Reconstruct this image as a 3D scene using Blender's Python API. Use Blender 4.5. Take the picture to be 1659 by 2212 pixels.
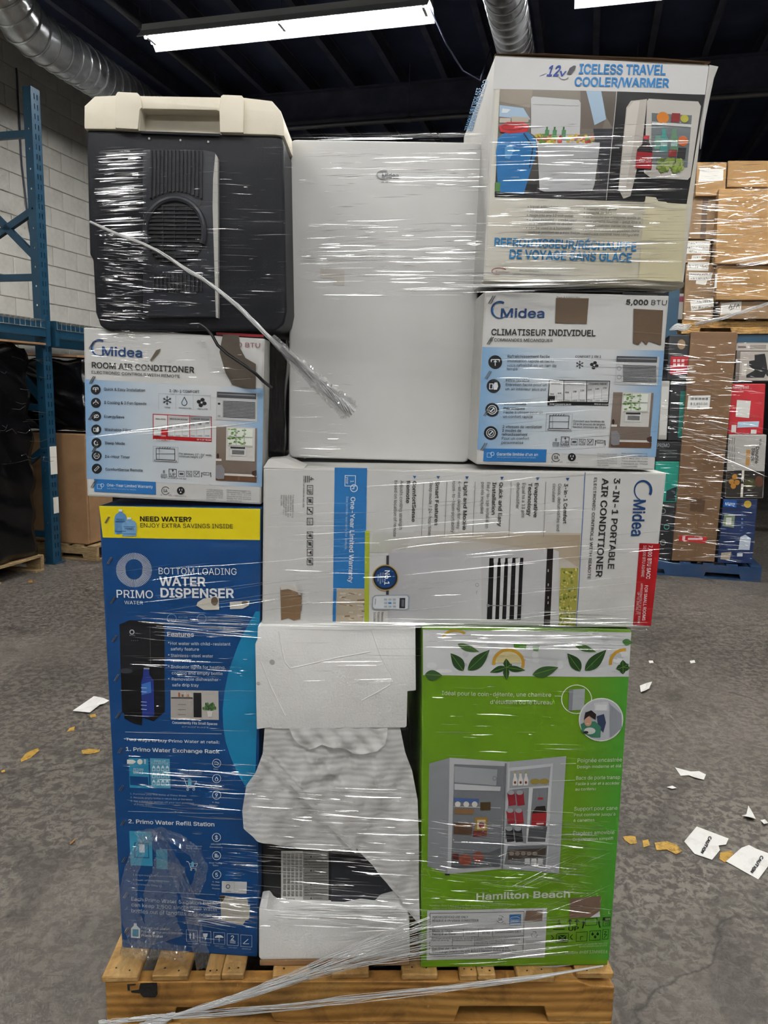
import bpy, bmesh, math, random, os
from mathutils import Vector, Matrix
from mathutils.geometry import tessellate_polygon, delaunay_2d_cdt
import numpy as np

random.seed(7)
SC = bpy.context.scene
COL = SC.collection
for o in list(bpy.data.objects):
    bpy.data.objects.remove(o, do_unlink=True)

# ------------------------------------------------------------------ camera
FPX, IW, IH = 1650.0, 1659.0, 2212.0          # focal length in pixels of the 1659 x 2212 frame
CAM_H, PITCH, ROLL = 1.52, math.radians(8.8), math.radians(1.1)
cf = Vector((0, math.cos(PITCH), -math.sin(PITCH)))
cr0 = Vector((1, 0, 0)); cu0 = cr0.cross(cf)
CR = cr0 * math.cos(ROLL) + cu0 * math.sin(ROLL)
CU = cu0 * math.cos(ROLL) - cr0 * math.sin(ROLL)
CF = cf
CAMP = Vector((0, 0, CAM_H))
cam = bpy.data.cameras.new('camera')
cam.sensor_fit = 'VERTICAL'; cam.sensor_height = 36.0
cam.lens = FPX / IH * 36.0
cam.clip_start = 0.05; cam.clip_end = 100
camo = bpy.data.objects.new('camera', cam); COL.objects.link(camo)
m = Matrix.Identity(4)
for i in range(3):
    m[i][0], m[i][1], m[i][2], m[i][3] = CR[i], CU[i], -CF[i], CAMP[i]
camo.matrix_world = m
SC.camera = camo

# ------------------------------------------------------------------ world, view, lamp power
wd = bpy.data.worlds.new('world'); SC.world = wd; wd.use_nodes = True
wd.node_tree.nodes['Background'].inputs[0].default_value = (0.75, 0.85, 1.0, 1)
wd.node_tree.nodes['Background'].inputs[1].default_value = 0.02
SC.view_settings.view_transform = 'Standard'; SC.view_settings.look = 'None'
SC.view_settings.gamma = 1.0; SC.view_settings.use_curve_mapping = False
SC.view_settings.exposure = 1.62
TUBE_POWER = 46.0            # emission of the fluorescent tubes
SC.cycles.transparent_max_bounces = 16
SC.cycles.use_light_tree = False
SC.cycles.use_adaptive_sampling = True
SC.cycles.adaptive_threshold = 0.08
SC.cycles.adaptive_min_samples = 16
SC.cycles.max_bounces = 4
SC.cycles.diffuse_bounces = 2
SC.cycles.glossy_bounces = 2
SC.cycles.transmission_bounces = 4
SC.cycles.sample_clamp_indirect = 6.0

# ------------------------------------------------------------------ small helpers
def ray(x, y):
    return CF + CR * ((x - IW / 2) / FPX) + CU * ((IH / 2 - y) / FPX)
BA = math.radians(14.5)                        # the building's axes are turned against the camera
BX = Vector((math.cos(BA), -math.sin(BA), 0)); BY = Vector((math.sin(BA), math.cos(BA), 0)); UP = Vector((0, 0, 1))
def B(u, v, z=0.0):
    return BX * u + BY * v + UP * z
def at_z(x, y, z=0.0):
    d = ray(x, y); return CAMP + d * ((z - CAM_H) / d.z)

def lin(c):
    return c / 12.92 if c <= 0.04045 else ((c + 0.055) / 1.055) ** 2.4
def C(h, a=1.0):
    if not isinstance(h, str): return h
    h = h.lstrip('#')
    if len(h) == 3: h = ''.join(c * 2 for c in h)
    return tuple(lin(int(h[i:i + 2], 16) / 255) for i in (0, 2, 4)) + (a,)
def mixc(a, b, t):
    a, b = C(a), C(b); return tuple(a[i] + (b[i] - a[i]) * t for i in range(4))

ROOTS = {}
def empty(name, loc, label=None, cat=None, group=None, kind=None):
    o = bpy.data.objects.new(name, None); o.empty_display_size = 0.1
    o.location = loc; COL.objects.link(o); tag(o, label, cat, group, kind); return o
def tag(o, label=None, cat=None, group=None, kind=None):
    if label: o['label'] = label
    if cat: o['category'] = cat
    if group: o['group'] = group
    if kind: o['kind'] = kind
    return o
def wloc(o):
    p = Vector((0, 0, 0))
    while o is not None:
        p = p + o.location; o = o.parent
    return p
def mk(name, verts, faces, mat, parent=None, smooth=False, cols=None, origin=None, label=None):
    """one mesh object from world coordinates"""
    if origin is None:
        if parent is not None: origin = wloc(parent)
        elif verts:
            n = len(verts)
            origin = Vector((sum(v[0] for v in verts) / n, sum(v[1] for v in verts) / n, min(v[2] for v in verts)))
        else: origin = Vector((0, 0, 0))
    me = bpy.data.meshes.new(name)
    me.from_pydata([(v[0] - origin[0], v[1] - origin[1], v[2] - origin[2]) for v in verts], [], faces)
    if cols is not None:
        ca = me.color_attributes.new('Col', 'FLOAT_COLOR', 'POINT')
        flat = []
        for c in cols: flat.extend(c)
        ca.data.foreach_set('color', flat)
    if smooth:
        me.polygons.foreach_set('use_smooth', [True] * len(me.polygons))
    me.update()
    if mat is not None: me.materials.append(mat)
    o = bpy.data.objects.new(name, me); COL.objects.link(o)
    if parent is not None:
        o.parent = parent; o.location = origin - wloc(parent)
    else: o.location = origin
    if label: o['label'] = label
    return o

class MB:
    """collects geometry in world coordinates"""
    def __init__(s): s.v = []; s.f = []
    def add(s, vs, fs):
        b = len(s.v); s.v += [Vector(p) for p in vs]; s.f += [tuple(b + i for i in q) for q in fs]; return s
    def hexa(s, p):      # 4 front (ccw from outside) + 4 back
        return s.add(p, [(0, 1, 2, 3), (7, 6, 5, 4), (0, 4, 5, 1), (1, 5, 6, 2), (2, 6, 7, 3), (3, 7, 4, 0)])
    def box(s, o, ax, ay, az, a, b):
        """box from a=(x0,y0,z0) to b in the frame (o, ax, ay, az)"""
        P = lambda x, y, z: o + ax * x + ay * y + az * z
        x0, y0, z0 = a; x1, y1, z1 = b
        return s.hexa([P(x0, y0, z0), P(x1, y0, z0), P(x1, y0, z1), P(x0, y0, z1), P(x0, y1, z0), P(x1, y1, z0), P(x1, y1, z1), P(x0, y1, z1)])
    def tube(s, pts, r, n=8, cap=True, flat=1.0):
        pts = [Vector(p) for p in pts]; rings = []
        rr = r if isinstance(r, (list, tuple)) else [r] * len(pts)
        up = None
        for i, p in enumerate(pts):
            t = (pts[min(i + 1, len(pts) - 1)] - pts[max(i - 1, 0)]).normalized()
            if up is None:
                up = Vector((0, 0, 1)) if abs(t.z) < 0.9 else Vector((1, 0, 0))
            a = t.cross(up).normalized(); up = a.cross(t).normalized()
            rings.append([p + (a * math.cos(2 * math.pi * k / n) + up * (flat * math.sin(2 * math.pi * k / n))) * rr[i] for k in range(n)])
        vs = [q for g in rings for q in g]; fs = []
        for i in range(len(rings) - 1):
            for k in range(n):
                fs.append((i * n + k, i * n + (k + 1) % n, (i + 1) * n + (k + 1) % n, (i + 1) * n + k))
        if cap:
            fs.append(tuple(range(n - 1, -1, -1))); b = (len(rings) - 1) * n; fs.append(tuple(b + k for k in range(n)))
        return s.add(vs, fs)
    def prism(s, poly, d):
        """polygon (world points) pushed by vector d"""
        n = len(poly); vs = [Vector(p) for p in poly] + [Vector(p) + d for p in poly]
        fs = [tuple(range(n)), tuple(range(2 * n - 1, n - 1, -1))]
        for i in range(n): fs.append((i, i + n, (i + 1) % n + n, (i + 1) % n))
        return s.add(vs, fs)
    def build(s, name, mat, parent=None, smooth=False, bevel=0, seg=2, origin=None, label=None):
        o = mk(name, s.v, s.f, mat, parent, False, None, origin, label)
        bm = bmesh.new(); bm.from_mesh(o.data)
        bmesh.ops.recalc_face_normals(bm, faces=bm.faces)
        if bevel:
            es = [e for e in bm.edges if len(e.link_faces) == 2 and e.calc_face_angle(0) > 0.5]
            bmesh.ops.bevel(bm, geom=es, offset=bevel, segments=seg, profile=0.6, affect='EDGES', clamp_overlap=True)
        bm.to_mesh(o.data); bm.free()
        if smooth:
            o.data.polygons.foreach_set('use_smooth', [True] * len(o.data.polygons))
            try: o.data.set_sharp_from_angle(angle=math.radians(40))
            except Exception: pass
        return o

# ------------------------------------------------------------------ materials
MATS = {}
def nt(name):
    m = bpy.data.materials.new(name); m.use_nodes = True
    t = m.node_tree; t.nodes.clear()
    out = t.nodes.new('ShaderNodeOutputMaterial'); return m, t, out
def node(t, ty, **kw):
    n = t.nodes.new(ty)
    for k, v in kw.items():
        if k == 'inp':
            for i, x in v.items(): n.inputs[i].default_value = x
        else: setattr(n, k, v)
    return n
def ramp(t, src, stops):
    r = t.nodes.new('ShaderNodeValToRGB'); t.links.new(src, r.inputs[0])
    e = r.color_ramp.elements
    while len(e) < len(stops): e.new(0.5)
    for i, (p, c) in enumerate(stops): e[i].position = p; e[i].color = C(c)
    return r
def coords(t, scale=(1, 1, 1), rot=(0, 0, 0), kind='Object'):
    tc = t.nodes.new('ShaderNodeTexCoord'); mp = t.nodes.new('ShaderNodeMapping')
    mp.inputs['Scale'].default_value = scale; mp.inputs['Rotation'].default_value = rot
    t.links.new(tc.outputs[kind], mp.inputs[0]); return mp.outputs[0]
def pmat(name, c, rough=0.5, metal=0.0, spec=0.5, var=0.08, vscale=(6, 6, 6), bump=0.0, bscale=(60, 60, 60), dirt=None, dscale=3.0, damt=0.5, coat=0.0):
    """principled material: colour with mottling, optional dirt stains and fine relief"""
    if name in MATS: return MATS[name]
    m, t, out = nt(name); L = t.links.new
    p = node(t, 'ShaderNodeBsdfPrincipled'); L(p.outputs[0], out.inputs[0])
    p.inputs['Roughness'].default_value = rough; p.inputs['Metallic'].default_value = metal
    p.inputs['Specular IOR Level'].default_value = spec; p.inputs['Coat Weight'].default_value = coat
    c = C(c)
    n = node(t, 'ShaderNodeTexNoise', inp={'Scale': 1.0, 'Detail': 3.0, 'Roughness': 0.6}); L(coords(t, vscale), n.inputs['Vector'])
    lo = tuple(max(0, x * (1 - var)) for x in c[:3]) + (1,); hi = tuple(min(1, x * (1 + var)) for x in c[:3]) + (1,)
    r = ramp(t, n.outputs[0], [(0.3, lo), (0.7, hi)]); colour = r.outputs[0]
    if dirt:
        n2 = node(t, 'ShaderNodeTexNoise', inp={'Scale': dscale, 'Detail': 4.0, 'Roughness': 0.7}); L(coords(t), n2.inputs['Vector'])
        r2 = ramp(t, n2.outputs[0], [(0.48, (0, 0, 0, 1)), (0.72, (damt, damt, damt, 1))])
        mx = node(t, 'ShaderNodeMixRGB'); L(r2.outputs[0], mx.inputs[0]); L(colour, mx.inputs[1]); mx.inputs[2].default_value = C(dirt); colour = mx.outputs[0]
    L(colour, p.inputs['Base Color'])
    if bump:
        n3 = node(t, 'ShaderNodeTexNoise', inp={'Scale': 1.0, 'Detail': 2.0}); L(coords(t, bscale), n3.inputs['Vector'])
        b = node(t, 'ShaderNodeBump', inp={'Strength': bump, 'Distance': 0.01}); L(n3.outputs[0], b.inputs['Height']); L(b.outputs[0], p.inputs['Normal'])
    MATS[name] = m; return m

def print_mat(name='printed_ink', rough=0.42, spec=0.35):
    """flat print: ink colours sit in the colour attribute of the printed shapes"""
    if name in MATS: return MATS[name]
    m, t, out = nt(name); L = t.links.new
    p = node(t, 'ShaderNodeBsdfPrincipled', inp={'Roughness': rough, 'Specular IOR Level': spec}); L(p.outputs[0], out.inputs[0])
    a = node(t, 'ShaderNodeVertexColor', layer_name='Col')
    n = node(t, 'ShaderNodeTexNoise', inp={'Scale': 14.0, 'Detail': 4.0}); L(coords(t), n.inputs['Vector'])
    r = ramp(t, n.outputs[0], [(0.25, (0.93, 0.93, 0.93, 1)), (0.75, (1, 1, 1, 1))])
    mx = node(t, 'ShaderNodeMixRGB', blend_type='MULTIPLY', inp={0: 1.0}); L(a.outputs[0], mx.inputs[1]); L(r.outputs[0], mx.inputs[2])
    L(mx.outputs[0], p.inputs['Base Color'])
    MATS[name] = m; return m

# ------------------------------------------------------------------ lettering
FONT = None
try:
    fp = os.path.join(bpy.utils.resource_path('LOCAL'), 'datafiles', 'fonts', 'Inter.woff2')
    FONT = bpy.data.fonts.load(fp)
except Exception:
    FONT = None
TXT = {}
def glyphs(s, bold, res):
    k = (s, bold, res)
    if k in TXT: return TXT[k]
    cu = bpy.data.curves.new('t', 'FONT'); cu.body = s; cu.size = 1.0; cu.resolution_u = res
    if FONT: cu.font = FONT
    cu.fill_mode = 'NONE'
    ob = bpy.data.objects.new('t', cu)
    me = bpy.data.meshes.new_from_object(ob)
    co = [Vector((v.co.x, v.co.y)) for v in me.vertices]; ed = [tuple(e.vertices) for e in me.edges]
    bpy.data.objects.remove(ob); bpy.data.meshes.remove(me); bpy.data.curves.remove(cu)
    if not co: TXT[k] = ([], [], 0, 1); return TXT[k]
    # directed outlines; heavier weights push the outline outwards
    nb = {}
    for a, b in ed: nb.setdefault(a, []).append(b); nb.setdefault(b, []).append(a)
    seen = set(); ed = []; loops = []
    for i in range(len(co)):
        if i in seen or i not in nb: continue
        lp = [i]; seen.add(i); cur = i + 1 if i + 1 in nb[i] else nb[i][0]
        while cur not in seen:
            lp.append(cur); seen.add(cur); cur = next((q for q in nb[cur] if q not in seen), i)
        loops.append(lp); ed += [(lp[q - 1], lp[q]) for q in range(len(lp))]
    if bold:
        sg = sum(co[a].x * co[b].y - co[b].x * co[a].y for a, b in ed); sg = 1 if sg > 0 else -1; new = list(co)
        for lp in loops:
            for q in range(len(lp)):
                a, c0, b = co[lp[q - 1]], co[lp[q]], co[lp[(q + 1) % len(lp)]]
                d1 = (c0 - a); d2 = (b - c0)
                if d1.length < 1e-7 or d2.length < 1e-7: continue
                n1 = Vector((d1.y, -d1.x)).normalized() * sg; n2 = Vector((d2.y, -d2.x)).normalized() * sg; nn = n1 + n2
                if nn.length < .3: nn = n1
                nn.normalize(); new[lp[q]] = c0 + nn * (bold / max(.6, nn.dot(n1)))
        co = new
    # outlines -> triangles; what lies inside is told by the winding number
    cv, _, cfc, _, _, _ = delaunay_2d_cdt(co, ed, [], 0, 1e-6)
    V = np.array([(v[0], v[1]) for v in cv]); T = np.array([f for f in cfc if len(f) == 3], dtype=int)
    G = V[T].mean(axis=1); A = np.array([co[e[0]] for e in ed]); Bq = np.array([co[e[1]] for e in ed])
    keep = np.zeros(len(T), dtype=int)
    for q0 in range(0, len(G), 400):
        gx = G[q0:q0 + 400, 0][:, None]; gy = G[q0:q0 + 400, 1][:, None]
        cr = (Bq[:, 0] - A[:, 0]) * (gy - A[:, 1]) - (gx - A[:, 0]) * (Bq[:, 1] - A[:, 1])
        keep[q0:q0 + 400] = (((A[:, 1] <= gy) & (Bq[:, 1] > gy) & (cr > 0)).sum(1) - ((A[:, 1] > gy) & (Bq[:, 1] <= gy) & (cr < 0)).sum(1))
    vs = [(v[0], v[1]) for v in cv]; fs = [tuple(int(x) for x in t) for t, w_ in zip(T, keep) if w_ != 0]
    x0 = min((v[0] for v in vs), default=0); x1 = max((v[0] for v in vs), default=1)
    TXT[k] = (vs, fs, x0, x1); return TXT[k]
CAP = max(v[1] for v in glyphs('H', 0, 3)[0])      # cap height of the typeface at size 1

class Face:
    """a flat side of a thing: a vertical plane through p along direction e (unit, to the right seen from the camera).
    Print is given in photograph pixels (or in the pixels of an enlarged crop, see zoom) and laid onto the plane."""
    def __init__(s, p, yaw=None, e=None, lean=0.0):
        s.p = Vector(p)
        s.e = Vector(e).normalized() if e is not None else Vector((math.cos(math.radians(yaw)), math.sin(math.radians(yaw)), 0))
        s.up = Vector((0, 0, 1))
        s.n = s.up.cross(s.e) * -1.0
        s.n = Vector((s.e.y, -s.e.x, 0)).normalized()      # towards the camera
        if lean:
            s.n = (s.n + UP * lean).normalized(); s.up = (UP - s.n * UP.dot(s.n)).normalized()
        s.ox = s.oy = 0.0; s.k = 1.0
        s.slope = lambda x, y: 0.02
        s.leanf = lambda x, y: 0.0
        s.amp = 0.0; s.bnd = None; s.parent = None; s.reset()
    def zoom(s, ox=0, oy=0, k=1.0): s.ox, s.oy, s.k = ox, oy, k; return s
    def px(s, x, y): return s.ox + x * s.k, s.oy + y * s.k
    def hit(s, X, Y):
        d = ray(X, Y); return CAMP + d * ((s.p - CAMP).dot(s.n) / d.dot(s.n))
    def st(s, P): d = P - s.p; return d.dot(s.e), d.dot(s.up)
    def bulge(s, P):
        if not s.amp or not s.bnd: return 0.0
        a, b = s.st(P); a0, a1, b0, b1 = s.bnd
        w = 1.0
        for q in (a - a0, a1 - a, b - b0, b1 - b):
            q = max(0, min(1, q / .11)); w *= q * q * (3 - 2 * q)
        k = s.seed
        return s.amp * w * (1.1 + .5 * math.sin(9 * a + k) * math.sin(7 * b + 2 * k) + .3 * math.sin(23 * a + 11 * b + 3 * k) + .22 * math.sin(31 * b - 8 * a + k))
    def w(s, X, Y, off=0.0):
        P = s.hit(X, Y); return P + s.n * (off + s.bulge(P))
    def pt(s, x, y, off=0.0): return s.w(*s.px(x, y), off)
    # -- print shapes
    def reset(s): s.V = []; s.Fc = []; s.Cc = []
    def _add(s, pts, fs, cols, layer):
        b = len(s.V); off = 0.0007 + 0.0004 * layer
        for q in pts: s.V.append(s.w(q[0], q[1], off))
        s.Fc += [tuple(b + i for i in f) for f in fs]; s.Cc += cols
    def poly(s, pts, c, layer=1):
        P = [s.px(*q) for q in pts]; xs = [p[0] for p in P]; ys = [p[1] for p in P]
        if max(max(xs) - min(xs), max(ys) - min(ys)) < 34 or not s.amp:
            s._add(P, [tuple(range(len(P)))], [C(c)] * len(P), layer); return
        tri = [tuple(t) for t in tessellate_polygon([[Vector((p[0], p[1], 0)) for p in P]])]
        for _ in range(4):                     # large fields follow the unevenness of the board
            if not tri or max(math.dist(P[t[i]], P[t[i - 1]]) for t in tri for i in range(3)) < 30: break
            mid = {}; nt_ = []
            def M(i, j):
                k = (min(i, j), max(i, j))
                if k not in mid: P.append(((P[i][0] + P[j][0]) / 2, (P[i][1] + P[j][1]) / 2)); mid[k] = len(P) - 1
                return mid[k]
            for a, b, d in tri:
                ab, bd, da = M(a, b), M(b, d), M(d, a); nt_ += [(a, ab, da), (ab, b, bd), (da, bd, d), (ab, bd, da)]
            tri = nt_
        s._add(P, tri, [C(c)] * len(P), layer)
    def quad(s, a, b, c_, d, c, layer=1, n=None, c2=None, c3=None, c4=None):
        """a top left, b top right, c_ bottom right, d bottom left; c..c4 colours in the same order"""
        ca = C(c); cb = C(c2) if c2 else ca; cc = C(c3) if c3 else (cb if c2 else ca); cd = C(c4) if c4 else ca
        L = max(math.dist(a, b), math.dist(c_, d)) * s.k; H = max(math.dist(a, d), math.dist(b, c_)) * s.k
        nx = max(1, int(L / 25)); ny = max(1, int(H / 25)); pts = []; cols = []; fs = []
        for j in range(ny + 1):
            v = j / ny
            for i in range(nx + 1):
                u = i / nx
                x = (a[0] * (1 - u) + b[0] * u) * (1 - v) + (d[0] * (1 - u) + c_[0] * u) * v
                y = (a[1] * (1 - u) + b[1] * u) * (1 - v) + (d[1] * (1 - u) + c_[1] * u) * v
                pts.append(s.px(x, y))
                cols.append(tuple((ca[k] * (1 - u) + cb[k] * u) * (1 - v) + (cd[k] * (1 - u) + cc[k] * u) * v for k in range(4)))
        for j in range(ny):
            for i in range(nx):
                q = j * (nx + 1) + i; fs.append((q, q + 1, q + nx + 2, q + nx + 1))
        s._add(pts, fs, cols, layer)
    def rect(s, x0, y0, x1, y1, c, layer=1, **k):
        """upright rectangle that follows the slope and lean of the printed face"""
        X, Y = s.px((x0 + x1) / 2, (y0 + y1) / 2); m = s.slope(X, Y); l = s.leanf(X, Y)
        cx = (x0 + x1) / 2; cy = (y0 + y1) / 2
        f = lambda x, y: (x + l * (y - cy), y + m * (x - cx))
        s.quad(f(x0, y0), f(x1, y0), f(x1, y1), f(x0, y1), c, layer, **k)
    def frame(s, x0, y0, x1, y1, wd, c, layer=2):
        s.rect(x0, y0, x1, y0 + wd, c, layer); s.rect(x0, y1 - wd, x1, y1, c, layer)
        for a, b in ((x0, x0 + wd), (x1 - wd, x1)):
            s.quad(*[s.skew(x, y, x0, y0, x1, y1) for x, y in ((a, y0), (b, y0), (b, y1), (a, y1))], c, layer)
    def skew(s, x, y, x0, y0, x1, y1):
        cx = (x0 + x1) / 2; cy = (y0 + y1) / 2; X, Y = s.px(cx, cy)
        return x + s.leanf(X, Y) * (y - cy), y + s.slope(X, Y) * (x - cx)
    def ell(s, cx, cy, rx, ry, c, layer=2, n=24, a0=0.0, a1=2 * math.pi):
        s.poly([(cx + rx * math.cos(a0 + (a1 - a0) * i / n), cy + ry * math.sin(a0 + (a1 - a0) * i / n)) for i in range(n + (0 if a1 - a0 > 6.2 else 1))], c, layer)
    def ring(s, cx, cy, rx, ry, wd, c, layer=2, n=28, a0=0.0, a1=2 * math.pi, w1=None):
        pts = []; fs = []
        for i in range(n + 1):
            a = a0 + (a1 - a0) * i / n; ww = wd if w1 is None else wd + (w1 - wd) * i / n
            for k in (0, 1):
                pts.append(s.px(cx + (rx - k * ww) * math.cos(a), cy + (ry - k * ww) * math.sin(a)))
        for i in range(n): fs.append((2 * i, 2 * i + 2, 2 * i + 3, 2 * i + 1))
        s._add(pts, fs, [C(c)] * len(pts), layer)
    def line(s, x0, y0, x1, y1, wd, c, layer=2):
        d = math.hypot(x1 - x0, y1 - y0) or 1; nx = -(y1 - y0) / d * wd / 2; ny = (x1 - x0) / d * wd / 2
        s.quad((x0 - nx, y0 - ny), (x1 - nx, y1 - ny), (x1 + nx, y1 + ny), (x0 + nx, y0 + ny), c, layer)
    def path(s, pts, wd, c, layer=2):
        for a, b in zip(pts[:-1], pts[1:]): s.line(a[0], a[1], b[0], b[1], wd, c, layer)
    def text(s, x, y, t, h, c='#222222', w=None, b=0, layer=3, slope=None, down=False, lean=None, it=0.0):
        """lettering: baseline start (x, y), cap height h, optional width w; down=True reads from top to bottom"""
        hp = h * s.k; res = 3 if hp > 25 else (2 if hp > 9 else 1)
        if hp < 7 and b: b = 1
        vs, fs, x0, x1 = glyphs(t, (0, 0.007, 0.014, 0.022)[b] if b in (0, 1, 2, 3) else b, res)
        X, Y = s.px(x, y); m = s.slope(X, Y) if slope is None else slope; l = s.leanf(X, Y) if lean is None else lean
        sy = h / CAP; sx = (w / (x1 - x0)) if w else sy
        pts = []
        for gx, gy in vs:
            a = (gx - x0) * sx; u = gy * sy
            if down: qx, qy = x + u + l * a, y + a + m * u
            else: qx, qy = x + a - l * u + it * u, y - u + m * a
            pts.append(s.px(qx, qy))
        s._add(pts, fs, [C(c)] * len(pts), layer)
    def out(s, name, label=None, mat=None, parent=None):
        """closes the shapes collected so far into one printed part"""
        if not s.V: return None
        o = mk(name, s.V, s.Fc, mat or print_mat(), parent or s.parent, cols=s.Cc, label=label)
        s.reset(); return o
# ================================================================== THE HALL
def floor_mat():
    m, t, out = nt('worn_concrete'); L = t.links.new
    p = node(t, 'ShaderNodeBsdfPrincipled', inp={'Specular IOR Level': 0.35}); L(p.outputs[0], out.inputs[0])
    co = coords(t)
    def noise(sc, det, rough, dist=0.0, vec=None):
        n = node(t, 'ShaderNodeTexNoise', inp={'Scale': sc, 'Detail': det, 'Roughness': rough, 'Distortion': dist}); L(vec or co, n.inputs['Vector']); return n.outputs[0]
    def mixin(a, fac, colour, ty='MIX'):
        mx = node(t, 'ShaderNodeMixRGB', blend_type=ty); L(fac, mx.inputs[0]); L(a, mx.inputs[1]); mx.inputs[2].default_value = C(colour); return mx.outputs[0]
    base = ramp(t, noise(0.9, 6, 0.62), [(0.25, '#4d4842'), (0.5, '#605a53'), (0.78, '#746e66')]).outputs[0]
    # dark film worn off in flakes, in patches
    flake = noise(30, 8, 0.72, 0.5)
    patch = ramp(t, noise(0.55, 3, 0.5, 0.3), [(0.34, (.2, .2, .2, 1)), (0.56, (1, 1, 1, 1))]).outputs[0]
    fl = ramp(t, flake, [(0.46, (0, 0, 0, 1)), (0.53, (1, 1, 1, 1))]).outputs[0]
    mu = node(t, 'ShaderNodeMath', operation='MULTIPLY'); L(fl, mu.inputs[0]); L(patch, mu.inputs[1])
    mu2 = node(t, 'ShaderNodeMath', operation='MULTIPLY', inp={1: 0.72}); L(mu.outputs[0], mu2.inputs[0])
    base = mixin(base, mu2.outputs[0], '#2f2c28')
    big = ramp(t, noise(2.3, 5, 0.6, 1.2), [(0.56, (0, 0, 0, 1)), (0.64, (.55, .55, .55, 1))]).outputs[0]
    base = mixin(base, big, '#38342f')
    # pale dust, scuffs along the driving lanes
    sc = ramp(t, noise(1.0, 6, 0.7, 0.5, coords(t, (16, 1.6, 1), (0, 0, 0.9))), [(0.6, (0, 0, 0, 1)), (0.72, (.4, .4, .4, 1))]).outputs[0]
    base = mixin(base, sc, '#857f76')
    sc2 = ramp(t, noise(1.0, 4, 0.6, 0.4, coords(t, (3, 45, 1), (0, 0, 0.35))), [(0.66, (0, 0, 0, 1)), (0.72, (.55, .55, .55, 1))]).outputs[0]
    base = mixin(base, sc2, '#332f2b')
    spk = ramp(t, noise(75, 3, 0.7), [(0.66, (0, 0, 0, 1)), (0.7, (.6, .6, .6, 1))]).outputs[0]
    base = mixin(base, spk, '#2c2926')
    # cracks
    vo = node(t, 'ShaderNodeTexVoronoi', feature='DISTANCE_TO_EDGE', inp={'Scale': 0.55})
    dn = node(t, 'ShaderNodeTexNoise', inp={'Scale': 3.0, 'Detail': 6.0}); L(co, dn.inputs['Vector'])
    va = node(t, 'ShaderNodeVectorMath', operation='MULTIPLY_ADD', inp={1: (0.35, 0.35, 0)}); L(dn.outputs['Color'], va.inputs[0]); L(co, va.inputs[2])
    L(va.outputs[0], vo.inputs['Vector'])
    cr = ramp(t, vo.outputs['Distance'], [(0.0, (.75, .75, .75, 1)), (0.0028, (0, 0, 0, 1))]).outputs[0]
    base = mixin(base, cr, '#26221f')
    L(base, p.inputs['Base Color'])
    rr = ramp(t, flake, [(0.3, (.4, .4, .4, 1)), (0.7, (.68, .68, .68, 1))]); L(rr.outputs[0], p.inputs['Roughness'])
    b = node(t, 'ShaderNodeBump', inp={'Strength': 0.35, 'Distance': 0.006}); L(flake, b.inputs['Height']); L(b.outputs[0], p.inputs['Normal'])
    return m
def plane(name, pts, mat, kind='structure'):
    o = mk(name, pts, [tuple(range(len(pts)))], mat); o['kind'] = kind; return o
U0, U1, V0, V1, ZC = -5.6, 9.0, -12.0, 17.0, 5.05
fl = MB().box(Vector(), BX, BY, UP, (U0 - .3, V0 - .3, -0.2), (U1 + .3, V1 + .3, 0.0)).build('floor', floor_mat()); fl['kind'] = 'structure'

# painted block wall: the blocks in view are pieces, the rest is a plain wall behind them
M_BLOCK = pmat('painted_block', '#e4e2da', 0.75, var=0.06, vscale=(2.5, 2.5, 2.5), bump=0.35, bscale=(90, 90, 90), dirt='#b3aea3', dscale=2.2, damt=0.5)
M_MORTAR = pmat('painted_mortar', '#c0bdb4', 0.85, var=0.1, bump=0.3)
t_ = M_MORTAR.node_tree; L_ = t_.links.new; pb = next(n for n in t_.nodes if n.type == 'BSDF_PRINCIPLED')
tc_ = node(t_, 'ShaderNodeTexCoord'); dx_ = node(t_, 'ShaderNodeVectorMath', operation='DOT_PRODUCT', inp={1: tuple(BY)}); dz_ = node(t_, 'ShaderNodeVectorMath', operation='DOT_PRODUCT', inp={1: (0, 0, 1)}); cx_ = node(t_, 'ShaderNodeCombineXYZ')
L_(tc_.outputs['Object'], dx_.inputs[0]); L_(tc_.outputs['Object'], dz_.inputs[0]); L_(dx_.outputs['Value'], cx_.inputs[0]); L_(dz_.outputs['Value'], cx_.inputs[1])
br_ = node(t_, 'ShaderNodeTexBrick', inp={'Color1': C('#e4e2da'), 'Color2': C('#dcdad1'), 'Mortar': C('#c0bdb4'), 'Scale': 1.0, 'Mortar Size': .0045, 'Brick Width': .4, 'Row Height': .2}); L_(cx_.outputs[0], br_.inputs['Vector']); L_(br_.outputs[0], pb.inputs['Base Color'])
wl = MB().box(Vector(), BX, BY, UP, (U0 - .3, V0, 0), (U0, V1, ZC)).build('wall_left', M_MORTAR); wl['kind'] = 'structure'
bw, bh, mj = 0.4, 0.2, 0.007
blk = None
for r in range(25):
    for c in range(11):
        v = 5.3 + c * bw + (bw / 2 if r % 2 else 0); z = r * bh
        if blk is None:
            q = MB().box(B(U0, v, z), BX, BY, UP, (0, mj / 2, mj / 2), (0.012, bw - mj / 2, bh - mj / 2))
            blk = q.build('block', M_BLOCK, wl, bevel=0.004, seg=1, origin=B(U0, v, z)); continue
        o = blk.copy(); COL.objects.link(o); o.parent = wl
        o.location = B(U0 + random.uniform(-.002, .001), v, z) - wl.location
M_DARKWALL = pmat('unlit_dark_wall', '#23252c', 0.8, var=0.2, vscale=(1, 1, 1))  # darkness of the unlit far hall put into the wall colour
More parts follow.
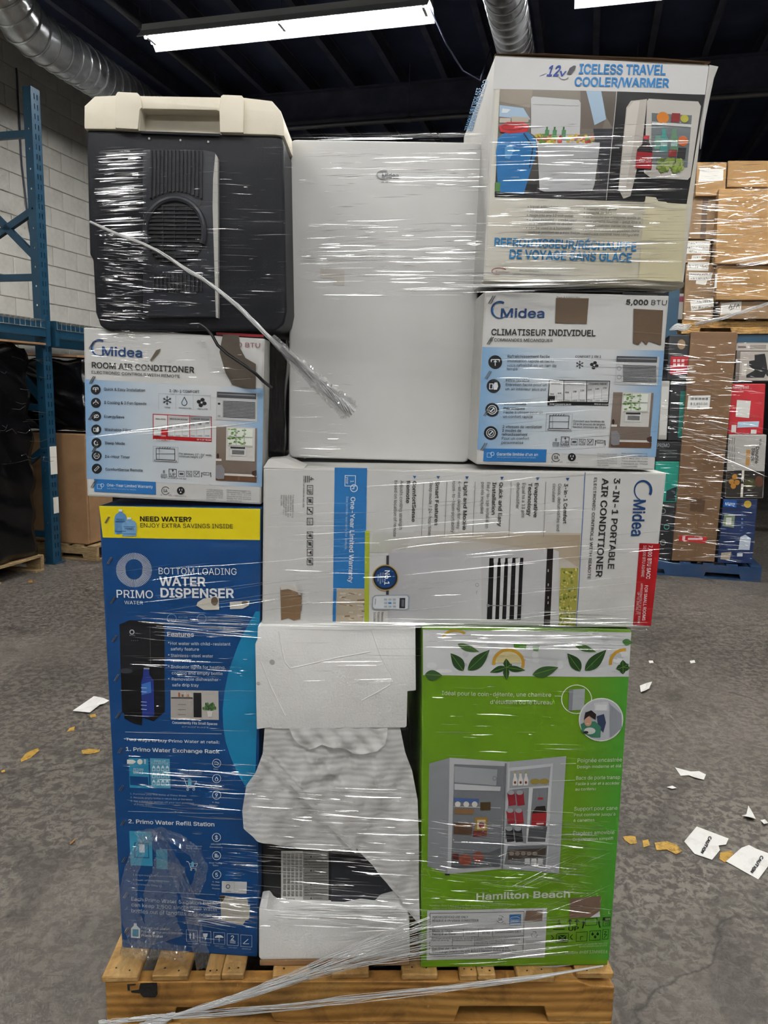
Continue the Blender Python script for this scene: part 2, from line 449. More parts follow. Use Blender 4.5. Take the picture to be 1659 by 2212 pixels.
for nm, a, b in (('wall_back', (U0 - .3, V1, 0), (U1 + .3, V1 + .3, ZC)), ('wall_right', (U1, V0, 0), (U1 + .3, V1, ZC)), ('wall_front', (U0 - .3, V0 - .3, 0), (U1 + .3, V0, ZC))):
    w_ = MB().box(Vector(), BX, BY, UP, a, b).build(nm, M_DARKWALL if nm != 'wall_front' else M_BLOCK); w_['kind'] = 'structure'

# ceiling: dark steel deck on joists, a girder with a sprinkler pipe below it
M_DECK = pmat('dark_roof_deck', '#434c6c', 0.6, var=0.25, vscale=(1.5, 1.5, 1.5), spec=0.3)
M_JOIST = pmat('dark_joist_steel', '#4c5064', 0.55, var=0.25, spec=0.4)
ce = MB().box(Vector(), BX, BY, UP, (U0 - .3, V0 - .3, ZC), (U1 + .3, V1 + .3, ZC + .2)).build('ceiling', M_DECK); ce['kind'] = 'structure'
jo = None
for i in range(27):
    u = -5.3 + i * 0.52
    if jo is None:
        q = MB()
        q.box(Vector(), BX, BY, UP, (u - .03, -3, ZC - .012), (u + .03, V1, ZC)); q.box(Vector(), BX, BY, UP, (u - .006, -3, ZC - .16), (u + .006, V1, ZC - .012)); q.box(Vector(), BX, BY, UP, (u - .03, -3, ZC - .172), (u + .03, V1, ZC - .16))
        jo = q.build('joist', M_JOIST, ce, origin=B(u, 0, ZC)); continue
    o = jo.copy(); COL.objects.link(o); o.parent = ce; o.location = B(u, 0, ZC) - ce.location
def beam(name, v, z0, z1, mat):
    q = MB(); q.box(Vector(), BX, BY, UP, (U0, v - .075, z0), (U1, v + .075, z0 + .014)); q.box(Vector(), BX, BY, UP, (U0, v - .075, z1 - .014), (U1, v + .075, z1)); q.box(Vector(), BX, BY, UP, (U0, v - .008, z0 + .014), (U1, v + .008, z1 - .014))
    o = q.build(name, mat); o['kind'] = 'structure'; return o
beam('trim_1', 8.75, 4.55, 4.875, M_JOIST)
beam('trim_2', 13.2, 4.55, 4.875, M_JOIST)
M_GALV = pmat('galvanised_steel', '#ccd0d4', 0.3, metal=0.65, var=0.18, vscale=(8, 8, 8), dirt='#4f4c48', dscale=2.5, damt=0.5)
M_PIPE = pmat('painted_pipe', '#6d7076', 0.35, metal=0.6, var=0.15)
def pipe(name, a, b, r, label, mat=M_PIPE, clips=6):
    e = empty(name, a, label, 'pipe')
    MB().tube([a, b], r, 12).build('pipe_run', mat, e, smooth=True)
    for i in range(clips):
        p = a.lerp(b, (i + .5) / clips); d = (b - a).normalized()
        MB().tube([p - d * .03, p + d * .03], r * 1.25, 12).build('coupling', mat, e, smooth=True)
        MB().tube([p + UP * r, Vector((p.x, p.y, ZC - .02))], .006, 6).build('hanger_rod', M_JOIST, e)
pipe('sprinkler_pipe', B(U0 + .05, 8.62, 4.47), B(8.5, 8.62, 4.47), .028, 'thin grey sprinkler pipe hung below the dark roof girder')
pipe('steel_conduit', B(-4.05, 3.0, 4.74), B(-4.05, 16, 4.74), .034, 'dark steel conduit under the roof left of the long lamp', clips=9)

# spiral ducts
def duct(name, pts, r, label, step=0.115):
    e = empty(name, pts[0], label, 'duct')
    # resample the axis
    P = [Vector(p) for p in pts]; dense = []
    for a, b in zip(P[:-1], P[1:]):
        n = max(1, int((b - a).length / 0.04))
        dense += [a.lerp(b, i / n) for i in range(n)]
    dense.append(P[-1])
    for _ in range(14):
        dense = [dense[0]] + [(dense[i - 1] + dense[i] * 2 + dense[i + 1]) / 4 for i in range(1, len(dense) - 1)] + [dense[-1]]
    acc = 0; start = 0; k = 0
    for i in range(1, len(dense)):
        acc += (dense[i] - dense[i - 1]).length
        if acc >= 1.0 or i == len(dense) - 1:
            MB().tube(dense[start:i + 1], r, 28, cap=False).build('duct_section', M_GALV, e, smooth=True); start = i; acc = 0
    acc = 0
    for i in range(1, len(dense)):
        acc += (dense[i] - dense[i - 1]).length
        if acc >= step:
            acc = 0; t = (dense[i] - dense[i - 1]).normalized()
            side = t.cross(UP).normalized() if abs(t.z) < .95 else BX
            up = side.cross(t)
            tilt = 0.10 * r * 2
            ring = [dense[i] + (side * math.cos(a) + up * math.sin(a)) * (r + .004) + t * (tilt * math.sin(a)) for a in [2 * math.pi * j / 28 for j in range(29)]]
            MB().tube(ring, .008, 5, cap=False).build('seam_rib', M_GALV, e, smooth=True)
    return e
duct('spiral_duct', [B(-4.62, 14, 4.42), B(-4.62, 6.15, 4.42), B(-4.66, 5.85, 4.45), B(-4.6, 5.2, 4.9), B(-4.55, 4.6, 5.3)], .185, 'shiny spiral duct bending along the pale block wall above the rack')
duct('spiral_duct', [B(-.745, 14, 4.42), B(-.745, 2.0, 4.42)], .145, 'straight spiral duct running away above the travel cooler carton')

# fluorescent strip lamps
M_HOOD = pmat('lamp_hood_white', '#d8dadb', 0.45, var=0.03)
m_, t_, o_ = nt('lamp_tube'); em = node(t_, 'ShaderNodeEmission', inp={0: (1.0, 0.985, 0.955, 1), 1: TUBE_POWER}); t_.links.new(em.outputs[0], o_.inputs[0]); M_TUBE = m_
def strip_lamp(u, v, z, label, L=2.44, group=None):
    e = empty('fluorescent_strip_lamp', B(u + L / 2, v, z), label, 'lamp', group)
    q = MB()
    sec = [(-.15, .0), (-.075, .075), (-.06, .13), (.06, .13), (.075, .075), (.15, .0), (.146, -.004), (.07, .068), (-.07, .068), (-.146, -.004)]
    a = [B(u, v, z) + BY * s_ + UP * h for s_, h in sec]
    q.prism(a, BX * L); q.build('hood', M_HOOD, e)
    for k in (0, 1):
        uu = u + k * (L - .01); q = MB().prism([B(uu, v, z) + BY * s_ + UP * h for s_, h in ((-.075, .066), (-.06, .13), (.06, .13), (.075, .066))], BX * .01); q.build('end_plate', M_HOOD, e)
    for s_ in (-.05, .05):
        for k in (0, 1):
            a0 = u + .02 + k * L / 2; a1 = a0 + L / 2 - .04
            MB().tube([B(a0, v + s_, z + .03), B(a1, v + s_, z + .03)], .014, 8).build('tube', M_TUBE, e)
    for k in (0.02, 0.5, 0.98):
        MB().box(B(u + k * L, v, z), BX, BY, UP, (-.012, -.07, .016), (.012, .07, .07)).build('socket', M_HOOD, e)
        MB().tube([B(u + k * L, v, z + .13), B(u + k * L, v, ZC - .01)], .003, 5).build('hanger', M_JOIST, e)
ZL = 4.39
strip_lamp(-3.75, 6.21, ZL, 'long white strip lamp glowing below the dark roof at upper left')
strip_lamp(-.25, 6.21, ZL, 'white strip lamp cut off by the top edge at upper right')
for k, (u, v) in enumerate(((-3.75, -.75), (-.25, -.75), (3.25, -.75), (3.25, 6.21), (-4.2, 2.9), (-.25, 2.9), (3.25, 2.9), (-2.0, -5.5), (1.5, -5.5))):
    row = {-.75: 'above the photographer', 6.21: 'at the far right of the lit row in view', 2.9: 'above the floor behind the stack', -5.5: 'well behind the photographer'}[v]
    side = '' if v == 6.21 else (', leftmost of its row' if u < -1.9 else (', rightmost of its row' if u > 1.4 else ', middle of its row'))
    strip_lamp(u, v, ZL, 'white strip lamp ' + row + side, group='strip lamps outside the picture')
MB().tube([B(-1.33, 6.2, 4.45), B(-1.2, 6.3, 4.2), B(-1.1, 6.5, 4.08), B(-1.02, 6.9, 4.15), B(-.98, 7.3, 4.6)], .006, 6).build('lamp_cable', M_JOIST)
tag(bpy.data.objects['lamp_cable'], 'thin black cable sagging from the right end of the long lamp', 'cable')
cw = MB().tube([B(U0 + .025, 6.86, 4.6), B(U0 + .025, 6.87, 3.7), B(U0 + .03, 6.92, 3.2), B(U0 + .028, 6.95, 3.05)], .008, 6)
for q_ in range(5): cw.tube([B(U0 + .028, 6.95, 3.05), B(U0 + .04, 6.95 + random.uniform(-.05, .07), 2.93 + random.uniform(-.04, .04))], .004, 5)
tag(cw.build('wall_cable', M_JOIST), 'frayed dark cable hanging on the block wall beside the rack', 'cable')

# ================================================================== RACKS
M_BLUE = pmat('rack_blue', '#123d55', 0.45, var=0.12, vscale=(5, 5, 5), dirt='#12303f', dscale=5, damt=0.6)
M_BLUED = M_BLUE
def holed(q, o, ax, ay, W, H, holes, th):
    """plate W x H in the plane (ax, ay) with rectangular openings, th thick along az"""
    xs = sorted({0, W, *[h[0] for h in holes], *[h[2] for h in holes]}); az = ax.cross(ay)
    for i in range(len(xs) - 1):
        xm = (xs[i] + xs[i + 1]) / 2
        hs = sorted([h for h in holes if h[0] < xm < h[2]], key=lambda h: h[1]); y = 0
        for h in hs + [(0, H, 0, H)]:
            if h[1] > y: q.box(o, ax, az, ay, (xs[i], 0, y), (xs[i + 1], th, h[1]))
            y = h[3]
def upright(e, u, v, top, sgn=-1):
    """slotted upright: face along BY (towards the aisle), side webs along -BX"""
    wf, ds, th = .105, .075, .004
    hs = []
    k = .06
    while k < top - .06:
        hs += [(.030, k, .040, k + .042), (.065, k, .075, k + .042)]; k += .0762
    q = MB(); holed(q, B(u, v - wf / 2, 0), BY, UP, wf, top, hs, -th); q.build('post_face', M_BLUE, e)
    for s_ in (-1, 1):
        hs = []; k = .05
        while k < top - .05: hs.append((.032, k, .045, k + .014)); k += .1524
        q = MB(); holed(q, B(u - ds, v + s_ * (wf / 2) - (th if s_ > 0 else 0), 0), BX, UP, ds, top, hs, th if s_ < 0 else th); q.build('post_web', M_BLUED, e)
    MB().box(B(u, v, 0), BX, BY, UP, (-.1, -.07, 0), (.03, .07, .008)).build('base_plate', M_BLUED, e)
def bar(e, name, a, b, w, mat, h=None):
    d = (b - a).normalized(); side = d.cross(UP)
    side = side.normalized() if side.length > .01 else BX
    n = side.cross(d); h = h or w
    MB().box(a, d, side, n, (0, -w / 2, -h / 2), ((b - a).length, w / 2, h / 2)).build(name, mat, e)
rk = empty('pallet_rack', B(-4.4, 5.6, 0), 'blue steel pallet rack with slotted upright against the block wall', 'rack')
for v_ in (2.9, 5.62, 8.34):
    upright(rk, -4.4, v_, 3.88); upright(rk, -5.4, v_, 3.88)
    for z in (.25, 1.35, 2.42, 3.54):
        bar(rk, 'horizontal_brace', B(-4.47, v_, z), B(-5.42, v_, z), .04, M_BLUED, .055)
    for a, b in ((1.35, 2.42), (3.3, 2.42), (1.35, .25)):
        bar(rk, 'diagonal_brace', B(-4.47, v_, a + (.05 if a < b else -.35)), B(-5.42, v_, b + .05), .04, M_BLUED, .055)
bar(rk, 'diagonal_brace', B(-4.47, 5.62, 2.58), B(-5.42, 5.62, 3.44), .04, M_BLUED, .055)
for v_ in (2.9, 5.62):
    for u in (-4.375, -5.4):
        b_ = MB().box(Vector(), BX, BY, UP, (u - .03, v_ + .05, 1.93), (u + .03, v_ + 2.67, 2.035)); b_.box(Vector(), BX, BY, UP, (u - .03, v_ + .05, 2.035), (u + .01, v_ + 2.67, 2.05))
        b_.build('beam', M_BLUE, rk)
        for s_ in (.03, 2.64):
            MB().box(Vector(), BX, BY, UP, (u - .035, v_ + s_ + (-.0 if s_ < 1 else 0), 1.86), (u + .035, v_ + s_ + .05, 2.07)).build('beam_connector', M_BLUE, rk)
M_WIRE = pmat('zinc_wire', '#9a9a94', 0.4, metal=0.8, var=0.1)
for v_ in (2.95, 5.67):
    wm = MB(); k = 0
    while k <= 2.58:
        wm.tube([B(-4.335, v_ + k, 2.0), B(-4.335, v_ + k, 2.062), B(-5.43, v_ + k, 2.062)], .0028, 4, cap=False); k += .06
    for j in range(19): wm.tube([B(-4.34 - j * .06, v_, 2.066), B(-4.34 - j * .06, v_ + 2.58, 2.066)], .0028, 4, cap=False)
    wm.tube([B(-4.335, v_, 2.0), B(-4.335, v_ + 2.58, 2.0)], .003, 4)
    o = wm.build('wire_deck', M_WIRE, rk); o['kind'] = 'stuff'
# white label strips on the near upright
M_PAPER = pmat('paper_white', '#dcdad2', 0.7, var=0.04)
MB().box(B(-4.4, 5.62, 0), BX, BY, UP, (.001, -.035, .78), (.003, .05, 1.02)).build('white_tag', M_PAPER, rk, label='white paper tag')
MB().box(B(-4.4, 5.62, 0), BX, BY, UP, (.001, -.02, .44), (.003, .045, .58)).build('white_tag', M_PAPER, rk, label='white paper tag')

# right rack
rr_ = empty('pallet_rack', B(.8, 8.2, 0), 'blue steel rack carrying brown cartons on the right', 'rack')
for u_ in (.77, 3.7):
    for v_ in (8.14, 9.15):
        q = MB().box(B(u_, v_, 0), BX, BY, UP, (-.05, -.035, 0), (.05, .035, 3.3)); q.build('post', M_BLUE, rr_)
    for z in (.3, 1.4, 2.3, 3.1): bar(rr_, 'horizontal_brace', B(u_, 8.17, z), B(u_, 9.12, z), .035, M_BLUED, .05)
for v_ in (8.13, 9.15):
    MB().box(B(0, v_, 0), BX, BY, UP, (.82, -.03, 2.03), (3.65, .03, 2.148)).build('beam', M_BLUED, rr_)
for k in range(4):
    MB().box(B(0, 0, 0), BX, BY, UP, (1.0 + k * .7, 8.16, 2.11), (1.04 + k * .7, 9.12, 2.148)).build('deck_support', M_BLUED, rr_)
# ================================================================== PALLETS
def wood_mat(name, a, b, c, scale=1.0, dark='#3a2a1c', damt=.35):
    if name in MATS: return MATS[name]
    m, t, out = nt(name); L = t.links.new
    p = node(t, 'ShaderNodeBsdfPrincipled', inp={'Roughness': 0.68, 'Specular IOR Level': 0.3}); L(p.outputs[0], out.inputs[0])
    oi = node(t, 'ShaderNodeObjectInfo')
    mp = node(t, 'ShaderNodeVectorMath', operation='ADD'); L(coords(t), mp.inputs[0])
    mm = node(t, 'ShaderNodeVectorMath', operation='SCALE', inp={3: 7.0}); cx = node(t, 'ShaderNodeCombineXYZ'); 
    for i in range(3): L(oi.outputs['Random'], cx.inputs[i])
    L(cx.outputs[0], mm.inputs[0]); L(mm.outputs[0], mp.inputs[1])
    sc = node(t, 'ShaderNodeVectorMath', operation='MULTIPLY', inp={1: scale}); L(mp.outputs[0], sc.inputs[0])
    w = node(t, 'ShaderNodeTexNoise', inp={'Scale': 1.0, 'Detail': 6.0, 'Roughness': 0.6, 'Distortion': 1.2}); L(sc.outputs[0], w.inputs['Vector'])
    wv = node(t, 'ShaderNodeTexWave', wave_type='BANDS', bands_direction='Z', inp={'Scale': .8, 'Distortion': 14.0, 'Detail': 3.0, 'Detail Scale': .4}); L(sc.outputs[0], wv.inputs['Vector'])
    r = ramp(t, w.outputs[0], [(0.25, a), (0.5, b), (0.75, c)])
    r2 = ramp(t, wv.outputs[0], [(0.2, (1, 1, 1, 1)), (0.85, (.74, .68, .6, 1))])
    mx = node(t, 'ShaderNodeMixRGB', blend_type='MULTIPLY', inp={0: .45}); L(r.outputs[0], mx.inputs[1]); L(r2.outputs[0], mx.inputs[2])
    n2 = node(t, 'ShaderNodeTexNoise', inp={'Scale': 7.0, 'Detail': 7.0, 'Roughness': .75, 'Distortion': .8}); L(mp.outputs[0], n2.inputs['Vector'])
    r3 = ramp(t, n2.outputs[0], [(0.47, (0, 0, 0, 1)), (0.72, (damt, damt, damt, 1))])
    m2 = node(t, 'ShaderNodeMixRGB'); L(r3.outputs[0], m2.inputs[0]); L(mx.outputs[0], m2.inputs[1]); m2.inputs[2].default_value = C(dark)
    L(m2.outputs[0], p.inputs['Base Color'])
    b_ = node(t, 'ShaderNodeBump', inp={'Strength': .4, 'Distance': .004}); L(wv.outputs[0], b_.inputs['Height']); L(b_.outputs[0], p.inputs['Normal'])
    MATS[name] = m; return m
# grain runs along the board: stretch factors per axis
M_WOODX = wood_mat('pine_along_width', '#966a32', '#b18241', '#c49c5a', (3, 16, 16), damt=.7)
M_WOODY = wood_mat('pine_along_depth', '#9c7843', '#b78f56', '#c8a76e', (16, 3, 16), damt=.8)
M_WOODOLD = wood_mat('old_grey_pine', '#7d684c', '#96805e', '#a8926e', (8, 8, 40), damt=.5)
M_NAIL = pmat('nail_steel', '#4a4440', 0.5, metal=.8)
M_BLACKPAINT = pmat('black_paint', '#1b1917', 0.7, var=.3, vscale=(60, 60, 60), bump=.5)

PY = math.radians(1.6)
PE = Vector((math.cos(PY), math.sin(PY), 0)); PN = Vector((-math.sin(PY), math.cos(PY), 0))   # along the front, away from the camera
P0 = Vector((0, 1.638, 0)) 
def pal_s(x, y=2095, z=.14):
    """place along the pallet's front for a pixel of its front edge"""
    return (at_z(x, y, z) - P0).dot(PE)
SL, SR = pal_s(224, 2130, .125), pal_s(1332, 2130, .125)
pal = empty('wooden_pallet', P0 + PE * ((SL + SR) / 2), 'weathered pine pallet with notched stringers under the wrapped stack', 'pallet')
def stringer(q, y0, y1, top=.127, bot=.016, rag=False):
    W = SR - SL; n0, n1, n2, n3 = .155, .40, .835, 1.065
    nz = bot + .042
    prof = [(0, bot), (n0, bot), (n0 + .012, nz), (n1 - .012, nz - (.006 if rag else 0)), (n1, bot + .004), (n1 + .03, bot), (n2, bot), (n2 + .012, nz), (n3 - .012, nz), (n3, bot), (W, bot), (W, top - (.016 if rag else 0)), (W - .06, top - (.012 if rag else 0)), (W - .09, top), (0, top)]
    q.prism([P0 + PE * (SL + a) + PN * y0 + UP * z for a, z in prof], PN * (y1 - y0))
for y0, rag in ((0, True), (.48, False), (.95, False)):
    q = MB(); stringer(q, y0, y0 + .038, rag=rag); q.build('stringer', M_WOODX, pal, bevel=.002, seg=1)
boards = [(227, 305), (333, 411), (445, 480), (481, 529), (590, 668), (717, 797), (867, 944), (991, 1029), (1030, 1068), (1113, 1193), (1242, 1322)]
nails = []
for i, (a, b) in enumerate(boards):
    s0, s1 = pal_s(a), pal_s(b); dy = (-.004, .0, .003, .004, .0, .006, .002, .0, .001, -.006, .006)[i]
    j = random.uniform(-.004, .004)
    MB().hexa([P0 + PE * x + PN * y + UP * z for x, y, z in ((s0, dy, .1275), (s1, dy + random.uniform(-.003, .003), .1275), (s1, dy + .001, .1435), (s0, dy, .1435), (s0 + j, .985, .1275), (s1 + j, .985, .1275), (s1 + j, .985, .1435), (s0 + j, .985, .1435))]).build('deck_board', M_WOODY, pal, bevel=.0025, seg=1)
    for k in range(2):
        c = P0 + PE * (s0 + (s1 - s0) * (.3 + .4 * k)) + PN * (.02 + random.uniform(-.006, .006)) + UP * .1436
        MB().tube([c, c + UP * .0008], .0022, 8).build('nail', M_NAIL, pal)
for y0 in (.0, .42, .86):
    MB().box(P0, PE, PN, UP, (SL + .0, y0, 0), (SR, y0 + .1, .0155)).build('bottom_board', M_WOODX, pal, bevel=.002, seg=1)
# a split block between two boards and the black paint mark of the left stringer end
MB().hexa([P0 + PE * x + PN * y + UP * z for x, y, z in ((pal_s(1195), .01, .1275), (pal_s(1245), .006, .1275), (pal_s(1236), .01, .133), (pal_s(1192), .014, .139), (pal_s(1195), .3, .1275), (pal_s(1245), .3, .1275), (pal_s(1240), .3, .139), (pal_s(1192), .3, .140))]).build('splintered_wood', M_WOODX, pal)
pf = Face(P0 - PN * .0006, e=PE); pf.parent = pal; pf.zoom(200, 1980, .42195)
pf.poly([(245, 340), (330, 337), (333, 395), (322, 412), (262, 412), (247, 398), (238, 370)], '#191715', 0); pf.poly([(178, 345), (222, 343), (220, 350), (190, 352), (192, 378), (180, 380)], '#2a241e', 0); pf.poly([(196, 378), (244, 372), (244, 392), (200, 388)], '#221d19', 0)
pf.out('paint_mark', 'black paint mark', MATS['black_paint']); 

M_BLUEWOOD = pmat('blue_pallet_paint', '#12375c', 0.6, var=.2, dirt='#4a3a2a', dscale=6, damt=.5)
def simple_pallet(u, v, z, W, D, mat, label, n=7, along='u', group=None):
    """W along BX, D along BY; three stringers along BX, deck boards along BY"""
    e = empty('wooden_pallet', B(u + W / 2, v + D / 2, z), label, 'pallet', group)
    for y in (0, D / 2 - .02, D - .04):
        q = MB(); prof = [(0, .016), (W * .13, .016), (W * .14, .055), (W * .36, .055), (W * .37, .016), (W * .63, .016), (W * .64, .055), (W * .86, .055), (W * .87, .016), (W, .016), (W, .118), (0, .118)]
        q.prism([B(u + a, v + y, z + h) for a, h in prof], BY * .04); q.build('stringer', mat, e)
    w = .09; gap = (W - n * w) / (n - 1)
    for i in range(n):
        MB().box(B(u, v, z), BX, BY, UP, (i * (w + gap), 0, .1185), (i * (w + gap) + w, D, .134)).build('deck_board', mat, e)
    for y in (0, D / 2 - .05, D - .1):
        MB().box(B(u, v, z), BX, BY, UP, (0, y, 0), (W, y + .1, .0155)).build('bottom_board', mat, e)
    return e

# ================================================================== CARTONS
M_SIDE_WHITE = pmat('white_carton_board', '#c9c8c4', 0.6, var=.05, dirt='#9a958c', dscale=5, damt=.3)
M_KRAFT = pmat('kraft_board', '#8f6e4c', 0.75, var=.1, vscale=(5, 5, 5), dirt='#6d5238', dscale=4, damt=.4)
M_STAPLE = pmat('staple_steel', '#b9bcc0', 0.3, metal=1.0)
def carton(face, corners, depth, name, label, side_mat, panel_mat, amp=0.002, group=None, cat='carton', bevel=.004, zmin=None, panel=True):
    """a carton: body with its front on the plane of `face` (front corners TL, TR, BR, BL in pixels) and a slightly uneven front panel"""
    face.amp = 0.0
    P = [face.hit(*c) for c in corners]
    if zmin is not None:
        for i in (2, 3): P[i] = P[i] + face.up * (zmin - P[i].z) / max(face.up.z, .1)
    n = face.n; back = Vector((-n.x, -n.y, 0)).normalized() * depth
    cen = (P[2] + P[3]) / 2 + back / 2
    e = empty(name, Vector((cen.x, cen.y, min(P[2].z, P[3].z))), label, cat, group)
    q = MB().hexa([P[3], P[2], P[1], P[0], P[3] + back, P[2] + back, P[1] + back, P[0] + back])
    body = q.build('body', side_mat, e, bevel=bevel, seg=2)
    face.parent = e; face.P = P
    if not panel: return e
    st = [face.st(p) for p in P]
    face.bnd = (max(st[0][0], st[3][0]), min(st[1][0], st[2][0]), max(st[2][1], st[3][1]), min(st[0][1], st[1][1]))
    face.amp = amp; face.seed = random.uniform(0, 6)
    W = (P[1] - P[0]).length; H = (P[3] - P[0]).length; nx = max(4, int(W / .012)); ny = max(4, int(H / .012)); vs = []; fs = []
    ins = bevel * 1.1; iu = ins / W; iv = ins / H
    for j in range(ny + 1):
        v = iv + (1 - 2 * iv) * j / ny
        for i in range(nx + 1):
            u = iu + (1 - 2 * iu) * i / nx
            p = (P[0] * (1 - u) + P[1] * u) * (1 - v) + (P[3] * (1 - u) + P[2] * u) * v
            vs.append(p + n * (.0003 + face.bulge(p)))
    for j in range(ny):
        for i in range(nx):
            a = j * (nx + 1) + i; fs.append((a, a + nx + 1, a + nx + 2, a + 1))
    fp = mk('front_panel', vs, fs, panel_mat, e, smooth=True)
    face.parent = fp; face.thing = e
    return e
def staples(face, pts, ln=18, mat=M_STAPLE):
    """pairs of carton staples driven in at a slant"""
    for x, y in pts:
        for d in (0, 1):
            a = face.pt(x + d * 10 - ln * .3, y + ln * .5 + d * 2, .0012); b = face.pt(x + d * 10 + ln * .3, y - ln * .5 + d * 2, .0012)
            MB().tube([a - face.n * .002, a + face.n * .0008, b + face.n * .0008, b - face.n * .002], .0010, 5).build('staple', mat, face.thing)

INK = '#2b2b2d'
def swirl_logo(f, cx, cy, r, txt_x, txt_y, h, w, c='#1c4478', down=False, name='logo'):
    """round brush-stroke mark followed by the maker's lettering"""
    if not down:
        f.ring(cx, cy, r, r * .98, r * .06, c, 3, a0=math.radians(20), a1=math.radians(300), w1=r * .26)
        f.ring(cx + r * .08, cy + r * .12, r * .93, r * .85, r * .03, '#3f83c4', 3, a0=math.radians(70), a1=math.radians(200), w1=r * .16)
        f.text(txt_x, txt_y, 'Midea', h, c, w=w, b=2)
    else:
        f.ring(cx, cy, r * .98, r, r * .06, c, 3, a0=math.radians(110), a1=math.radians(390), w1=r * .26)
        f.text(txt_x, txt_y, 'Midea', h, c, w=w, b=2, down=True)
    f.out(name, 'blue swirl mark with lettering')
def snowflake(f, cx, cy, r, c=INK):
    for k in range(6):
        a = k * math.pi / 3; x, y = cx + r * math.sin(a), cy - r * math.cos(a); f.line(cx, cy, x, y, r * .13, c)
        for q in (-1, 1):
            b = a + q * .7; mx, my = cx + .55 * r * math.sin(a), cy - .55 * r * math.cos(a)
            f.line(mx, my, mx + .33 * r * math.sin(b), my - .33 * r * math.cos(b), r * .12, c)
def drop(f, cx, cy, r, c=INK, layer=2, top=1.5):
    pts = [(cx, cy - r * top)]
    for i in range(13):
        a = math.radians(-25 + 230 * i / 12); pts.append((cx + r * math.cos(a), cy + r * .15 + r * math.sin(a)))
    f.poly(pts, c, layer)
def fan(f, cx, cy, r, c=INK):
    for k in range(4):
        a = k * math.pi / 2 + .3; f.ell(cx + .55 * r * math.cos(a), cy + .55 * r * math.sin(a), r * .42, r * .36, c, 2, 12)
    f.ell(cx, cy, r * .2, r * .2, '#dcdcdc', 3, 10)
def window_sketch(f, x0, y0, x1, y1):
    f.frame(x0, y0, x1, y1, 1.5, '#8a8d90'); w = x1 - x0; h = y1 - y0
    f.frame(x0 + .12 * w, y0 + .1 * h, x1 - .12 * w, y1 - .15 * h, 3, INK, 3); f.line(x0 + .12 * w, y0 + .45 * h, x1 - .12 * w, y0 + .45 * h, 2.5, INK, 3)
    f.line(x0 + .25 * w, y0 + .12 * h, x0 + .25 * w, y1 - .16 * h, 1.6, INK, 3); f.rect(x0 + .06 * w, y1 - .15 * h, x1 - .06 * w, y1 - .06 * h, INK, 3); f.rect(x0 + .08 * w, y1 - .13 * h, x1 - .08 * w, y1 - .08 * h, '#d5d8da', 4)
    for k in range(5): f.line(x0 + (.25 + .1 * k) * w, y0 + .12 * h, x0 + (.3 + .1 * k) * w, y0 + .03 * h, 3, INK, 3)
def care_symbols(f, x, y, c=INK, sx=1.0):
    """row of handling symbols: stack limit, this way up, no hooks..., team lift"""
    f.text(x - 6, y + 2, '8', 15, c, b=1); f.frame(x - 17, y + 8, x + 17, y + 15, 1.5, c); f.frame(x - 19, y + 18, x + 19, y + 25, 1.5, c)
    bx = x + 27; f.frame(bx, y - 22, bx + 46, y + 25, 3, c); f.text(bx + 9, y + 18, 'UP', 17, c, b=1); f.line(bx + 24, y - 3, bx + 24, y - 14, 3, c); f.poly([(bx + 17, y - 10), (bx + 24, y - 19), (bx + 31, y - 10)], c, 2)
    for k in range(3):
        q = bx + 56 + k * 44; f.frame(q, y - 10, q + 35, y + 24, 2, c)
        if k == 0: f.rect(q + 7, y + 1, q + 28, y + 13, '#6a6c6e', 2); f.line(q + 5, y + 7, q + 30, y + 7, 2, c, 3)
        if k == 1: f.line(q + 6, y + 20, q + 29, y - 5, 2, c); f.ring(q + 11, y + 1, 6, 6, 2, c); f.ring(q + 24, y + 13, 6, 6, 2, c)
        if k == 2: [f.ell(q + 9 + 8 * i, y + 2 + 8 * (i % 2), 3, 4, c, 2, 8) for i in range(3)]; f.line(q + 5, y + 20, q + 31, y - 6, 2, c)
    q = bx + 56 + 3 * 44; f.frame(q + 12, y - 3, q + 46, y + 14, 2, c); f.text(q + 15, y + 5, 'TEAM', 5, c); f.text(q + 15, y + 12, 'LIFT', 5, c)
    for d in (4, 54): f.ell(q + d, y + 2, 4, 4, c, 2, 8); f.line(q + d, y + 6, q + d + (-3 if d < 20 else 3), y + 26, 4, c)
def ac_unit(f, x0, y0, x1, y1, n=12, knobs=False):
    w = x1 - x0; h = y1 - y0
    f.rect(x0, y0, x1, y1, '#c4c6c8', 2); f.rect(x0 + .02 * w, y0, x1 - .03 * w, y0 + .2 * h, '#4d4f54', 3); f.rect(x0 + .04 * w, y0 + .06 * h, x1 - .05 * w, y0 + .1 * h, '#8e9196', 4)
    gx0 = x0 + .17 * w; gx1 = x1 - .05 * w; gy0 = y0 + .3 * h; gy1 = y1 - .1 * h
    f.rect(gx0, gy0, gx1, gy1, '#d9dadb', 3)
    for k in range(n): yy = gy0 + (k + .5) * (gy1 - gy0) / n; f.rect(gx0, yy - .012 * h, gx1, yy + .018 * h, '#3b3d40', 4)
    f.rect(x0 + .02 * w, gy0, gx0 - .03 * w, gy1, '#cfd1d3', 3)
    if knobs:
        for k in (.2, .7): f.ring(x0 + .08 * w, gy0 + k * (gy1 - gy0), .05 * w, .05 * w, 2.5, '#7d8084', 4)
    else: f.rect(x0 + .04 * w, gy0 + .06 * h, x0 + .1 * w, gy0 + .13 * h, '#26282b', 4); f.rect(x0 + .04 * w, gy1 - .1 * h, x0 + .1 * w, gy1 - .04 * h, '#a6a8ab', 4)
    f.out('product_picture', 'printed picture of a window air conditioner')
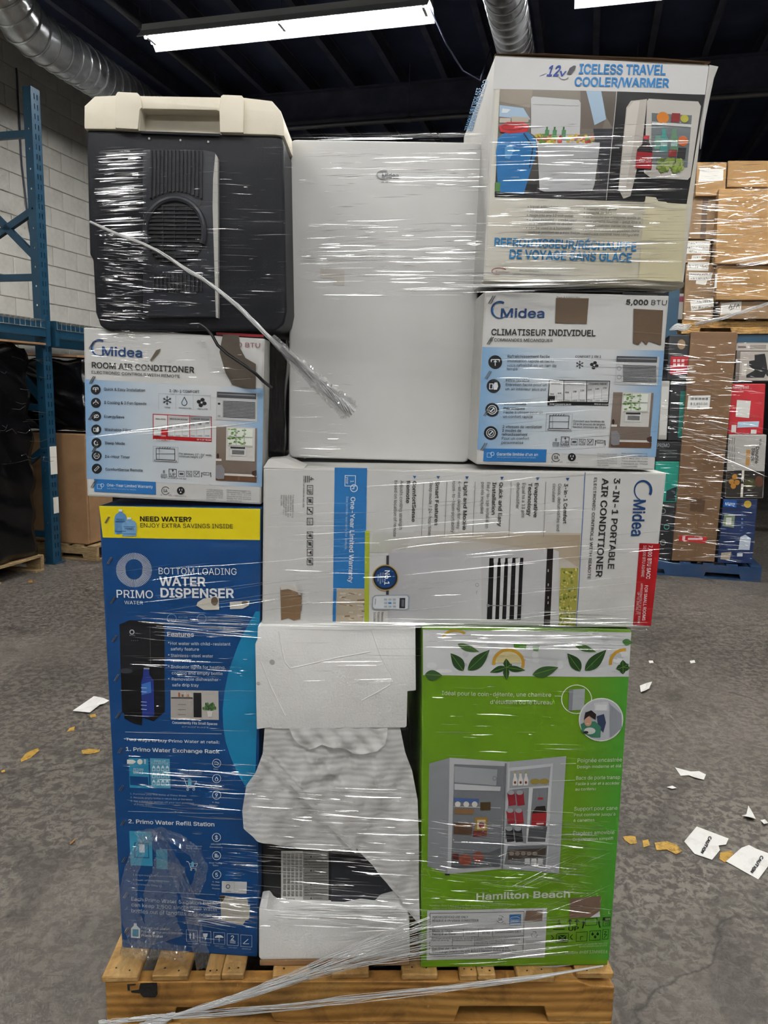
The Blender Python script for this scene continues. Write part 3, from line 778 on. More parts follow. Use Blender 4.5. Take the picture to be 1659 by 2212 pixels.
def room_photo(f, x0, y0, x1, y1):
    w = x1 - x0; h = y1 - y0; X = lambda a: x0 + a * w; Y = lambda a: y0 + a * h
    f.rect(x0, y0, x1, y1, '#8b7c70', 2, c2='#85776c', c3='#75685e', c4='#7b6d62'); f.rect(x0, Y(.88), x1, y1, '#6b4d38', 3); f.rect(x0, Y(.86), x1, Y(.90), '#d8d4cd', 4)
    f.rect(X(.25), Y(.0), X(.96), Y(.62), '#d3d1cc', 3); f.rect(X(.30), Y(.02), X(.9), Y(.35), '#e9efe4', 4); f.rect(X(.3), Y(.33), X(.9), Y(.36), '#b9b7b2', 5)
    for k in (.5, .7): f.rect(X(k - .008), Y(.02), X(k + .008), Y(.34), '#b9b7b2', 6)
    f.rect(X(.3), Y(.17), X(.9), Y(.185), '#b9b7b2', 6)
    rs = random.Random(3)
    for k in range(46): a, b = rs.uniform(.3, .72), rs.uniform(.03, .31); f.ell(X(a), Y(b), .035 * w, .014 * h, rs.choice(('#6f9a4e', '#8db566', '#53813a')), 5, 7)
    f.rect(X(.34), Y(.35), X(.74), Y(.53), '#dcdcd8', 5); f.rect(X(.36), Y(.36), X(.72), Y(.395), '#3c3d40', 6); f.rect(X(.4), Y(.42), X(.70), Y(.5), '#9d9e9e', 6)
    for k in range(4): f.rect(X(.4), Y(.43 + .018 * k), X(.7), Y(.437 + .018 * k), '#5e6062', 7)
    f.rect(x0, Y(.58), X(.14), Y(.62), '#e0ddd6', 4); f.ell(X(.05), Y(.53), .03 * w, .05 * h, '#3a2724', 4, 10)
    f.poly([(x0, Y(.7)), (X(.14), Y(.69)), (X(.22), Y(.78)), (X(.2), Y(.95)), (X(.05), Y(.96)), (x0, Y(.93))], '#8f8d92', 5)
    f.poly([(X(.88), Y(.82)), (x1, Y(.79)), (x1, Y(.9)), (X(.98), Y(.9)), (X(.97), Y(.98)), (X(.95), Y(.9)), (X(.89), Y(.88))], '#4a3630', 5)
    f.out('room_picture', 'printed picture of a room window with an air conditioner')
def chart(f, x0, y0, x1, y1, c, texts, fill, big=INK):
    w = x1 - x0; h = y1 - y0; f.rect(x0, y0, x1, y1, c, 1); f.rect(x0 + 5, y0 + 5, x1 - 4, y1 - .15 * h, '#dfe1e2', 2)
    for k, (a, b, g) in enumerate(((.02, .25, '#e2e4e5'), (.265, .62, '#b9bbbd'), (.635, .985, '#8f9194'))):
        f.quad((x0 + a * w, y0 + 6), (x0 + b * w, y0 + 6), (x0 + b * w, y0 + .55 * h), (x0 + a * w, y0 + .7 * h), g, 3, c3='#e5e7e8', c4='#e5e7e8')
        f.text(x0 + (a + .03) * w, y0 + .17 * h, texts[k], 9, INK, w=(b - a - .06) * w, b=1, layer=5)
    f.line(x0 + .255 * w, y0, x0 + .255 * w, y1, 3.5, c, 4); f.line(x0 + .627 * w, y0, x0 + .627 * w, y1, 3.5, c, 4)
    f.rect(x0 + fill[0] * w, y0 + fill[2] * h, x0 + fill[1] * w, y1, c, 4)
    for k, s_ in enumerate(('5K', '6K', '8K', '10K', '12K', '14.5K', '18K', '25K')):
        xx = x0 + (.03 + .123 * k) * w; f.text(xx, y0 + (.58 - .035 * k) * h, s_, 9, INK, w=.065 * w, b=1, layer=5)
        f.text(xx - .004 * w, y0 + .83 * h, ('150', '250', '350', '450', '550', '700', '1000', '1500')[k], 8, INK if not fill[0] <= .03 + .123 * k < fill[1] else '#ffffff', w=.075 * w, b=1, layer=5)
        if k not in (2, 5): f.line(xx - .02 * w, y0 + (.6 - .035 * k) * h, xx - .02 * w, y1 - .15 * h, 1.2, '#77797c', 4)
    f.text(x0 + 6, y1 - 3, texts[3], 8, '#ffffff', w=.36 * w, b=1, layer=5); f.text(x0 + .75 * w, y1 - 3, texts[4], 8, '#ffffff', w=.24 * w, b=1, layer=5)
    f.out('size_chart', 'printed room size chart')
def tiny_lines(f, x, y, w, n, dy, h=7, c='#55585b', seed=1, txt=None):
    base = txt or ['For help determining', 'which AC will best', 'suit your needs, and', 'additional product', 'information, scan', 'this code.']
    for k in range(n): f.text(x, y + k * dy, base[k % len(base)], h, c, w=w * (1 if k < n - 1 else .6), b=0)
def mark_csa(f, x, y, r=24):
    f.ring(x, y, r, r, r * .14, INK, 2, a0=.5, a1=5.8); f.text(x - r * .55, y + r * .35, 'SA', r * .75, INK, w=r * 1.05, b=2); f.text(x - r * 1.15, y + r * 1.2, 'C', r * .4, INK); f.text(x + r * .75, y + r * 1.25, 'US', r * .4, INK)
def mark_plug(f, x, y, r=22):
    f.ell(x, y, r, r, '#1c1c1e', 2); f.rect(x - .4 * r, y - .5 * r, x - .22 * r, y, '#e8e8e8', 3); f.rect(x + .22 * r, y - .5 * r, x + .4 * r, y, '#e8e8e8', 3); f.ell(x, y + .42 * r, .2 * r, .2 * r, '#e8e8e8', 3, 10)
    f.text(x - 30, y + r * 1.5, '115 Volts 60 Hz', 6, INK, w=62)

M_PANEL_WHITE = pmat('white_print_panel', '#cfcfcd', 0.45, var=.03, dirt='#aaa69f', dscale=4, damt=.25, spec=.35)
M_PANEL_BLUE = pmat('blue_print_panel', '#0c4680', 0.4, var=.06, spec=.4)
M_SIDE_BLUE = pmat('blue_carton_board', '#0c4680', 0.5, var=.08)
M_PANEL_GREEN = pmat('green_print_panel', '#689617', 0.42, var=.05, spec=.35)
M_SIDE_GREEN = pmat('green_carton_board', '#689617', 0.5, var=.08)

# ---- water dispenser carton (blue)
f = Face((-.45, 1.70, 0), yaw=-4)
f.slope = lambda x, y: .012 + (.02 if y > 1550 else 0) + max(0, (y - 1850) * .00022)
f.leanf = lambda x, y: (.048 - (x - 230) / 330 * .06)
carton(f, [(213, 1092), (564, 1098), (556, 2081), (264, 2060)], .37, 'water_dispenser_carton', 'tall blue water dispenser carton with a yellow top band', M_SIDE_BLUE, M_PANEL_BLUE, amp=.0018, zmin=.1440)
DISP = f
f.zoom(200, 1080, .2441)
f.quad((58, 52), (1484, 78), (1482, 354), (92, 332), '#e9d617', 0); f.out('yellow_band', 'yellow band')
for bx, by, w, h in ((195, 88, 110, 215), (266, 160, 128, 160)):
    f.poly([(bx + w * .38, by), (bx + w * .62, by), (bx + w * .64, by + h * .1), (bx + w * .86, by + h * .17), (bx + w * .97, by + h * .27), (bx + w, by + h * .5), (bx + w * .98, by + h * .98), (bx + w * .02, by + h), (bx, by + h * .4), (bx + w * .03, by + h * .27), (bx + w * .14, by + h * .17), (bx + w * .36, by + h * .1)], '#5f93c4' if bx < 200 else '#79a8d2', 2 if bx < 200 else 4)
    f.rect(bx + w * .36, by - 8, bx + w * .64, by + h * .06, '#dfe7ee', 5); f.rect(bx + w * .1, by + h * .45, bx + w * .9, by + h * .48, '#3d6d9e', 5); f.rect(bx + w * .05, by + h * .85, bx + w * .95, by + h * .88, '#3d6d9e', 5)
    f.text(bx + w * .2, by + h * (.42 if bx < 200 else .63), 'PRIMO', 16, '#24486f', w=w * .62, b=1, layer=6)
f.out('bottle_picture', 'printed picture of two water bottles')
f.text(423, 185, 'NEED WATER?', 40, '#15171c', w=456, b=3); f.text(426, 240, 'ENJOY EXTRA SAVINGS INSIDE', 37, '#23262c', w=818); f.out('headline', 'black lettering on yellow')
for k in range(72):
    a = 2 * math.pi * k / 72; r0 = 74 + (10 * math.sin(a) if math.sin(a) > 0 else 22 * -math.sin(a)); c_, s_ = math.cos(a), math.sin(a); wd = .017
    f.poly([(370 + r0 * math.cos(a - wd), 618 + r0 * math.sin(a - wd)), (370 + 160 * math.cos(a - wd), 618 + 152 * math.sin(a - wd)), (370 + 160 * math.cos(a + wd), 618 + 152 * math.sin(a + wd)), (370 + r0 * math.cos(a + wd), 618 + r0 * math.sin(a + wd))], '#dfe6ee', 1)
drop(f, 370, 630, 60, '#0c4680', 3, 1.6)
f.text(217, 862, 'PRIMO', 68, '#e8ecf2', w=325, b=1); f.text(286, 920, 'WATER', 31, '#e0e6ee', w=165); f.out('logo', 'white sunburst and drop mark with lettering')
f.text(592, 652, 'BOTTOM LOADING', 58, '#e4e9f0', w=685); f.text(597, 752, 'WATER', 76, '#eceff4', w=410, b=3); f.text(608, 855, 'DISPENSER', 78, '#eceff4', w=648, b=3); f.out('headline', 'white lettering')
# dispenser picture
f.poly([(240, 1100), (330, 1062), (520, 1070), (638, 1098), (642, 1870), (545, 1955), (440, 1920), (262, 1880)], '#131418', 1)
f.poly([(242, 1105), (515, 1112), (512, 1470), (300, 1530), (250, 1500)], '#1c1d22', 2); f.poly([(520, 1090), (632, 1105), (630, 1470), (520, 1470)], '#17181c', 2); f.line(512, 1110, 520, 1470, 5, '#4c5058', 3)
f.poly([(258, 1530), (300, 1550), (430, 1555), (445, 1925), (440, 1990), (370, 1975), (285, 1930)], '#0e0f12', 3)
f.ell(300, 1510, 60, 22, '#3a3d44', 3)
f.poly([(455, 1490), (505, 1490), (508, 1540), (545, 1590), (552, 1900), (500, 1920), (442, 1915), (434, 1620), (452, 1550)], '#263a8c', 3); f.poly([(440, 1625), (520, 1600), (525, 1700), (440, 1720)], '#3f78c8', 4)
for yy in (1655, 1690, 1780, 1810, 1845): f.line(434, yy, 485, yy + 3, 5, '#c9d6ee', 5)
f.ring(353, 1165, 22, 22, 8, '#b9bec6', 4); f.text(333, 1196, 'primo', 8, '#b9bec6', w=48, layer=4)
for k in range(4): f.ell(350 + 18 * k, 1240, 3, 3, '#9aa0a8', 4, 8)
f.rect(460, 1478, 510, 1492, '#9aa0a8', 5)
f.out('product_picture', 'printed picture of a black water dispenser')
f.poly([(985, 868), (1120, 850), (1125, 966), (990, 968), (925, 930), (935, 900)], '#d9d4c8', 4); f.ell(1085, 890, 32, 40, '#6d5a48', 5, 9); f.poly([(1218, 898), (1340, 892), (1392, 890), (1385, 930), (1330, 960), (1220, 962)], '#d3cfc6', 4); f.ell(1350, 908, 30, 16, '#6d5f55', 5, 9); f.out('torn_patch', 'torn paper left by a sticker')
for cx in (705, 970): f.ring(cx, 1045, 42, 40, 4, '#8fb4d8', 2); f.text(cx + 60, 1040, 'BOTTOM', 14, '#8fb4d8'); f.text(cx + 60, 1065, 'LOADING', 12, '#8fb4d8')
f.text(667, 1202, 'Features', 37, '#e4e9f0', w=235, b=2)
for x, y, t_, w in ((693, 1277, 'Hot water with child-resistant', 530), (697, 1326, 'safety feature', 250), (697, 1384, 'Stainless-steel water', 375), (700, 1428, 'reservoirs', 175), (700, 1484, 'Indicator lights for heating,', 480), (705, 1539, 'cooling and empty bottle', 450), (706, 1593, 'Removable dishwasher-', 432), (708, 1645, 'safe drip tray', 235)):
    f.text(x, y, t_, 26, '#ccd6e4', w=w, b=1)
for y in (1257, 1366, 1467, 1577): f.ell(679, y, 6, 6, '#ccd6e4', 3, 8)
f.out('feature_text', 'white list of features')
f.rect(695, 1682, 1118, 1940, '#c2beb8', 2); f.rect(700, 1742, 890, 1752, '#3a3633', 4); f.rect(700, 1752, 895, 1920, '#b1aca6', 3); f.rect(897, 1702, 967, 1918, '#1b1c20', 4)
for k in range(3): f.line(760, 1805 + 45 * k, 830, 1806 + 45 * k, 4, '#6a6560', 4)
for k, x in enumerate((770, 800, 822, 848)): f.rect(x - 7, 1700 + (k % 2) * 16, x + 7, 1738, ('#b4643a', '#8d5b3a', '#d5d0c8', '#c47a3e')[k], 4)
rs = random.Random(5)
for k in range(40): a = rs.uniform(-1.5, 1.5); r = rs.uniform(10, 62); f.ell(1042 + r * math.sin(a), 1850 - r * math.cos(a), 9, 14, rs.choice(('#4c7142', '#5f8650', '#36582f')), 4, 7)
f.poly([(1018, 1862), (1068, 1862), (1060, 1914), (1025, 1914)], '#dcd8d2', 5); f.out('kitchen_picture', 'printed picture of a kitchen')
f.text(710, 1975, 'Conveniently Fits Small Spaces', 22, '#dfe5ee', w=397, b=2); f.text(795, 2008, '40.9" H x 12.2" W x 14.2" D', 13, '#b9c6d8', w=230)
f.line(292, 2050, 1145, 2066, 4, '#b9c6d8'); f.out('caption', 'small white lettering')
f.zoom(200, 1560, .2947)
f.text(247, 132, 'Two ways to buy Primo Water at retail:', 21, '#d9e1ec', w=687, b=1); f.text(247, 206, '1. Primo Water Exchange Rack', 27, '#e4e9f0', w=687, b=2, slope=.028); f.text(265, 736, '2. Primo Water Refill Station', 28, '#e4e9f0', w=632, b=2, slope=.032); f.out('section_heading', 'white headings')
f.rect(270, 262, 415, 480, '#2f93bb', 1); f.rect(277, 395, 410, 460, '#0c4680', 2); f.poly([(255, 272), (300, 272), (322, 287), (300, 303), (255, 303)], '#e4e4dc', 2); f.ell(350, 287, 20, 20, '#e4e4dc', 2, 16); f.rect(380, 268, 394, 303, '#bcd', 2)
for k, s_ in enumerate(('RETURN', 'EMPTY', 'BOTTLE')): f.text(303, 345 + 15 * k, s_, 11, '#d8e8f0', w=72, b=2)
f.rect(426, 262, 571, 480, '#52a3c4', 1); f.text(455, 283, 'PICK UP', 11, '#d8e8f0', w=85, b=2); f.text(432, 300, 'FULL BOTTLE', 11, '#d8e8f0', w=125, b=2)
for j in range(3):
    for i in range(4): x = 440 + 33 * i; y = 320 + 52 * j; f.poly([(x + 9, y - 7), (x + 15, y - 7), (x + 24, y + 9), (x + 24, y + 34), (x, y + 34), (x, y + 9)], '#d6e6ee', 3); f.rect(x + 4, y + 12, x + 20, y + 29, '#52a3c4', 4)
f.rect(275, 797, 440, 1048, '#3d9cc2', 1); f.frame(310, 880, 415, 990, 5, '#1d4f80', 2); f.rect(345, 890, 385, 950, '#cfe0ea', 3); f.rect(470, 930, 552, 1072, '#3d8fb2', 1)
f.out('rack_picture', 'light blue pictograms of bottle racks')
def cart(x, y, k=1.0):
    f.path([(x, y), (x + 22 * k, y + 3), (x + 45 * k, y + 66 * k), (x + 100 * k, y + 66 * k)], 5 * k, '#d5dfea'); f.path([(x + 28 * k, y + 20 * k), (x + 112 * k, y + 20 * k), (x + 98 * k, y + 52 * k), (x + 42 * k, y + 52 * k)], 4 * k, '#d5dfea')
    for q in (48, 92): f.ring(x + q * k, y + 80 * k, 9 * k, 9 * k, 4 * k, '#d5dfea', 2, 14)
    f.poly([(x + 57 * k, y), (x + 66 * k, y), (x + 76 * k, y + 12 * k), (x + 76 * k, y + 50 * k), (x + 48 * k, y + 50 * k), (x + 48 * k, y + 12 * k)], '#67b2d2', 3)
cart(653, 408); cart(690, 1015, .75)
for k, (x, y) in enumerate(((911, 298), (911, 410), (912, 530), (911, 838), (912, 972), (914, 1110))):
    f.ring(x, y, 32, 32, 4, '#d5dfea')
    if k == 1: drop(f, x, y + 4, 13, '#d5dfea', 3); drop(f, x, y + 5, 8, '#0c4680', 4)
    elif k == 0: f.path([(x - 18, y - 8), (x, y - 12), (x + 8, y - 4), (x + 18, y + 2)], 5, '#d5dfea', 3); f.path([(x - 16, y + 6), (x - 2, y + 8), (x + 14, y + 12)], 5, '#d5dfea', 3)
    elif k == 4: f.rect(x - 14, y - 16, x + 6, y + 12, '#b9c8da', 3); f.rect(x + 8, y - 4, x + 15, y + 12, '#b9c8da', 3)
    else: f.text(x - 11, y + 14, {2: '9', 3: '$', 5: '5'}[k], 28, '#d5dfea', b=2)
for x, y, a in ((890, 345, 'Easy'), (868, 365, 'Exchange'), (856, 465, 'High-Quality'), (885, 483, 'Water'), (882, 588, '9-Step'), (860, 608, 'Filtration'), (870, 892, 'Affordable'), (862, 912, 'Convenience'), (858, 1028, 'Great Tasting'), (884, 1046, 'Water'), (884, 1166, '5-Step'), (876, 1188, 'Filtration'), (882, 1214, 'Process')): f.text(x, y, a, 11, '#b4c4da', b=1)
f.out('benefit_icons', 'ring icons with captions')
for x, y, a, w in ((278, 527, '1. Purchase your first bottle of Primo Water.', 418), (280, 553, '2. Recycle empty bottle in return bin at the store.', 460), (281, 579, '3. Get a ticket for savings off your next purchase', 465), (305, 603, 'of Primo Water.', 140), (300, 1118, '1. Bring an empty bottle to a station near you.', 330), (300, 1155, '2. Fill with refreshing filtered water.', 270), (300, 1188, '3. Pull ticket for money off.', 215), (640, 362, 'Find your nearest Water', 165), (640, 378, 'Exchange Rack location', 160), (690, 905, 'Find your nearest', 115), (690, 922, 'Refill station', 110)): f.text(x, y, a, 12, '#a9bbd6', w=w)
f.line(262, 650, 962, 664, 3, '#a9bbd6'); f.line(290, 1226, 905, 1256, 3, '#a9bbd6')
f.text(288, 1303, 'Each Primo Water 5-gallon bottle', 27, '#b9c8dc', w=632, slope=.05); f.text(288, 1345, 'can keep 1,500 single-use water', 27, '#b9c8dc', w=632, slope=.05); f.text(288, 1388, 'bottles out of landfills and oceans.', 27, '#b9c8dc', w=640, slope=.05)
f.text(358, 1510, 'Protect our planet.', 19, '#b9c8dc', w=218, slope=.04); f.text(360, 1538, 'Preserve our environment.', 19, '#b9c8dc', w=308, slope=.04); f.text(360, 1568, 'Primo Water', 19, '#dfe6ef', w=160, b=2, slope=.04); f.out('small_text', 'small pale lettering')
f.poly([(305, 1470), (325, 1470), (327, 1488), (352, 1510), (350, 1580), (284, 1576), (284, 1508), (303, 1488)], '#d9e4ec', 2); f.poly([(296, 1512), (340, 1514), (338, 1568), (294, 1565)], '#3a93b8', 3)
for k, (x0, y0) in enumerate(((688, 1517), (787, 1525), (888, 1535), (987, 1546), (1086, 1556))):
    f.frame(x0, y0, x0 + 84, y0 + 88, 3, '#a9bbd6')
    if k == 0: f.poly([(x0 + 20, y0 + 40), (x0 + 30, y0 + 20), (x0 + 40, y0 + 40)], '#d5dfea', 3); f.rect(x0 + 26, y0 + 36, x0 + 34, y0 + 66, '#d5dfea', 3); f.rect(x0 + 50, y0 + 22, x0 + 60, y0 + 66, '#d5dfea', 3)
    if k == 1: f.poly([(x0 + 24, y0 + 18), (x0 + 60, y0 + 18), (x0 + 56, y0 + 42), (x0 + 45, y0 + 50), (x0 + 45, y0 + 66), (x0 + 39, y0 + 66), (x0 + 39, y0 + 50), (x0 + 28, y0 + 42)], '#d5dfea', 3)
    if k == 2: f.ell(x0 + 42, y0 + 40, 32, 20, '#d5dfea', 3, 14, math.pi, 2 * math.pi); f.rect(x0 + 40, y0 + 38, x0 + 44, y0 + 70, '#d5dfea', 3)
    if k == 3: f.text(x0 + 28, y0 + 46, '2', 34, '#d5dfea', b=2); f.rect(x0 + 22, y0 + 52, x0 + 62, y0 + 57, '#d5dfea', 3); f.rect(x0 + 22, y0 + 64, x0 + 62, y0 + 69, '#d5dfea', 3)
    if k == 4: f.path([(x0 + 20, y0 + 62), (x0 + 56, y0 + 30)], 5, '#d5dfea', 3); f.path([(x0 + 20, y0 + 64), (x0 + 62, y0 + 64)], 5, '#d5dfea', 3)
    f.text(x0 + 10, y0 + 104, ('THIS SIDE UP', 'FRAGILE', 'KEEP DRY', 'STACK HEIGHT', 'ANGLE')[k], 9, '#a9bbd6', w=66)
f.out('handling_symbols', 'row of handling symbols')
f.poly([(952, 1156), (1133, 1166), (1130, 1252), (950, 1240)], '#d4d6d8', 3); f.ring(996, 1196, 16, 16, 5, '#33363a', 4); f.text(980, 1170, 'Conforms to standard', 6, '#44474a', w=120); [f.text(1038, 1186 + 13 * k, ('Certified to CSA', 'Std. C22.2 No.', 'Refrigerating', 'Equipment')[k], 6, '#44474a', w=70) for k in range(4)]; f.text(978, 1236, 'Intertek', 8, '#33363a'); f.out('white_sticker', 'small white approval sticker')
f.poly([(940, 1260), (975, 1262), (1138, 1292), (1140, 1340), (1156, 1345), (1150, 1440), (1122, 1450), (1105, 1478), (946, 1445)], '#c6c2b6', 3); f.poly([(938, 1260), (978, 1264), (960, 1300), (945, 1310)], '#4d3a2c', 4); f.out('torn_patch', 'torn pale sticker remains')
f.zoom(200, 1080, .2441)
pts = [(1445, 985), (1385, 1090), (1330, 1190), (1282, 1300), (1235, 1430), (1200, 1540), (1170, 1690), (1153, 1850), (1158, 2000), (1180, 2140), (1225, 2280), (1285, 2420), (1370, 2560), (1440, 2640)]
rt = lambda y: 1485 - max(0, (y - 900)) * .028
for (x0, y0), (x1, y1) in zip(pts[:-1], pts[1:]): f.quad((x0, y0), (rt(y0), y0), (rt(y1), y1), (x1, y1), '#1c86b6', 1)
f.out('teal_curve', 'light blue curved field')
staples(f, [(128, 175), (148, 535), (178, 885), (190, 1225), (210, 1570), (225, 1900)], 55); f.zoom(200, 1560, .2947); staples(f, [(198, 205), (208, 480), (218, 735), (228, 1005), (238, 1265), (246, 1520)], 36)
# ---- room air conditioner carton on the dispenser carton (left)
f = Face((-.45, 1.70, 0), yaw=0)
f.slope = lambda x, y: .049
f.leanf = lambda x, y: (.02 - (x - 180) / 390 * .04)
carton(f, [(180, 707), (572, 731), (564, 1090), (188, 1072)], .36, 'air_conditioner_carton', 'scuffed white and blue air conditioner carton on top of the blue dispenser carton', M_SIDE_WHITE, M_PANEL_WHITE, amp=.0022)
f.zoom(0, 680, .37372)
f.quad((490, 372), (820, 390), (830, 965), (502, 948), '#86aed4', 0, c2='#c6d3de', c3='#c9d5de', c4='#86aed4'); f.quad((820, 390), (1250, 412), (1248, 985), (830, 965), '#c6d3de', 0, c2='#d6d9da', c3='#d8dadb', c4='#c9d5de'); f.quad((1250, 412), (1524, 424), (1514, 995), (1248, 985), '#d6d9da', 0, c2='#8ab2d6', c3='#8ab2d6', c4='#d8dadb'); f.out('blue_field', 'light blue printed field')
swirl_logo(f, 576, 190, 50, 592, 234, 50, 232)
f.text(532, 306, 'ROOM AIR CONDITIONER', 33, '#323234', w=593, b=2); f.text(532, 339, 'ELECTRONIC CONTROLS WITH REMOTE', 16, '#2c2c2e', w=510, b=2); f.out('headline', 'dark lettering')
IC = [(555, 432), (556, 509), (557, 586), (558, 663), (559, 740), (560, 815), (561, 889)]
for k, (x, y) in enumerate(IC):
    f.ell(x, y, 29, 29, '#222326', 2); w_ = '#dfe4ea'
    if k == 0: f.path([(x - 14, y + 2), (x - 14, y - 10), (x + 14, y - 10), (x + 14, y + 2)], 4, w_, 3); f.line(x, y + 14, x, y - 2, 4, w_, 3); f.poly([(x - 8, y + 2), (x, y - 7), (x + 8, y + 2)], w_, 3)
    elif k == 1: f.ring(x, y + 6, 16, 14, 4, w_, 3, a0=math.pi, a1=2 * math.pi); fan(f, x, y + 8, 10, w_); f.ell(x, y - 14, 4, 4, w_, 3, 8)
    elif k == 2: f.ring(x + 2, y, 15, 10, 4, w_, 3); f.line(x - 12, y + 12, x + 10, y - 10, 4, w_, 3)
    elif k == 3: f.frame(x - 16, y - 10, x, y + 12, 3, w_, 3); f.poly([(x + 2, y + 14), (x + 2, y - 4), (x + 6, y - 14), (x + 14, y - 14), (x + 17, y + 4), (x + 12, y + 14)], w_, 3)
    elif k == 4: f.ring(x, y, 15, 15, 6, w_, 3, a0=.6, a1=4.6); f.text(x + 2, y + 2, 'z', 10, w_, b=2)
    elif k == 5: f.ring(x, y, 17, 17, 3, w_, 3, a0=-.9, a1=4.6); f.text(x - 9, y + 5, '24', 11, w_, b=2)
    else: f.line(x - 12, y + 12, x + 12, y - 12, 12, w_, 3); f.line(x - 9, y + 9, x + 10, y - 10, 6, '#222326', 4)
f.out('feature_icons', 'round black feature icons')
for x, y, t_, w in ((603, 437, 'Quick & Easy Installation', 240), (604, 514, '3 Cooling & 3 Fan Speeds', 247), (605, 595, 'EnergySave', 117), (606, 670, 'Washable Filter', 156), (608, 748, 'Sleep Mode', 116), (609, 826, '24-Hour Timer', 144), (611, 900, 'ComfortSense Remote', 215)): f.text(x, y, t_, 16, '#2a2c30', w=w, b=1, slope=.03)
f.out('feature_text', 'dark feature captions')
f.text(982, 446, '3-IN-1 COMFORT', 15, INK, w=173, b=2, slope=.04); f.line(920, 455, 1218, 468, 1.5, '#8a8d90'); [f.line(x, 458, x, 550, 1.2, '#9a9da0') for x in (921, 1020, 1119, 1218)]
snowflake(f, 970, 495, 27); drop(f, 1069, 506, 17, INK, 2, 2.0); drop(f, 1069, 507, 13, '#c2d0dc', 3, 2.0); fan(f, 1168, 507, 30)
for x, y, a in ((955, 537, 'COOLS'), (1038, 541, 'DEHUMIDIFIES'), (1143, 546, 'VENTILATES')): f.text(x, y, a, 7, INK, b=1)
f.out('comfort_icons', 'snowflake, drop and fan icons')
chart(f, 886, 580, 1226, 727, '#b5161c', ('SMALL ROOM', 'MEDIUM ROOM', 'LARGE ROOM', 'SQ FT COOLING AREA', "10' X 25' ROOM"), (.145, .255, .57))
window_sketch(f, 886, 762, 1032, 852); f.text(1037, 807, 'Fits windows 23"-36" wide,', 11, INK, w=190, b=1); f.text(1037, 822, 'minimum height 13"', 11, INK, w=138, b=1); f.out('window_diagram', 'line diagram of a sash window')
care_symbols(f, 950, 912); f.text(933, 944, 'DO NOT LAY DOWN ON THIS SIDE', 7, INK, w=146, b=1); f.out('handling_symbols', 'row of handling symbols')
ac_unit(f, 1252, 450, 1488, 612); room_photo(f, 1250, 650, 1484, 962)
f.rect(546, 957, 902, 1030, '#2a77bd', 2); f.text(620, 991, 'One-Year Limited Warranty', 16, '#e6ecf2', w=265, b=2, slope=.04); f.text(620, 1006, 'See written warranty for details.', 8, '#a9c8e4', w=170); f.frame(563, 978, 590, 1006, 2.5, '#c9dcee', 3); f.ring(592, 985, 11, 11, 3, '#c9dcee', 3); f.out('warranty_banner', 'blue warranty banner')
mark_csa(f, 958, 1016); mark_plug(f, 1046, 1016); tiny_lines(f, 1194, 1012, 95, 6, 11); tiny_lines(f, 1312, 1015, 140, 6, 12, txt=['Midea America (Canada) Corp.', 'Mississauga, ON L4W', '(1-866-646-4332)', 'Imported by the company', 'Made for this market', 'All rights reserved']); f.out('small_text', 'small print and approval marks')
f.rect(1250, 108, 1524, 124, '#9a2730', 1, c2='#9a2730'); f.text(1376, 186, '0 BTU', 26, '#8f4a50', w=128, slope=.03); f.out('power_lettering', 'red strip and lettering')
f.poly([(1290, 112), (1382, 118), (1388, 190), (1420, 250), (1480, 285), (1479, 428), (1410, 424), (1345, 405), (1305, 335), (1270, 215)], '#5f564c', 4); f.poly([(870, 262), (905, 205), (932, 196), (918, 225), (880, 268)], '#6d6252', 4); f.out('torn_patch', 'grey brown patch of torn board')
staples(f, [(530, 375), (525, 585), (545, 770), (540, 975), (528, 175)], 40)
MIDL = f

# ---- climatiseur carton (right, below the travel cooler carton)
f = Face((.4, 1.70, 0), yaw=1.6)
f.slope = lambda x, y: .012 + (x - 1040) / 400 * .012
f.leanf = lambda x, y: -.052 - (x - 1045) / 400 * .035
carton(f, [(1047, 629), (1446, 638), (1414, 1016), (1028, 1003)], .36, 'air_conditioner_carton', 'white and blue air conditioner carton with French lettering under the travel cooler carton', M_SIDE_WHITE, M_PANEL_WHITE, amp=.0018)
f.zoom(1010, 600, .3912)
f.quad((82, 382), (400, 388), (360, 965), (53, 948), '#82add4', 0, c2='#c6d3de', c3='#c9d5de', c4='#82add4'); f.quad((400, 388), (800, 396), (760, 980), (360, 965), '#c6d3de', 0, c2='#d6d9da', c3='#d8dadb', c4='#c9d5de'); f.quad((800, 396), (1086, 402), (1038, 990), (760, 980), '#d6d9da', 0, c2='#82add4', c3='#82add4', c4='#d8dadb'); f.out('blue_field', 'light blue printed field')
swirl_logo(f, 178, 177, 50, 182, 218, 48, 240)
f.text(130, 316, 'CLIMATISEUR INDIVIDUEL', 33, '#2c2c2f', w=573, b=2, slope=.012); f.text(122, 351, 'À COMMANDES MÉCANIQUES', 16, '#2c2c2e', w=344, b=2, slope=.012); f.out('headline', 'dark lettering')
f.text(873, 148, '5,000', 27, '#2c2c2e', w=122, b=3, slope=.02); f.text(1012, 150, 'BTU', 27, '#2c2c2e', w=85, slope=.02); f.rect(855, 82, 1105, 93, '#2b2b2d', 1); f.text(490, 116, 'Item # 52001204', 13, '#6a6a6a', w=130, b=1); f.out('power_lettering', 'black lettering')
f.poly([(487, 112), (668, 114), (655, 254), (481, 250)], '#6a5846', 4); f.poly([(915, 172), (1078, 180), (1066, 372), (1000, 350), (985, 372), (960, 348), (940, 372), (910, 360)], '#6a5846', 4); f.line(915, 300, 1070, 310, 3, '#8a745e', 5)
f.out('torn_patch', 'bare brown board where stickers were torn off')
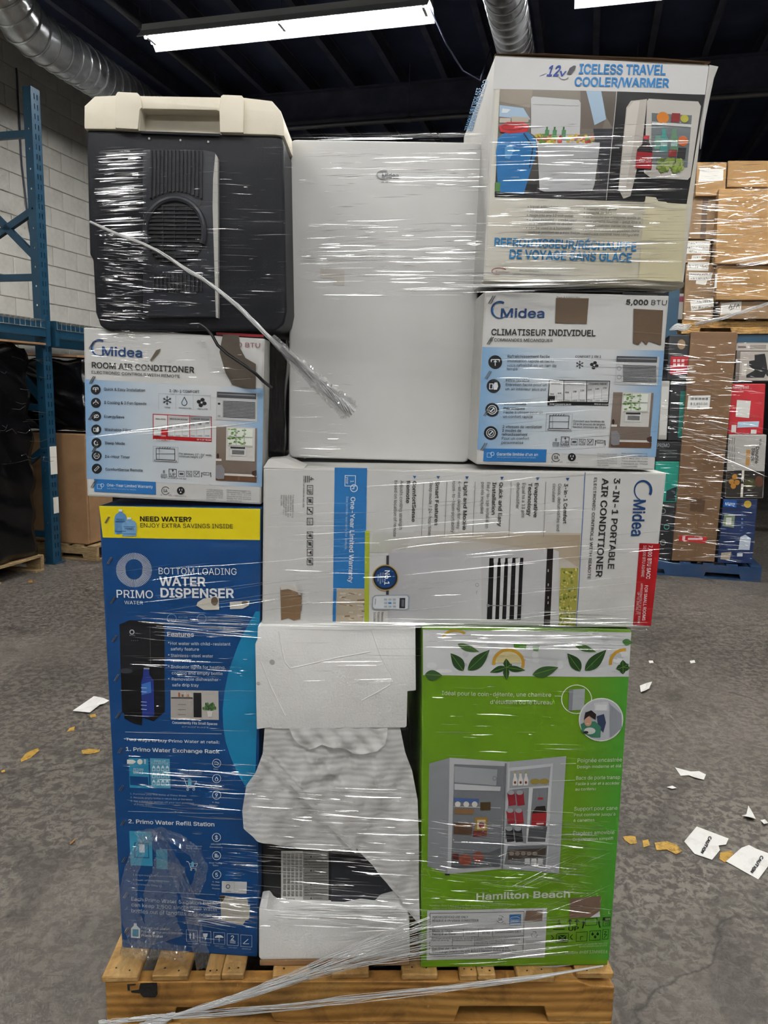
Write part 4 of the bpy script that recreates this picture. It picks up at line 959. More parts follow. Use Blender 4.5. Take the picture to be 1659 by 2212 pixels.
for k, (x, y) in enumerate(((152, 466), (143, 598), (135, 729), (128, 857))):
    f.ell(x, y, 38, 38, '#222326', 2); w_ = '#dfe4ea'
    if k == 0: f.path([(x - 22, y), (x - 22, y - 14), (x + 22, y - 14), (x + 22, y)], 5, w_, 3); f.line(x, y + 20, x, y - 4, 5, w_, 3); f.poly([(x - 11, y), (x, y - 11), (x + 11, y)], w_, 3)
    elif k == 1: f.frame(x - 24, y - 14, x - 3, y + 18, 4, w_, 3); f.poly([(x, y + 20), (x - 2, y - 6), (x + 6, y - 20), (x + 20, y - 20), (x + 25, y + 2), (x + 18, y + 20)], w_, 3)
    else:
        f.ring(x, y, 26, 26, 4, w_, 3); f.ring(x, y, 16, 16, 3, w_, 3); f.line(x - 9, y + 9, x + 9, y - 9, 6, w_, 4)
f.out('feature_icons', 'round black feature icons')
for x, y, t_, w, b in ((219, 441, 'Rafraîchissement facile', 232, 2), (217, 466, 'Installation rapide et facile', 258, 0), (216, 490, 'vous rafraîchit en un rien de', 272, 0), (214, 510, 'temps', 60, 0), (210, 574, 'Filtre lavable', 130, 2), (209, 597, 'Entretien facile pour un', 227, 0), (207, 621, 'un air intérieur plus pur', 226, 0), (200, 702, 'Commandes', 121, 2), (198, 726, 'mécaniques', 116, 2), (197, 749, 'Facile à utiliser pour un', 216, 0), (195, 773, 'un confort rapide', 162, 0), (192, 829, '2 vitesses de ventilation', 216, 2), (190, 850, '2 modes de', 104, 2), (188, 871, 'refroidissement', 140, 2), (187, 893, 'Pour un confort', 151, 0), (186, 916, 'personnalisé', 120, 0)): f.text(x, y, t_, 15, '#2a2c30', w=w, b=b, slope=.01)
f.out('feature_text', 'dark French feature captions')
f.text(592, 442, 'CONFORT 2 EN 1', 12, INK, w=142, b=2, slope=.0); snowflake(f, 617, 480, 23); fan(f, 697, 483, 25); f.out('comfort_icons', 'snowflake and fan icons')
chart(f, 444, 566, 780, 705, '#161618', ('PETITE PIÈCE', 'PIÈCE MOYENNE', 'GRANDE PIÈCE', 'ZONE COUVERTE EN PI.', 'PIÈCE DE 10 X 15 PI'), (.0, .105, .62))
window_sketch(f, 432, 750, 575, 848)
for k, (t_, w) in enumerate((('Convient aux fenêtres de', 170), ('23 à 36 pouces de largeur,', 178), ('hauteur minimale de 13 po', 180))): f.text(582 - k, 796 + 16 * k, t_, 11, INK, w=w, b=1)
f.out('window_diagram', 'line diagram of a sash window')
care_symbols(f, 487, 899); f.text(468, 933, 'CE CÔTÉ VERS LE HAUT', 7, INK, w=96, b=1); f.out('handling_symbols', 'row of handling symbols')
ac_unit(f, 815, 435, 1052, 592, knobs=True); room_photo(f, 790, 634, 1014, 938)
f.rect(88, 945, 434, 1015, '#2a77bd', 2); f.text(160, 981, "Garantie limitée d'un an", 16, '#e6ecf2', w=227, b=2); f.text(160, 994, 'Voir la garantie écrite pour plus de détails.', 8, '#a9c8e4', w=218); f.frame(106, 966, 132, 992, 2.5, '#c9dcee', 3); f.ring(136, 972, 11, 11, 3, '#c9dcee', 3); f.out('warranty_banner', 'blue warranty banner')
mark_csa(f, 488, 992); mark_plug(f, 575, 990); tiny_lines(f, 716, 975, 108, 6, 12.5, txt=['Pour vous aider à choisir', 'le climatiseur qui convient', 'à vos besoins et obtenir', "d'autres informations", 'de produits, scannez', 'ce code.']); tiny_lines(f, 848, 972, 145, 6, 14, txt=['Midea America (Canada) Corp.', 'Mississauga, ON L4W', 'Tel: 1-866-646-4332', 'Tous droits réservés', 'Fabriqué en Chine', 'Conservez ce carton']); f.out('small_text', 'small print and approval marks')
staples(f, [(128, 120), (120, 345), (108, 535), (100, 740), (85, 930)], 40)
MIDR = f

# ---- portable air conditioner carton lying on its side
f = Face((.25, 1.69, 0), yaw=1.6)
f.slope = lambda x, y: .012
f.leanf = lambda x, y: -.012 - (x - 570) / 870 * .07
carton(f, [(569, 1011), (1440, 1021), (1404, 1356), (566, 1349)], .40, 'portable_air_conditioner_carton', 'long white portable air conditioner carton lying sideways with a red corner block', M_SIDE_WHITE, M_PANEL_WHITE, amp=.0018)
f.zoom(540, 960, .55455)
f.quad((640, 335), (1290, 345), (1272, 705), (480, 695), '#c9c8c4', 0, c2='#c2b7a6', c3='#c9c7c2', c4='#c4c2bd'); f.quad((700, 350), (1285, 352), (1282, 480), (1190, 420), '#c6c0b4', 1, c2='#a8977f', c3='#b5a792', c4='#b5a690'); f.quad((480, 340), (640, 342), (600, 420), (470, 420), '#c6c9c2', 1, c2='#c9c9c5', c3='#b9b6af', c4='#c3c6ba')
rs = random.Random(9)
f.quad((1208, 480), (1278, 480), (1268, 708), (1200, 708), '#a7a24a', 1)
for k in range(150):
    y = rs.uniform(484, 704); x = rs.uniform(1210, 1270) - (y - 480) * .03; f.ell(x, y, rs.uniform(2, 6), rs.uniform(2, 6), rs.choice(('#7a8a34', '#c9bd62', '#5c7030', '#dcd184', '#8f9a3c')), 2, 6)
f.out('background_picture', 'printed room and garden background')
f.quad((330, 90), (456, 92), (449, 560), (324, 558), '#2a78bc', 1); f.poly([(340, 562), (450, 560), (440, 690), (398, 690), (336, 688)], '#b9ad98', 1); f.quad((448, 335), (466, 335), (463, 692), (445, 692), '#aebb35', 2)
for k in range(26): y = rs.uniform(570, 680); x = rs.uniform(345, 440); f.line(x, y, x + rs.uniform(8, 30), y + rs.uniform(-6, 6), rs.uniform(2, 7), rs.choice(('#d5d0c4', '#8a7256', '#cfc8ba')), 2)
f.quad((325, 560), (338, 560), (334, 690), (322, 690), '#2a78bc', 2)
f.text(393, 204, 'One-Year Limited Warranty', 17, '#e3eaf1', w=333, b=2, down=True); f.text(375, 202, 'See written warranty for details.', 9, '#b6d0e8', w=208, down=True); f.ring(405, 170, 15, 15, 3, '#dfe8f0', 2); f.path([(405, 160), (405, 172), (396, 172)], 3, '#dfe8f0', 3); f.frame(369, 120, 412, 163, 2.5, '#dfe8f0'); f.text(392, 140, '1', 12, '#dfe8f0', down=True, b=1); f.text(375, 126, 'year', 10, '#dfe8f0', down=True, b=1); f.out('warranty_stripe', 'blue stripe with sideways white lettering')
f.poly([(118, 556), (185, 552), (188, 580), (202, 590), (196, 680), (170, 686), (150, 676), (122, 684)], '#8a6f52', 3); f.poly([(118, 548), (188, 546), (190, 575), (150, 562), (120, 566)], '#d0cdc6', 4); f.text(196, 578, 'Made in China', 9, INK, w=70, b=1, down=True); f.out('torn_patch', 'torn brown board')
# the product
f.poly([(540, 430), (556, 408), (1180, 408), (1200, 418), (1203, 690), (1198, 704), (538, 697)], '#c3c3c5', 2); f.quad((538, 420), (900, 418), (900, 700), (537, 697), '#b9b9bc', 3, c2='#cbcbcd', c3='#cbcbcd', c4='#b5b5b8'); f.quad((1156, 405), (1180, 405), (1168, 708), (1143, 706), '#1e1a19', 3); f.quad((1180, 408), (1202, 416), (1198, 700), (1168, 704), '#c9c8c8', 3); [f.rect(1158, y, 1162, y + 10, '#b0a8a4', 4) for y in (485, 540, 590, 610)]
f.poly([(932, 442), (1064, 440), (1054, 682), (922, 680)], '#101012', 4)
for k, x in enumerate((957, 984, 1012, 1042)): f.quad((x - 7, 445), (x + 7, 443), (x - 3, 680), (x - 15, 680), '#cfcfd0', 5); f.quad((x - 9, 443), (x + 9, 440), (x + 8, 458), (x - 9, 460), '#d9d9da', 6)
f.line(926, 626, 1060, 627, 3, '#8a8a8c', 6); f.ell(927, 626, 6, 6, '#8a8a8c', 6, 10); f.text(879, 552, 'Midea', 8, '#7a7d80', w=34, down=True); f.ring(884, 546, 7, 7, 1.5, '#7a7d80', 4, 14)
f.quad((531, 432), (541, 430), (540, 640), (530, 640), '#3a3a3d', 4); f.out('product_picture', 'printed picture of a white portable air conditioner')
f.ell(527, 517, 51, 51, '#b59a5c', 5, 36); f.ell(527, 517, 47, 47, '#22262c', 6, 36); f.ell(527, 517, 40, 40, '#0f3f77', 7, 36); f.text(525, 488, 'No.1', 19, '#eef2f6', w=56, b=2, down=True, layer=8)
for k, a in enumerate(('ROOM AIR', 'CONDITIONER', 'BRAND')): f.text(515 - 9 * k, 497 + (8 if k == 2 else 0), a, 5.5, '#b9c9dc', w=(38, 44, 26)[k], b=1, down=True, layer=8)
f.out('award_badge', 'round navy and gold badge')
f.poly([(486, 585), (612, 583), (622, 592), (620, 640), (610, 645), (482, 642), (474, 632), (476, 594)], '#9aa4ae', 5); f.poly([(490, 589), (610, 587), (616, 594), (614, 637), (606, 640), (486, 638), (479, 630), (481, 596)], '#d6dade', 6); f.rect(582, 596, 604, 636, '#2a2d31', 7); f.rect(590, 602, 600, 630, '#6a7078', 8)
for i in range(3):
    for j in range(3): f.rect(522 + 17 * i, 598 + 14 * j, 534 + 17 * i, 606 + 14 * j, '#4a90c8' if (i, j) == (1, 1) else '#a9b4be', 7)
f.text(486, 600, 'Midea', 6, '#7a8490', w=22, layer=7, down=True)
for k, a in enumerate(('Remote', 'Control', 'Included')): f.text(512 - 15 * k, 652, a, 9, INK, w=40, down=True)
f.out('remote_picture', 'printed picture of a remote control')
f.ring(1530, 178, 36, 40, 3, '#1c4478', 3, a0=math.radians(110), a1=math.radians(390), w1=11); f.text(1494, 215, 'Midea', 46, '#1c4478', w=140, b=2, down=True); f.out('logo', 'blue sideways mark with lettering')
f.text(1418, 131, '3-IN-1 PORTABLE', 23, '#2b2b2d', w=352, b=2, down=True); f.text(1372, 131, 'AIR CONDITIONER', 24, '#2b2b2d', w=384, b=2, down=True); f.text(1340, 129, 'ELECTRONIC CONTROLS WITH REMOTE', 11, '#2b2b2d', w=394, b=1, down=True); f.out('headline', 'dark sideways lettering')
f.line(1305, 108, 1270, 708, 2.5, '#2c6aa8', 2)
for x, y in ((641, 127), (733, 128), (845, 129), (981, 131), (1120, 133), (1237, 135)): f.poly([(x - 7, y - 5), (x + 7, y - 5), (x, y + 6)], '#22568e', 3)
for x, y, t_, w, b in ((1224, 152, '3-in-1 Comfort', 155, 2), (1200, 152, 'Cools, dehumidifies and', 184, 0), (1179, 152, 'circulates', 72, 0), (1109, 150, 'Evaporative', 132, 2), (1084, 150, 'Technology', 127, 2), (1061, 150, 'Equal to a 13 pint', 134, 0), (1039, 148, 'dehumidifier', 102, 0), (971, 147, 'Quick and Easy', 171, 2), (945, 147, 'Installation', 125, 2), (923, 147, 'Easy-to-use installation', 178, 0), (901, 147, 'panels included', 121, 0), (834, 145, 'Light and Mobile', 187, 2), (811, 143, '4-wheel design for easy', 185, 0), (789, 142, 'room-to-room portability', 200, 0), (723, 143, 'Smart Features', 171, 2), (699, 143, 'Sleep mode / 24-hour timer', 213, 0), (634, 142, 'ComfortSense', 158, 2), (610, 142, 'Remote', 86, 2), (585, 140, 'Adjusts cooling strength', 190, 0), (563, 140, 'based on location of remote', 218, 0)): f.text(x, y, t_, 14 if b else 12.5, '#2d2d30' if b else '#3c3c3f', w=w, b=b, down=True, lean=f.leanf(*f.px(x, y)) * .7)
for x in (1150, 1015, 875, 765, 675): f.line(x + 2, 145, x - 8, 360, 1.5, '#6b6d70')
f.out('feature_text', 'dark sideways feature list')
f.quad((1516, 384), (1597, 387), (1561, 706), (1491, 704), '#a8151b', 1)
f.text(1552, 393, '7,000 BTU SACC', 15, '#eadfdf', w=130, b=2, down=True); f.text(1532, 393, '10,000 BTU ASHRAE', 11, '#e0cccc', w=122, b=1, down=True); f.text(1537, 548, 'FOR SMALL ROOMS', 12, '#eadfdf', w=137, b=2, down=True); f.text(1521, 540, "APPROXIMATELY 10' X 25' ROOM", 8.5, '#e0cccc', w=155, b=1, down=True); f.text(1508, 574, 'UP TO 250 SQ. FT.', 8.5, '#e0cccc', w=90, b=1, down=True); f.out('red_block', 'red corner block with white lettering')
f.text(234, 128, '4', 15, INK, b=2, down=True); [f.rect(x, 148 - 26, x + 3, 148, INK, 2) for x in (215, 222, 229)]
for k, y in enumerate((158, 205, 243, 285, 338, 372, 405, 440)):
    f.frame(222, y, 246, y + (36 if k == 0 else 28), 2, INK)
    if k == 0: f.text(226, y + 16, 'UP', 14, INK, w=16, b=2, down=True); f.line(228, y + 9, 240, y + 9, 2, INK, 3)
    elif k == 2: f.ell(232, y + 10, 4, 3, INK, 2, 8); f.ell(238, y + 18, 4, 3, INK, 2, 8); f.line(225, y + 4, 243, y + 24, 2, INK, 3)
    elif k == 3: f.text(231, y + 5, 'TEAM', 5, INK, down=True); f.text(226, y + 6, 'LIFT', 5, INK, down=True)
    elif k == 6: f.poly([(240, y + 5), (240, y + 23), (232, y + 14)], INK, 2); f.line(232, y + 14, 226, y + 14, 2, INK, 3)
    else: f.rect(228, y + 7, 240, y + 20, '#55585b', 2); f.line(225, y + 4, 243, y + 24, 2, INK, 3)
f.text(208, 122, 'DO NOT LAY DOWN ON THIS SIDE', 5.5, INK, w=122, b=1, down=True)
for k, a in enumerate(('For help determining', 'which AC will best', 'suit your needs, and', 'additional product', 'information, scan', 'this code.')): f.text(166 - 9 * k, 196, a, 6, '#44474a', w=(88, 82, 86, 82, 76, 44)[k], down=True)
f.out('handling_symbols', 'column of sideways handling symbols')
PAC = f
# crushed upper left corner of that carton
cc = [f.pt(50, 92, .001), f.pt(66, 62, -.03), f.pt(130, 60, -.05), f.pt(215, 90, -.02), f.pt(210, 96, .001)]
MB().prism(cc, -f.n * .06).build('crushed_flap', M_SIDE_WHITE, f.thing, bevel=.004)

# ---- green mini fridge carton
f = Face((.35, 1.675, 0), yaw=2.5)
f.slope = lambda x, y: .014 - .000095 * (y - 1501)
f.leanf = lambda x, y: -.004 - max(0, (x - 910)) / 450 * .066
carton(f, [(912, 1357), (1366, 1364), (1313, 2085), (909, 2094)], .50, 'mini_fridge_carton', 'bright green mini fridge carton with a printed band of lemon and mint leaves', M_SIDE_GREEN, M_PANEL_GREEN, amp=.002, zmin=.1440)
f.zoom(880, 1340, .31344)
f.quad((1180, 390), (1524, 392), (1462, 1300), (1150, 1300), '#689617', 0, c2='#4a9a30', c3='#4a9a30', c4='#689617'); f.quad((1150, 1300), (1462, 1300), (1388, 2340), (1150, 2340), '#689617', 0, c2='#4a9a30', c3='#4a9a30', c4='#689617'); f.out('green_fade', 'lighter green edge')
f.quad((106, 62), (1542, 82), (1524, 388), (108, 376), '#e0e2e3', 1, c2='#dfe1e2', c3='#c9ccce', c4='#cfd2d3')  # white of the band brightened in its colour for glare on the film
rs = random.Random(12)
for k in range(26): x = rs.uniform(130, 1480); f.ell(x, rs.uniform(120, 350), rs.uniform(20, 60), rs.uniform(12, 32), rs.choice(('#b9bec2', '#dcdee0', '#c9cdd0', '#e6e7e8')), 2, 10)
def leaf(x, y, L, W, a, c, c2='#6f9a3f'):
    ca, sa = math.cos(a), math.sin(a); pts = []
    for t in range(13):
        q = t / 12; h = W * math.sin(math.pi * q ** .8); pts.append((q * L, h))
    pts += [(p[0], -p[1] * .8) for p in reversed(pts[1:-1])]
    R = [(x + p[0] * ca - p[1] * sa, y + p[0] * sa + p[1] * ca) for p in pts]
    f.poly(R, c, 4); f.line(x, y, x + .92 * L * ca, y + .92 * L * sa, 3, c2, 5)
for dx in (0, 803):
    f.ring(695 + dx, 290, 112, 100, 22, '#cfa03a', 3, a0=math.pi * .95, a1=(2.12 if dx == 0 else 1.52) * math.pi); f.ell(695 + dx, 290, 92, 80, '#dccf9a', 3, 20, math.pi, 2 * math.pi) if dx == 0 else None
    leaf(385 + dx, 345, 150, 42, -2.2, '#2a4a24'); leaf(415 + dx, 340, 205, 45, -.75, '#2f5228'); leaf(345 + dx, 160, 160, 26, .35, '#4a6e3c')
    cx = 680 + dx
    if cx < 1500:
        for a, L in ((-1.6, 60), (.15, 130), (2.85, 118), (1.55, 85), (-.5, 45)): leaf(cx, 320, L if cx + L < 1530 else 50, 24, a, '#284a22')
    leaf(860 + dx if dx == 0 else 120, 370, 185 if dx == 0 else 120, 40, -.28 if dx == 0 else .05, '#3a5c30')
f.ring(330, 120, 90, 60, 18, '#d6b24a', 3, a0=math.pi, a1=1.8 * math.pi); f.poly([(730, 160), (820, 165), (815, 195), (735, 190)], '#5d9a34', 4); f.poly([(860, 175), (910, 172), (900, 210), (865, 205)], '#4d8030', 4); leaf(1480, 140, 70, 26, .2, '#4a7a40')
f.out('fruit_band', 'printed band of ice, lemon slices and mint leaves')
f.text(237, 512, 'Idéal pour le coin-détente, une chambre', 28, '#d6e2c4', w=750); f.text(568, 570, "d'étudiant ou le bureau", 28, '#d6e2c4', w=428)
f.line(1012, 518, 1058, 519, 4, '#d6e2c4'); f.ring(1163, 540, 106, 102, 6, '#dfe8d4', 2, 40); f.out('headline', 'pale lettering')
f.poly([(1112, 472), (1220, 466), (1214, 612), (1106, 618)], '#a9aeb2', 3); f.poly([(1112, 472), (1140, 470), (1132, 617), (1106, 618)], '#868b90', 4); f.out('fridge_icon', 'small picture of a closed fridge')
f.ell(1332, 680, 154, 150, '#dfe2dc', 4, 44); f.ell(1332, 680, 146, 142, '#b9bcc2', 5, 44)
f.poly([(1390, 570), (1470, 640), (1475, 740), (1400, 800), (1390, 800)], '#8f949c', 6); f.poly([(1280, 565), (1380, 555), (1380, 620), (1285, 620)], '#c9ccd0', 6); f.rect(1290, 575, 1370, 615, '#d9dbde', 7)
f.poly([(1300, 655), (1350, 640), (1365, 700), (1345, 770), (1310, 720)], '#34405e', 7); f.poly([(1190, 710), (1230, 690), (1290, 690), (1330, 730), (1325, 800), (1265, 800), (1200, 765)], '#3f7d62', 8); f.ell(1240, 690, 26, 34, '#c59a80', 9, 16); f.poly([(1212, 680), (1222, 628), (1262, 612), (1296, 640), (1292, 680), (1268, 665), (1250, 650), (1228, 665)], '#241c1a', 10); f.ell(1252, 755, 40, 24, '#c9cdc8', 9, 12); f.ell(1225, 765, 18, 10, '#26262a', 10, 10); f.line(1228, 704, 1246, 706, 3, '#f0e8e2', 10)
f.out('lifestyle_picture', 'round printed picture of someone lying on the floor')
# open fridge
f.poly([(150, 985), (290, 944), (278, 1742), (138, 1690)], '#8e9296', 2, ); f.poly([(290, 942), (700, 968), (660, 1705), (275, 1740)], '#b9bcbf', 3); f.poly([(322, 985), (668, 998), (640, 1690), (300, 1700)], '#777b80', 4); f.poly([(322, 1000), (618, 1020), (608, 1130), (322, 1110)], '#9fa3a7', 5); f.ring(598, 1080, 13, 16, 3, '#6a6e72', 6); f.poly([(322, 1118), (640, 1138), (636, 1168), (322, 1160)], '#c0c3c6', 6)
for y in (1275, 1400, 1520): f.line(318, y, 640, y + 10, 5, '#c2c5c8', 6)
f.poly([(318, 1215), (490, 1222), (488, 1250), (318, 1240)], '#4a64a0', 7); [f.ell(345 + 58 * k, 1258, 20, 20, '#d9d6d0', 7, 12) for k in range(3)]
f.poly([(325, 1285), (460, 1290), (450, 1330), (322, 1325)], '#8a6a4a', 7); f.rect(500, 1245, 570, 1300, '#4d3c22', 7); f.rect(462, 1350, 550, 1470, '#a07d34', 7); f.rect(478, 1365, 535, 1430, '#cdbf9a', 8); f.ell(508, 1400, 20, 22, '#8c2d24', 9, 12); f.poly([(318, 1385), (450, 1390), (440, 1470), (316, 1465)], '#5c4434', 7); f.rect(322, 1400, 445, 1412, '#9a7a5e', 8); f.rect(450, 1440, 545, 1480, '#6d2a22', 8)
f.poly([(305, 1600), (560, 1590), (640, 1560), (632, 1690), (300, 1700)], '#5b6064', 6); f.ell(395, 1640, 44, 42, '#8e4a3a', 7, 16); f.ell(485, 1620, 38, 38, '#8e4a3a', 8, 16); f.rect(310, 1595, 350, 1640, '#5a2420', 7)
f.poly([(684, 968), (1092, 932), (1042, 1738), (655, 1706)], '#a9adb1', 3); f.poly([(690, 1010), (1000, 980), (960, 1695), (662, 1680)], '#c3c6c9', 4); f.poly([(705, 1030), (985, 1000), (972, 1130), (700, 1150)], '#9a9ea2', 5)
for k, x in enumerate((738, 776, 813)): f.poly([(x - 8, 1040), (x + 6, 1038), (x + 8, 1065), (x + 17, 1090), (x + 15, 1128), (x - 17, 1130), (x - 15, 1092), (x - 8, 1068)], '#d9d8d3', 6); f.ell(x, 1108, 8, 10, '#7a3f34', 7, 10); f.rect(x - 8, 1036, x + 6, 1046, '#b3a24a', 7)
for x in (875, 938): f.ell(x, 1102, 34, 20, '#9c8a44', 6, 14)
f.poly([(700, 1160), (835, 1145), (815, 1530), (670, 1500)], '#84888c', 5)
for j in range(3):
    for i in range(2): x = 712 + 60 * i - 6 * j; y = 1180 + 125 * j; f.poly([(x - 28, y), (x + 24, y - 8), (x + 34, y + 85), (x - 16, y + 92)], ('#8f2430', '#9a2833', '#26282e')[j], 6); f.ell(x - 2, y - 2, 24, 16, '#9fa3a7', 7, 12)
f.poly([(835, 1148), (980, 1140), (955, 1525), (815, 1530)], '#d0d3d5', 5); f.poly([(862, 1150), (968, 1145), (945, 1515), (830, 1515)], '#7b7f84', 6); f.rect(895, 1212, 930, 1228, '#a83036', 7); f.poly([(885, 1275), (945, 1270), (955, 1320), (950, 1410), (848, 1415), (855, 1320)], '#2b1f20', 7); f.poly([(855, 1322), (955, 1315), (950, 1400), (850, 1405)], '#a52a30', 8); f.line(885, 1392, 935, 1390, 8, '#e0d0d0', 9); f.poly([(835, 1415), (960, 1410), (945, 1515), (825, 1515)], '#4f5358', 8)
f.poly([(690, 1545), (960, 1540), (948, 1690), (664, 1676)], '#6a6e72', 5); [f.rect(805 + 45 * k, 1630, 840 + 45 * k, 1672, '#c9cbcc', 7) for k in range(3)]; f.poly([(690, 1575), (950, 1560), (945, 1620), (690, 1640)], '#4a4038', 6); [f.ell(715 + 40 * k, 1598, 18, 14, '#8a8178', 7, 10) for k in range(5)]
f.line(675, 975, 650, 1706, 10, '#6d7175', 8); f.rect(258, 1738, 290, 1750, '#1e1f20', 5); f.out('product_picture', 'printed picture of an open mini fridge with food')
for x, y, t_, w, h in ((1170, 975, 'Poignée encastrée', 306, 27), (1167, 1016, 'Design moderne et élé', 304, 21), (1160, 1095, 'Bacs de porte transp', 304, 25), (1158, 1133, 'Facile à voir et à accéder', 302, 20), (1155, 1170, 'au contenu', 140, 20), (1147, 1307, 'Support pour cane', 298, 25), (1145, 1346, "Peut contenir jusqu'à", 286, 20), (1142, 1384, '6 canettes', 145, 20), (1138, 1474, 'Étagères amovible', 286, 26), (1135, 1513, 'Organisation simplifi', 280, 20)): f.text(x, y, t_, h, '#d3dfc6', w=w, slope=-.015)
for x0, y0, x1, y1 in ((1050, 980, 1157, 978), (975, 1098, 1150, 1094), (820, 1300, 1140, 1318), (950, 1470, 1125, 1466)): f.line(x0, y0, x1, y1, 3, '#d3dfc6', 9)
f.out('feature_text', 'pale French feature captions')
f.zoom(880, 1850, .31344)
f.text(472, 292, 'Hamilton Beach', 44, '#c9d3bd', w=645, b=3, slope=-.03); f.out('logo', 'pale bold lettering')
f.text(152, 343, 'Hamilton Beach est une marque déposée de Hamilton Beach Brands, Inc.', 14, '#a9c07c', w=635, slope=-.02); f.text(170, 360, 'utilisée sous licence par Walmart Canada Corp.', 13, '#a9c07c', w=395, slope=-.02); f.out('small_text', 'small pale lettering')
f.quad((136, 368), (960, 348), (945, 692), (132, 712), '#c6c8c9', 2)
L_ = lambda x0, y0, x1, y1: f.line(x0, y0, x1, y1, 3, '#2c2c2e', 3)
L_(156, 388, 802, 372); L_(156, 388, 152, 672); L_(802, 372, 795, 655); L_(152, 672, 795, 655); L_(155, 498, 800, 486); L_(154, 552, 797, 540); L_(153, 615, 796, 603); L_(385, 495, 384, 548); L_(488, 493, 487, 546); L_(585, 491, 584, 543); L_(310, 550, 308, 612); L_(464, 547, 462, 609)
for x, y, t_, w, h, b in ((174, 423, 'FOR HOUSEHOLD USE ONLY', 243, 15, 2), (172, 447, 'RÉSERVÉ À UN USAGE DOMESTIQUE', 318, 15, 2), (172, 518, 'Made in China', 138, 15, 2), (172, 540, 'Fabriqué en Chine', 160, 14, 2), (400, 528, '115 VAC', 70, 14, 2), (514, 526, '60 HZ', 52, 14, 1), (602, 520, 'Current/Courant: 0.8 A', 178, 14, 2), (166, 567, 'Net Weight: 45.00 lbs', 135, 9, 1), (166, 580, 'Poids net: 20.44 kg', 118, 9, 1), (316, 564, 'Gross Wt. 49.61 lbs', 138, 9, 1), (316, 577, 'Poids brut 22.50 kg', 128, 9, 1), (472, 560, 'Package Size (in): 18.2 x 20.5 x 34.6', 220, 9, 1), (472, 573, "Dimensions d'emballage (cm): 46.2 x 52.0 x 87.8", 300, 9, 1), (472, 586, 'Unit Size (in): 17.5 x 18.5 x 33.2', 200, 9, 1), (472, 599, "Dimensions de l'appareil (cm): 44.4 x 46.9 x 84.3", 288, 9, 1), (170, 640, 'Dist./Dist. par : Wal-Mart Canada Corp., 1940 Argentia Rd,', 528, 15, 1), (170, 661, 'Mississauga Ontario L5N 1P9 ©2023 Hamilton Beach Brands, Inc.', 585, 15, 1), (180, 690, 'Customer Assistance / Service à la clientèle 1-800-555-0000', 560, 9, 0), (815, 580, 'Recycle packaging if', 110, 8, 0), (815, 592, 'facilities exist', 104, 8, 0), (815, 604, 'in your area', 90, 8, 0), (812, 640, 'Carton recyclable', 110, 8, 0), (812, 652, 'Recyclez-le svp', 100, 8, 0)): f.text(x, y, t_, h, '#2c2c2e' if b else '#66686a', w=w, b=b, slope=-.022)
mark_csa(f, 638, 425, 26); f.rect(700, 392, 780, 466, '#3a6ea5', 3); f.ring(740, 420, 34, 14, 3, '#c9d8e8', 4, a0=math.pi, a1=2 * math.pi); f.text(708, 440, 'ENERGY', 13, '#dbe5ef', w=64, b=1, layer=4); f.rect(706, 452, 774, 462, '#c9d8e8', 4)
for k in range(3): a = k * 2.094; x, y = 872 + 20 * math.sin(a), 530 - 20 * math.cos(a); f.path([(x - 12 * math.cos(a), y - 12 * math.sin(a)), (x + 12 * math.cos(a), y + 12 * math.sin(a)), (x + 18 * math.cos(a + .9), y + 18 * math.sin(a + .9))], 4, '#77797b', 3)
f.poly([(815, 366), (930, 362), (926, 436), (804, 438)], '#7d6654', 4); f.out('information_label', 'white label with boxed print')
f.poly([(1118, 280), (1332, 268), (1325, 372), (1322, 410), (1112, 418)], '#7d6654', 3); f.poly([(1322, 372), (1326, 410), (1255, 414)], '#d6d8d6', 4); f.out('torn_patch', 'bare brown board where a sticker was torn off')
K = '#16330c'
f.text(1028, 458, '4', 30, K, b=2); f.rect(1003, 472, 1082, 478, K, 2); f.rect(1000, 490, 1080, 496, K, 2)
for x in (1118, 1165): f.line(x, 468, x - 2, 428, 6, K); f.path([(x - 14, 442), (x - 1, 426), (x + 14, 440)], 5, K)
f.text(1105, 502, 'UP', 28, K, w=72, b=2, slope=0); f.frame(1222, 420, 1305, 470, 3, K)
for x in (1212, 1318): f.ell(x, 448, 9, 10, K, 2, 10); f.line(x, 458, x + (-8 if x < 1250 else 8), 488, 9, K)
f.rect(1345, 415, 1398, 440, K, 2); f.text(1362, 435, 'SIDE', 14, '#a9c98c', w=34, b=2); f.frame(1345, 443, 1396, 478, 3, K); f.text(1360, 470, 'CÔ', 16, K, b=2)
f.path([(988, 535), (1006, 555), (986, 575)], 5, K); f.path([(1136, 530), (1118, 548), (1136, 566)], 5, K); f.frame(1022, 520, 1108, 588, 4, K); f.rect(1038, 534, 1092, 576, K, 2); f.line(1022, 520, 1108, 588, 4, '#6a9a3c', 3); f.line(1108, 520, 1022, 588, 4, '#6a9a3c', 3)
for k, x in enumerate((1160, 1252, 1342)):
    f.frame(x, 512 - 6 * k, x + (78 if k < 2 else 42), 580 - 6 * k, 3, K)
    if k == 0: f.path([(x + 30, 570), (x + 30, 545), (x + 50, 545)], 4, K)
    if k == 1: [drop(f, x + 22 + 18 * i, 530 + 20 * (i % 2), 9, K) for i in range(3)]
    if k == 2: f.path([(x + 12, 515), (x + 30, 515), (x + 12, 535), (x + 32, 535), (x + 12, 558)], 4, K)
f.text(1156, 608, 'DO NOT LAY DOWN ON THIS SIDE', 10, '#b7cf9a', w=222); f.text(1182, 622, 'NE PAS DÉPOSER SUR CE CÔTÉ', 10, '#b7cf9a', w=192); f.text(1085, 668, 'Modèle #HBF33MWEE6', 21, '#b7cf9a', w=292, slope=-.02); f.text(1384, 392, 'L', 20, '#dbe6cc', b=2); f.out('handling_symbols', 'dark handling symbols and model lettering')
GRN = f

